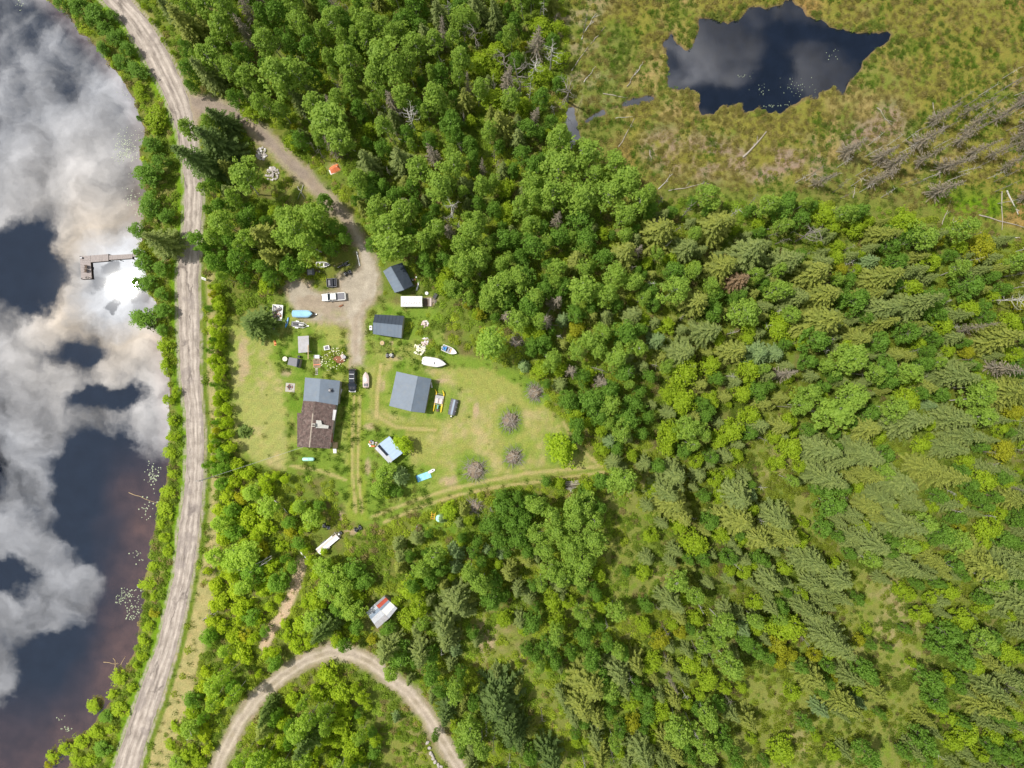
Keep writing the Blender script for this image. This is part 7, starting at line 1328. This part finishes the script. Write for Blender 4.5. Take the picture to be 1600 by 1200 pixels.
for zn, poly, mixk, sp in ZONES:
    xs, ys = zip(*poly); area = 0
    for a, b in zip(poly, poly[1:] + poly[:1]): area += a[0] * b[1] - b[0] * a[1]
    n = int(abs(area) / 2 * S * S / (sp * sp) * 1.6)
    PX = np.array([rf.uniform(min(xs), max(xs)) for _ in range(n * 3)]); PY = np.array([rf.uniform(min(ys), max(ys)) for _ in range(n * 3)])
    gx_, gy_ = (PX - 800) * S, (600 - PY) * S; ok = sdpoly(gx_, gy_, poly) < 0
    for m_ in (road_sd(gx_, gy_), sdpoly(gx_, gy_, DRIVE), sdline(gx_, gy_, LOOP) - 2.2, sdline(gx_, gy_, PATHS[0]) - 1.0): ok &= m_ > 1.6
    cl = np.full(n * 3, 1e9)
    for c_ in CLEAR: cl = np.minimum(cl, np.minimum(sdpoly(gx_, gy_, c_), sdpoly(gx_ * 1.055, gy_ * 1.055, c_)))
    lk = sdpoly(gx_, gy_, LAKE); ok &= lk > .3; lw = sdpoly(gx_, gy_, LAWN); ok &= lw > 1.0
    dn = vnoise(gx_, gy_, 17, 91, 3); cnt = 0
    for i in np.nonzero(ok)[0]:
        if cnt >= n: break
        if any((PX[i] - a) ** 2 + (PY[i] - b) ** 2 < c * c for a, b, c in BUILT): continue
        if cl[i] < 1.0 and rf.random() < .96: continue
        if zn.startswith('the right') and dn[i] > .60 and rf.random() < .75: continue
        k = rf.choice(mixk); r = {'A': rf.uniform(9, 19), 'L': rf.uniform(8, 15), 'B': rf.uniform(6, 14), 'S': rf.uniform(9, 17), 'Y': rf.uniform(9, 16), 'T': rf.uniform(9, 15), 'G': rf.uniform(9, 17), 'W': 8, 'D': rf.uniform(6, 10)}[k]
        if zn.startswith('the hedge') or zn.startswith('the strip'): r = rf.uniform(5, 9)
        fam, col, words, nm, hf, hc = KINDS[k]; Rw = r * S * .85; d = np.hypot(occ[:, 0] - gx_[i], occ[:, 1] - gy_[i]); lim = (occ[:, 2] + Rw) * (.62 if 'dead stand' not in zn else .9)
        if (d < lim).any(): continue
        h = hf(Rw) * (.6 if zn.startswith('the strip') else 1); trees.append(dict(px=800 + gx_[i] / S / (1 - h * hc / H), py=600 - gy_[i] / S / (1 - h * hc / H), r=r, k=k, x=gx_[i], y=gy_[i], h=h, R=Rw, hand=False)); occ = np.vstack([occ, (gx_[i], gy_[i], Rw)]); cnt += 1
print('trees', len(trees), 'hand', sum(t['hand'] for t in trees))
# standing stock outside the picture, so that the wood does not stop at its edge
OUT = []
for i in range(5200):
    x, y = rf.uniform(-235, 235), rf.uniform(-190, 190)
    if abs(x) < 137 and abs(y) < 105: continue
    if float(min(1e9, sdpoly(np.array([x]), np.array([y]), LAKE)[0])) < 3 or float(road_sd(np.array([x]), np.array([y]))[0]) < 4: continue
    if rf.random() < .35: continue
    k = rf.choice('SSYLBBLA'); r = rf.uniform(10, 18); fam, col, words, nm, hf, hc = KINDS[k]; Rw = r * S * .9; OUT.append(dict(px=9e3, py=9e3, r=r, k=k, x=x, y=y, h=hf(Rw), R=Rw, hand=False))
# which ones stay individuals: the 300 largest in view of each kind
by = {}
for t in trees:
    nm = KINDS[t['k']][3]; t['view'] = -25 < t['px'] < 1625 and -25 < t['py'] < 1225; by.setdefault(nm, []).append(t)
stuffs = {}
for nm, L_ in by.items():
    L_.sort(key=lambda t: (not t['view'], not t['hand'], -t['r'] + 0)); 
    for i, t in enumerate(L_): t['solo'] = t['view'] and i < 298
    print(nm, len(L_), sum(t['solo'] for t in L_))
zone_light = None
def tint_of(t):
    c = np.array(KINDS[t['k']][1]); rs_ = random.Random(int(t['x'] * 91 + t['y'] * 37)); 
    # sunnier south-west painted into the leaf tint: brighter, yellower there; darker towards the top
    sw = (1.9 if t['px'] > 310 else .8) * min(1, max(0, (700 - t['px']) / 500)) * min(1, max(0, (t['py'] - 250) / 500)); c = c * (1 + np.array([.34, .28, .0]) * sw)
    ne = min(1, max(0, (520 - t['py']) / 500)); c = c * (1 - .10 * ne)
    hue = rs_.gauss(.0, .09); br = math.exp(rs_.gauss(0, .20))
    if t.get('grp', 0) is None: hue = 0; br = 1.15; c = c * br * np.array([1 + hue, 1, 1 - hue])
    if t['k'] == 'B' and rs_.random() < .07 and not ('grp' in t and t['grp'] is None): c = c * np.array([1.1, .84, .9])
    return [float(min(.5, max(.01, v))) for v in c]
rt = random.Random(5)
used_labels = {}
for t in trees:
    if math.hypot(t['px'] - 523, t['py'] - 262) < 24 or math.hypot(t['px'] - 598, t['py'] - 956) < 27 or math.hypot(t['px'] - 508, t['py'] - 420) < 16:
        t['solo'] = False; t['drop'] = True
trees = [t for t in trees if not t.get('drop')]
solo = [t for t in trees if t['solo']]
for (a, b), l in SPOTS:
    c_ = [t for t in solo if t['hand'] and 'lab' not in t and math.hypot(t['px'] - a, t['py'] - b) < 9]
    if c_: t = min(c_, key=lambda t: math.hypot(t['px'] - a, t['py'] - b)); t['lab'] = l; t['grp'] = None
fams = {}
for t in solo:
    if 'lab' in t: continue
    t['lab'], t['grp'] = label_of(t['px'], t['py'], t['r'], KINDS[t['k']][2]); fams.setdefault(t['lab'], []).append(t)
ORD = ['first', 'second', 'third', 'fourth', 'fifth', 'sixth', 'seventh', 'eighth', 'ninth', 'tenth', 'eleventh', 'twelfth', 'thirteenth', 'fourteenth', 'fifteenth', 'sixteenth']
for lab_, L_ in fams.items():
    n_ = len(L_); wide = max(t['px'] for t in L_) - min(t['px'] for t in L_) >= max(t['py'] for t in L_) - min(t['py'] for t in L_); L_.sort(key=lambda t: t['px'] if wide else t['py'])
    if n_ == 1: continue
    for i, t in enumerate(L_):
        e = (('left', 'right') if wide else ('upper', 'lower'))[i] + ' one' if n_ == 2 else (('leftmost', 'middle one', 'rightmost') if wide else ('topmost', 'middle one', 'lowest'))[i] if n_ == 3 else ORD[min(i, 15)] + (' from left' if wide else ' from top')
        t['lab'] = lab_ + ', ' + e; t['lab'] = t['lab'].replace('photo corner at ', '').replace('one', '') if len(t['lab'].replace('-', ' ').split()) > 15 else t['lab']
for t in solo:
    for q_ in (' close ', ' a little ', ' well ', ' the '):
        if len(t['lab'].replace('-', ' ').split()) > 15: t['lab'] = t['lab'].replace(q_, ' ', 1)
for t in solo:
    fam, col, words, nm, hf, hc = KINDS[t['k']]; lab, grp = t['lab'], t['grp']
    gz_ = 0.0
    o = thing(nm, lab, {'aspen': 'aspen', 'spruce': 'spruce', 'leafy': 'tree', 'dead_spruce': 'dead tree', 'snag': 'dead tree'}[fam], (t['x'], t['y'], gz_), rt.uniform(0, 6.28), grp)
    o.rotation_euler = (rt.gauss(0, .05), rt.gauss(0, .05), rt.uniform(0, 6.28))
    if fam == 'snag':
        tm, bm_ = SNAG[rt.randrange(2) if t['hand'] and t['r'] > 14 else 2 + rt.randrange(4)]; s = t['h'] / 10.0; o.scale = (s * 1.05, s * 1.05, s)
        for n_, me in (('trunk', tm), ('branches', bm_)):
            c = bpy.data.objects.new(n_, me); COL.objects.link(c); c.parent = o
            if n_ == 'branches': c['kind'] = 'stuff'
        continue
    if t['k'] == 'B' and t['h'] < 4.6: fam = 'bush'
    p = rt.choice(PROT[fam]); o.scale = (t['R'] / p['R'], t['R'] / p['R'] * rt.uniform(.8, 1.2), t['h'] / p['h'] * rt.uniform(.92, 1.1))
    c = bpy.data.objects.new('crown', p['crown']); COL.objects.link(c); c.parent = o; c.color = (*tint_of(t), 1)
    if p['trunk']: q = bpy.data.objects.new('trunk', p['trunk']); COL.objects.link(q); q.parent = o

# ------------------------------------------------------------------ stuff: scattered by geometry nodes
LIB = bpy.data.collections.new('plant_library')
def scatter(name, pts, rot, scl, idx, tint, protos, label, cat):
    lib = bpy.data.collections.new('library_' + name); LIB.children.link(lib)
    for i, me in enumerate(protos):
        o = bpy.data.objects.new(f'{name}_{i:02d}', me); lib.objects.link(o)
    me = raw_mesh(name, pts, np.zeros((0, 3), int), [], None) if False else bpy.data.meshes.new(name)
    me.vertices.add(len(pts)); me.vertices.foreach_set('co', np.asarray(pts, np.float32).ravel())
    for n, typ, key, arr in (('srot', 'FLOAT_VECTOR', 'vector', rot), ('sscl', 'FLOAT_VECTOR', 'vector', scl), ('sidx', 'INT', 'value', idx), ('stint', 'FLOAT_VECTOR', 'vector', tint)):
        a = me.attributes.new(n, typ, 'POINT'); a.data.foreach_set(key, np.asarray(arr, np.int32 if typ == 'INT' else np.float32).ravel())
    o = link(name, me, 'stuff'); o['label'] = label; o['category'] = cat
    g = bpy.data.node_groups.new(name, 'GeometryNodeTree'); g.interface.new_socket('Geometry', in_out='INPUT', socket_type='NodeSocketGeometry'); g.interface.new_socket('Geometry', in_out='OUTPUT', socket_type='NodeSocketGeometry')
    gi, go = g.nodes.new('NodeGroupInput'), g.nodes.new('NodeGroupOutput'); iop = g.nodes.new('GeometryNodeInstanceOnPoints'); ci = g.nodes.new('GeometryNodeCollectionInfo')
    ci.inputs['Collection'].default_value = lib; ci.inputs['Separate Children'].default_value = True; ci.inputs['Reset Children'].default_value = True; iop.inputs['Pick Instance'].default_value = True
    def attr(n, typ):
        a = g.nodes.new('GeometryNodeInputNamedAttribute'); a.data_type = typ; a.inputs['Name'].default_value = n; return a.outputs['Attribute']
    L_ = g.links; mp_ = g.nodes.new('GeometryNodeMeshToPoints'); L_.new(gi.outputs[0], mp_.inputs['Mesh']); L_.new(mp_.outputs[0], iop.inputs['Points']); L_.new(ci.outputs[0], iop.inputs['Instance']); L_.new(attr('sidx', 'INT'), iop.inputs['Instance Index'])
    e2r = g.nodes.new('FunctionNodeEulerToRotation'); L_.new(attr('srot', 'FLOAT_VECTOR'), e2r.inputs[0]); L_.new(e2r.outputs[0], iop.inputs['Rotation']); L_.new(attr('sscl', 'FLOAT_VECTOR'), iop.inputs['Scale'])
    st = g.nodes.new('GeometryNodeStoreNamedAttribute'); st.data_type = 'FLOAT_VECTOR'; st.domain = 'INSTANCE'; st.inputs['Name'].default_value = 'tint'
    L_.new(iop.outputs[0], st.inputs['Geometry']); L_.new(attr('stint', 'FLOAT_VECTOR'), [i for i in st.inputs if i.name == 'Value' and i.enabled][0]); L_.new(st.outputs[0], go.inputs[0])
    md_ = o.modifiers.new('scatter', 'NODES'); md_.node_group = g; return o
def inst_tree_mesh(p, name):
    C, U, Vv, sh = p['data']; n = len(C); P_ = np.stack([C - U, C - Vv * .9 + U * .1, C + U, C + Vv * .9 + U * .1], 1).reshape(-1, 3); F_ = [tuple(range(i * 4, i * 4 + 4)) for i in range(n)]
    V2 = list(map(tuple, P_)); k = len(V2); V2 += p['tmb'].v; F2 = F_ + [tuple(j + k for j in f) for f in p['tmb'].f]
    me = bpy.data.meshes.new(name); me.from_pydata(V2, [], F2); me.materials.append(M['leaf_inst']); me.materials.append(M[p['tmat']])
    me.polygons.foreach_set('material_index', np.array([0] * n + [1] * len(p['tmb'].f), np.int32)); a = me.attributes.new('shade', 'FLOAT', 'POINT'); a.data.foreach_set('value', np.concatenate([np.repeat(sh, 4), np.zeros(len(p['tmb'].v))]).astype(np.float32)); me.update(); return me
for fam, nm, lab, cat in (('spruce', 'spruce_wood', 'remaining small spruces filling the wood between the larger trees', 'spruces'), ('leafy', 'leafy_thicket', 'remaining young leafy trees filling the wood between the larger trees', 'young trees'), ('aspen', 'aspen_wood', 'remaining slender aspens filling the wood between the larger trees', 'aspens'), ('dead_spruce', 'dead_spruce_wood', 'remaining thin dead spruces in the wood', 'dead trees')):
    T_ = [t for t in trees + OUT if not t.get('solo') and KINDS[t['k']][0] == fam]
    if not T_: continue
    ps = PROT[fam][:4]; idx = [rt.randrange(len(ps)) for _ in T_]
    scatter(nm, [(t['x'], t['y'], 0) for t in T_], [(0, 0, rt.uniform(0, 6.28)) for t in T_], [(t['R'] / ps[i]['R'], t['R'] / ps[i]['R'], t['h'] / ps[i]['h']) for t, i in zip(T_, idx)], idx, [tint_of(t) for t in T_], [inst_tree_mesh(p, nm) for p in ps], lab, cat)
    print(nm, len(T_))
# undergrowth
def under_mesh(rs, name, R0, hgt, n, leaf):
    w_ = unit(rs.randn(n, 3)); w_[:, 2] = abs(w_[:, 2]); rr_ = rs.uniform(.2, 1, (n, 1)) ** .5; C = w_ * rr_ * np.array([R0, R0, hgt]) + rs.randn(n, 3) * .06; nr = unit(w_ * .5 + np.array([0, 0, .8]) + rs.randn(n, 3) * .5)
    t1 = unit(np.cross(nr, rs.randn(n, 3))); t2 = np.cross(nr, t1); sz = leaf * rs.uniform(.6, 1.4, (n, 1)); return quads_mesh(name, C, t1 * sz, t2 * sz * .75, np.clip(rs.uniform(0, .5, n), 0, 1), M['leaf_inst'])
UM = [under_mesh(np.random.RandomState(700 + i), 'undergrowth', 1.0, .6 + .15 * i, 110, .15) for i in range(4)]
def grass_mesh(rs, name, n=40, h=.5):
    a = rs.uniform(0, 6.28, n); r_ = rs.uniform(0, .6, n); C = np.stack([r_ * np.cos(a), r_ * np.sin(a), rs.uniform(.1, .3, n)], 1); d = np.stack([np.cos(a) * .5, np.sin(a) * .5, np.full(n, .9)], 1) + rs.randn(n, 3) * .25; U = unit(d) * h * .5 * rs.uniform(.6, 1.2, (n, 1)); Vv = unit(np.cross(U, [0, 0, 1])) * .035
    return quads_mesh(name, C, U, Vv, rs.uniform(0, .7, n), M['leaf_inst'])
GM = [grass_mesh(np.random.RandomState(800 + i), 'grass_tuft') for i in range(3)]
rs = np.random.RandomState(31)
def cand(n, bx=(-20, 1620), by_=(-20, 1220)): 
    x = (rs.uniform(bx[0], bx[1], n) - 800) * S; y = (600 - rs.uniform(by_[0], by_[1], n)) * S; return x, y
x, y = cand(52000); mk_ = masks(x, y); clr = np.full(len(x), 1e9)
for c_ in CLEAR: clr = np.minimum(clr, sdpoly(x, y, c_))
bt = np.full(len(x), 1e9)
for a, b, c in BUILT: bt = np.minimum(bt, np.hypot(x - W(a, b)[0], y - W(a, b)[1]) - c * S * .85)
verge = sdpoly(x, y, VERGE); dn = vnoise(x, y, 6, 92, 3)
ok = (mk_['lake'] > .2) & (mk_['pond'] > .3) & (mk_['creek'] > .3) & (mk_['road'] > 1.0) & (mk_['drive'] > 1.2) & (mk_['loop'] > .9) & (sdline(x, y, PATHS[0]) > 1.7) & (bt > 0)
pr = np.where(mk_['lawn'] < .8, 0.0, 1.0); pr = np.where(verge < 0, .04, pr); pr = np.where(clr < 0, .50 * (dn > .36), pr); pr = np.where(mk_['bog'] < 2, .30 * (dn > .42) + .05, pr); pr = np.where((mk_['pond'] < 2.2) | (mk_['creek'] < 1.2), .95, pr); pr = pr * sst(.30, .5, dn + .08)
for wp in ([(632, 490), (700, 470), (760, 500), (790, 560), (720, 545), (640, 560)], [(632, 488), (640, 485), (650, 535), (600, 545), (575, 530)], [(440, 745), (530, 752), (530, 800), (470, 800)], [(580, 735), (600, 720), (600, 790), (585, 790)], [(502, 545), (545, 548), (540, 590), (500, 590)], [(640, 820), (720, 800), (720, 830), (650, 850)]): pr = np.where((sdpoly(x, y, wp) < 0) & (dn > .42), .5, pr)
ok &= rs.rand(len(x)) < pr; x, y = x[ok], y[ok]; n = len(x); print('undergrowth', n)
bog = mk_['bog'][ok] < 2; v = vnoise(x, y, 9, 93, 3); u_ = rs.rand(n)
tt = np.where((v > .5)[:, None], np.array([(.30, .38, .035)]), np.array([(.21, .31, .03)])); tt = np.where((u_ < .08)[:, None], np.array([(.27, .23, .09)]), tt); tt = np.where(bog[:, None], np.where((v > .52)[:, None], np.array([(.25, .235, .06)]), np.array([(.16, .205, .035)])), tt); tt = tt * np.exp(rs.randn(n, 1) * .18) * np.where(bog, 1.0, 1 - .38 * sst(20, 50, x) * sst(45, 25, y))[:, None]  # right-hand forest: shade of the gaps between trees put into a darker tint
sc = rs.uniform(.45, 1.15, n) * np.where(bog, .8, 1.0) * np.where(sdpoly(x, y, LAKE) < 9, 1.0, 1)
scatter('undergrowth', np.stack([x, y, np.zeros(n) - .05], 1), np.stack([np.zeros(n), np.zeros(n), rs.uniform(0, 6.28, n)], 1), np.stack([sc, sc, sc * rs.uniform(.6, 1.5, n)], 1), rs.randint(0, 4, n), tt, UM, 'low green undergrowth covering the forest floor and marsh edge', 'undergrowth')
x, y = cand(60000); mk_ = masks(x, y); dn = vnoise(x, y, 3, 94, 3); m1, m2 = sdpoly(x, y, MOWN), sdpoly(x, y, MOWN2)
ok = (mk_['lake'] > 0) & (mk_['pond'] > .1) & (mk_['creek'] > .1) & (mk_['road'] > .5) & (mk_['drive'] > .5) & (mk_['loop'] > .4)
pr = np.where(mk_['lawn'] < 0, .9 * (dn > .48), np.where(mk_['bog'] < 0, 1.0, .15)); pr = np.where((m1 < .5) | (m2 < .5), .012, pr); ok &= rs.rand(len(x)) < pr
for a, b, c in BUILT[:5] + [(645, 472, 20)]: ok &= np.hypot(x - W(a, b)[0], y - W(a, b)[1]) > c * S * .55
x, y = x[ok], y[ok]; n = len(x); v = vnoise(x, y, 7, 95, 3); bog = mk_['bog'][ok] < 0; tt = np.where((v > .52)[:, None], np.array([(.22, .26, .06)]), np.array([(.12, .21, .022)])); tt = np.where((bog & (v > .45))[:, None], np.array([(.29, .25, .10)]), tt) * np.exp(rs.randn(n, 1) * .16)
sc = rs.uniform(.6, 1.5, n); print('grass', n)
scatter('tall_grass', np.stack([x, y, np.zeros(n) - .05], 1), np.stack([np.zeros(n), np.zeros(n), rs.uniform(0, 6.28, n)], 1), np.stack([sc, sc, sc], 1), rs.randint(0, 3, n), tt, GM, 'tall unmown grass around the yard and in the marsh', 'grass')
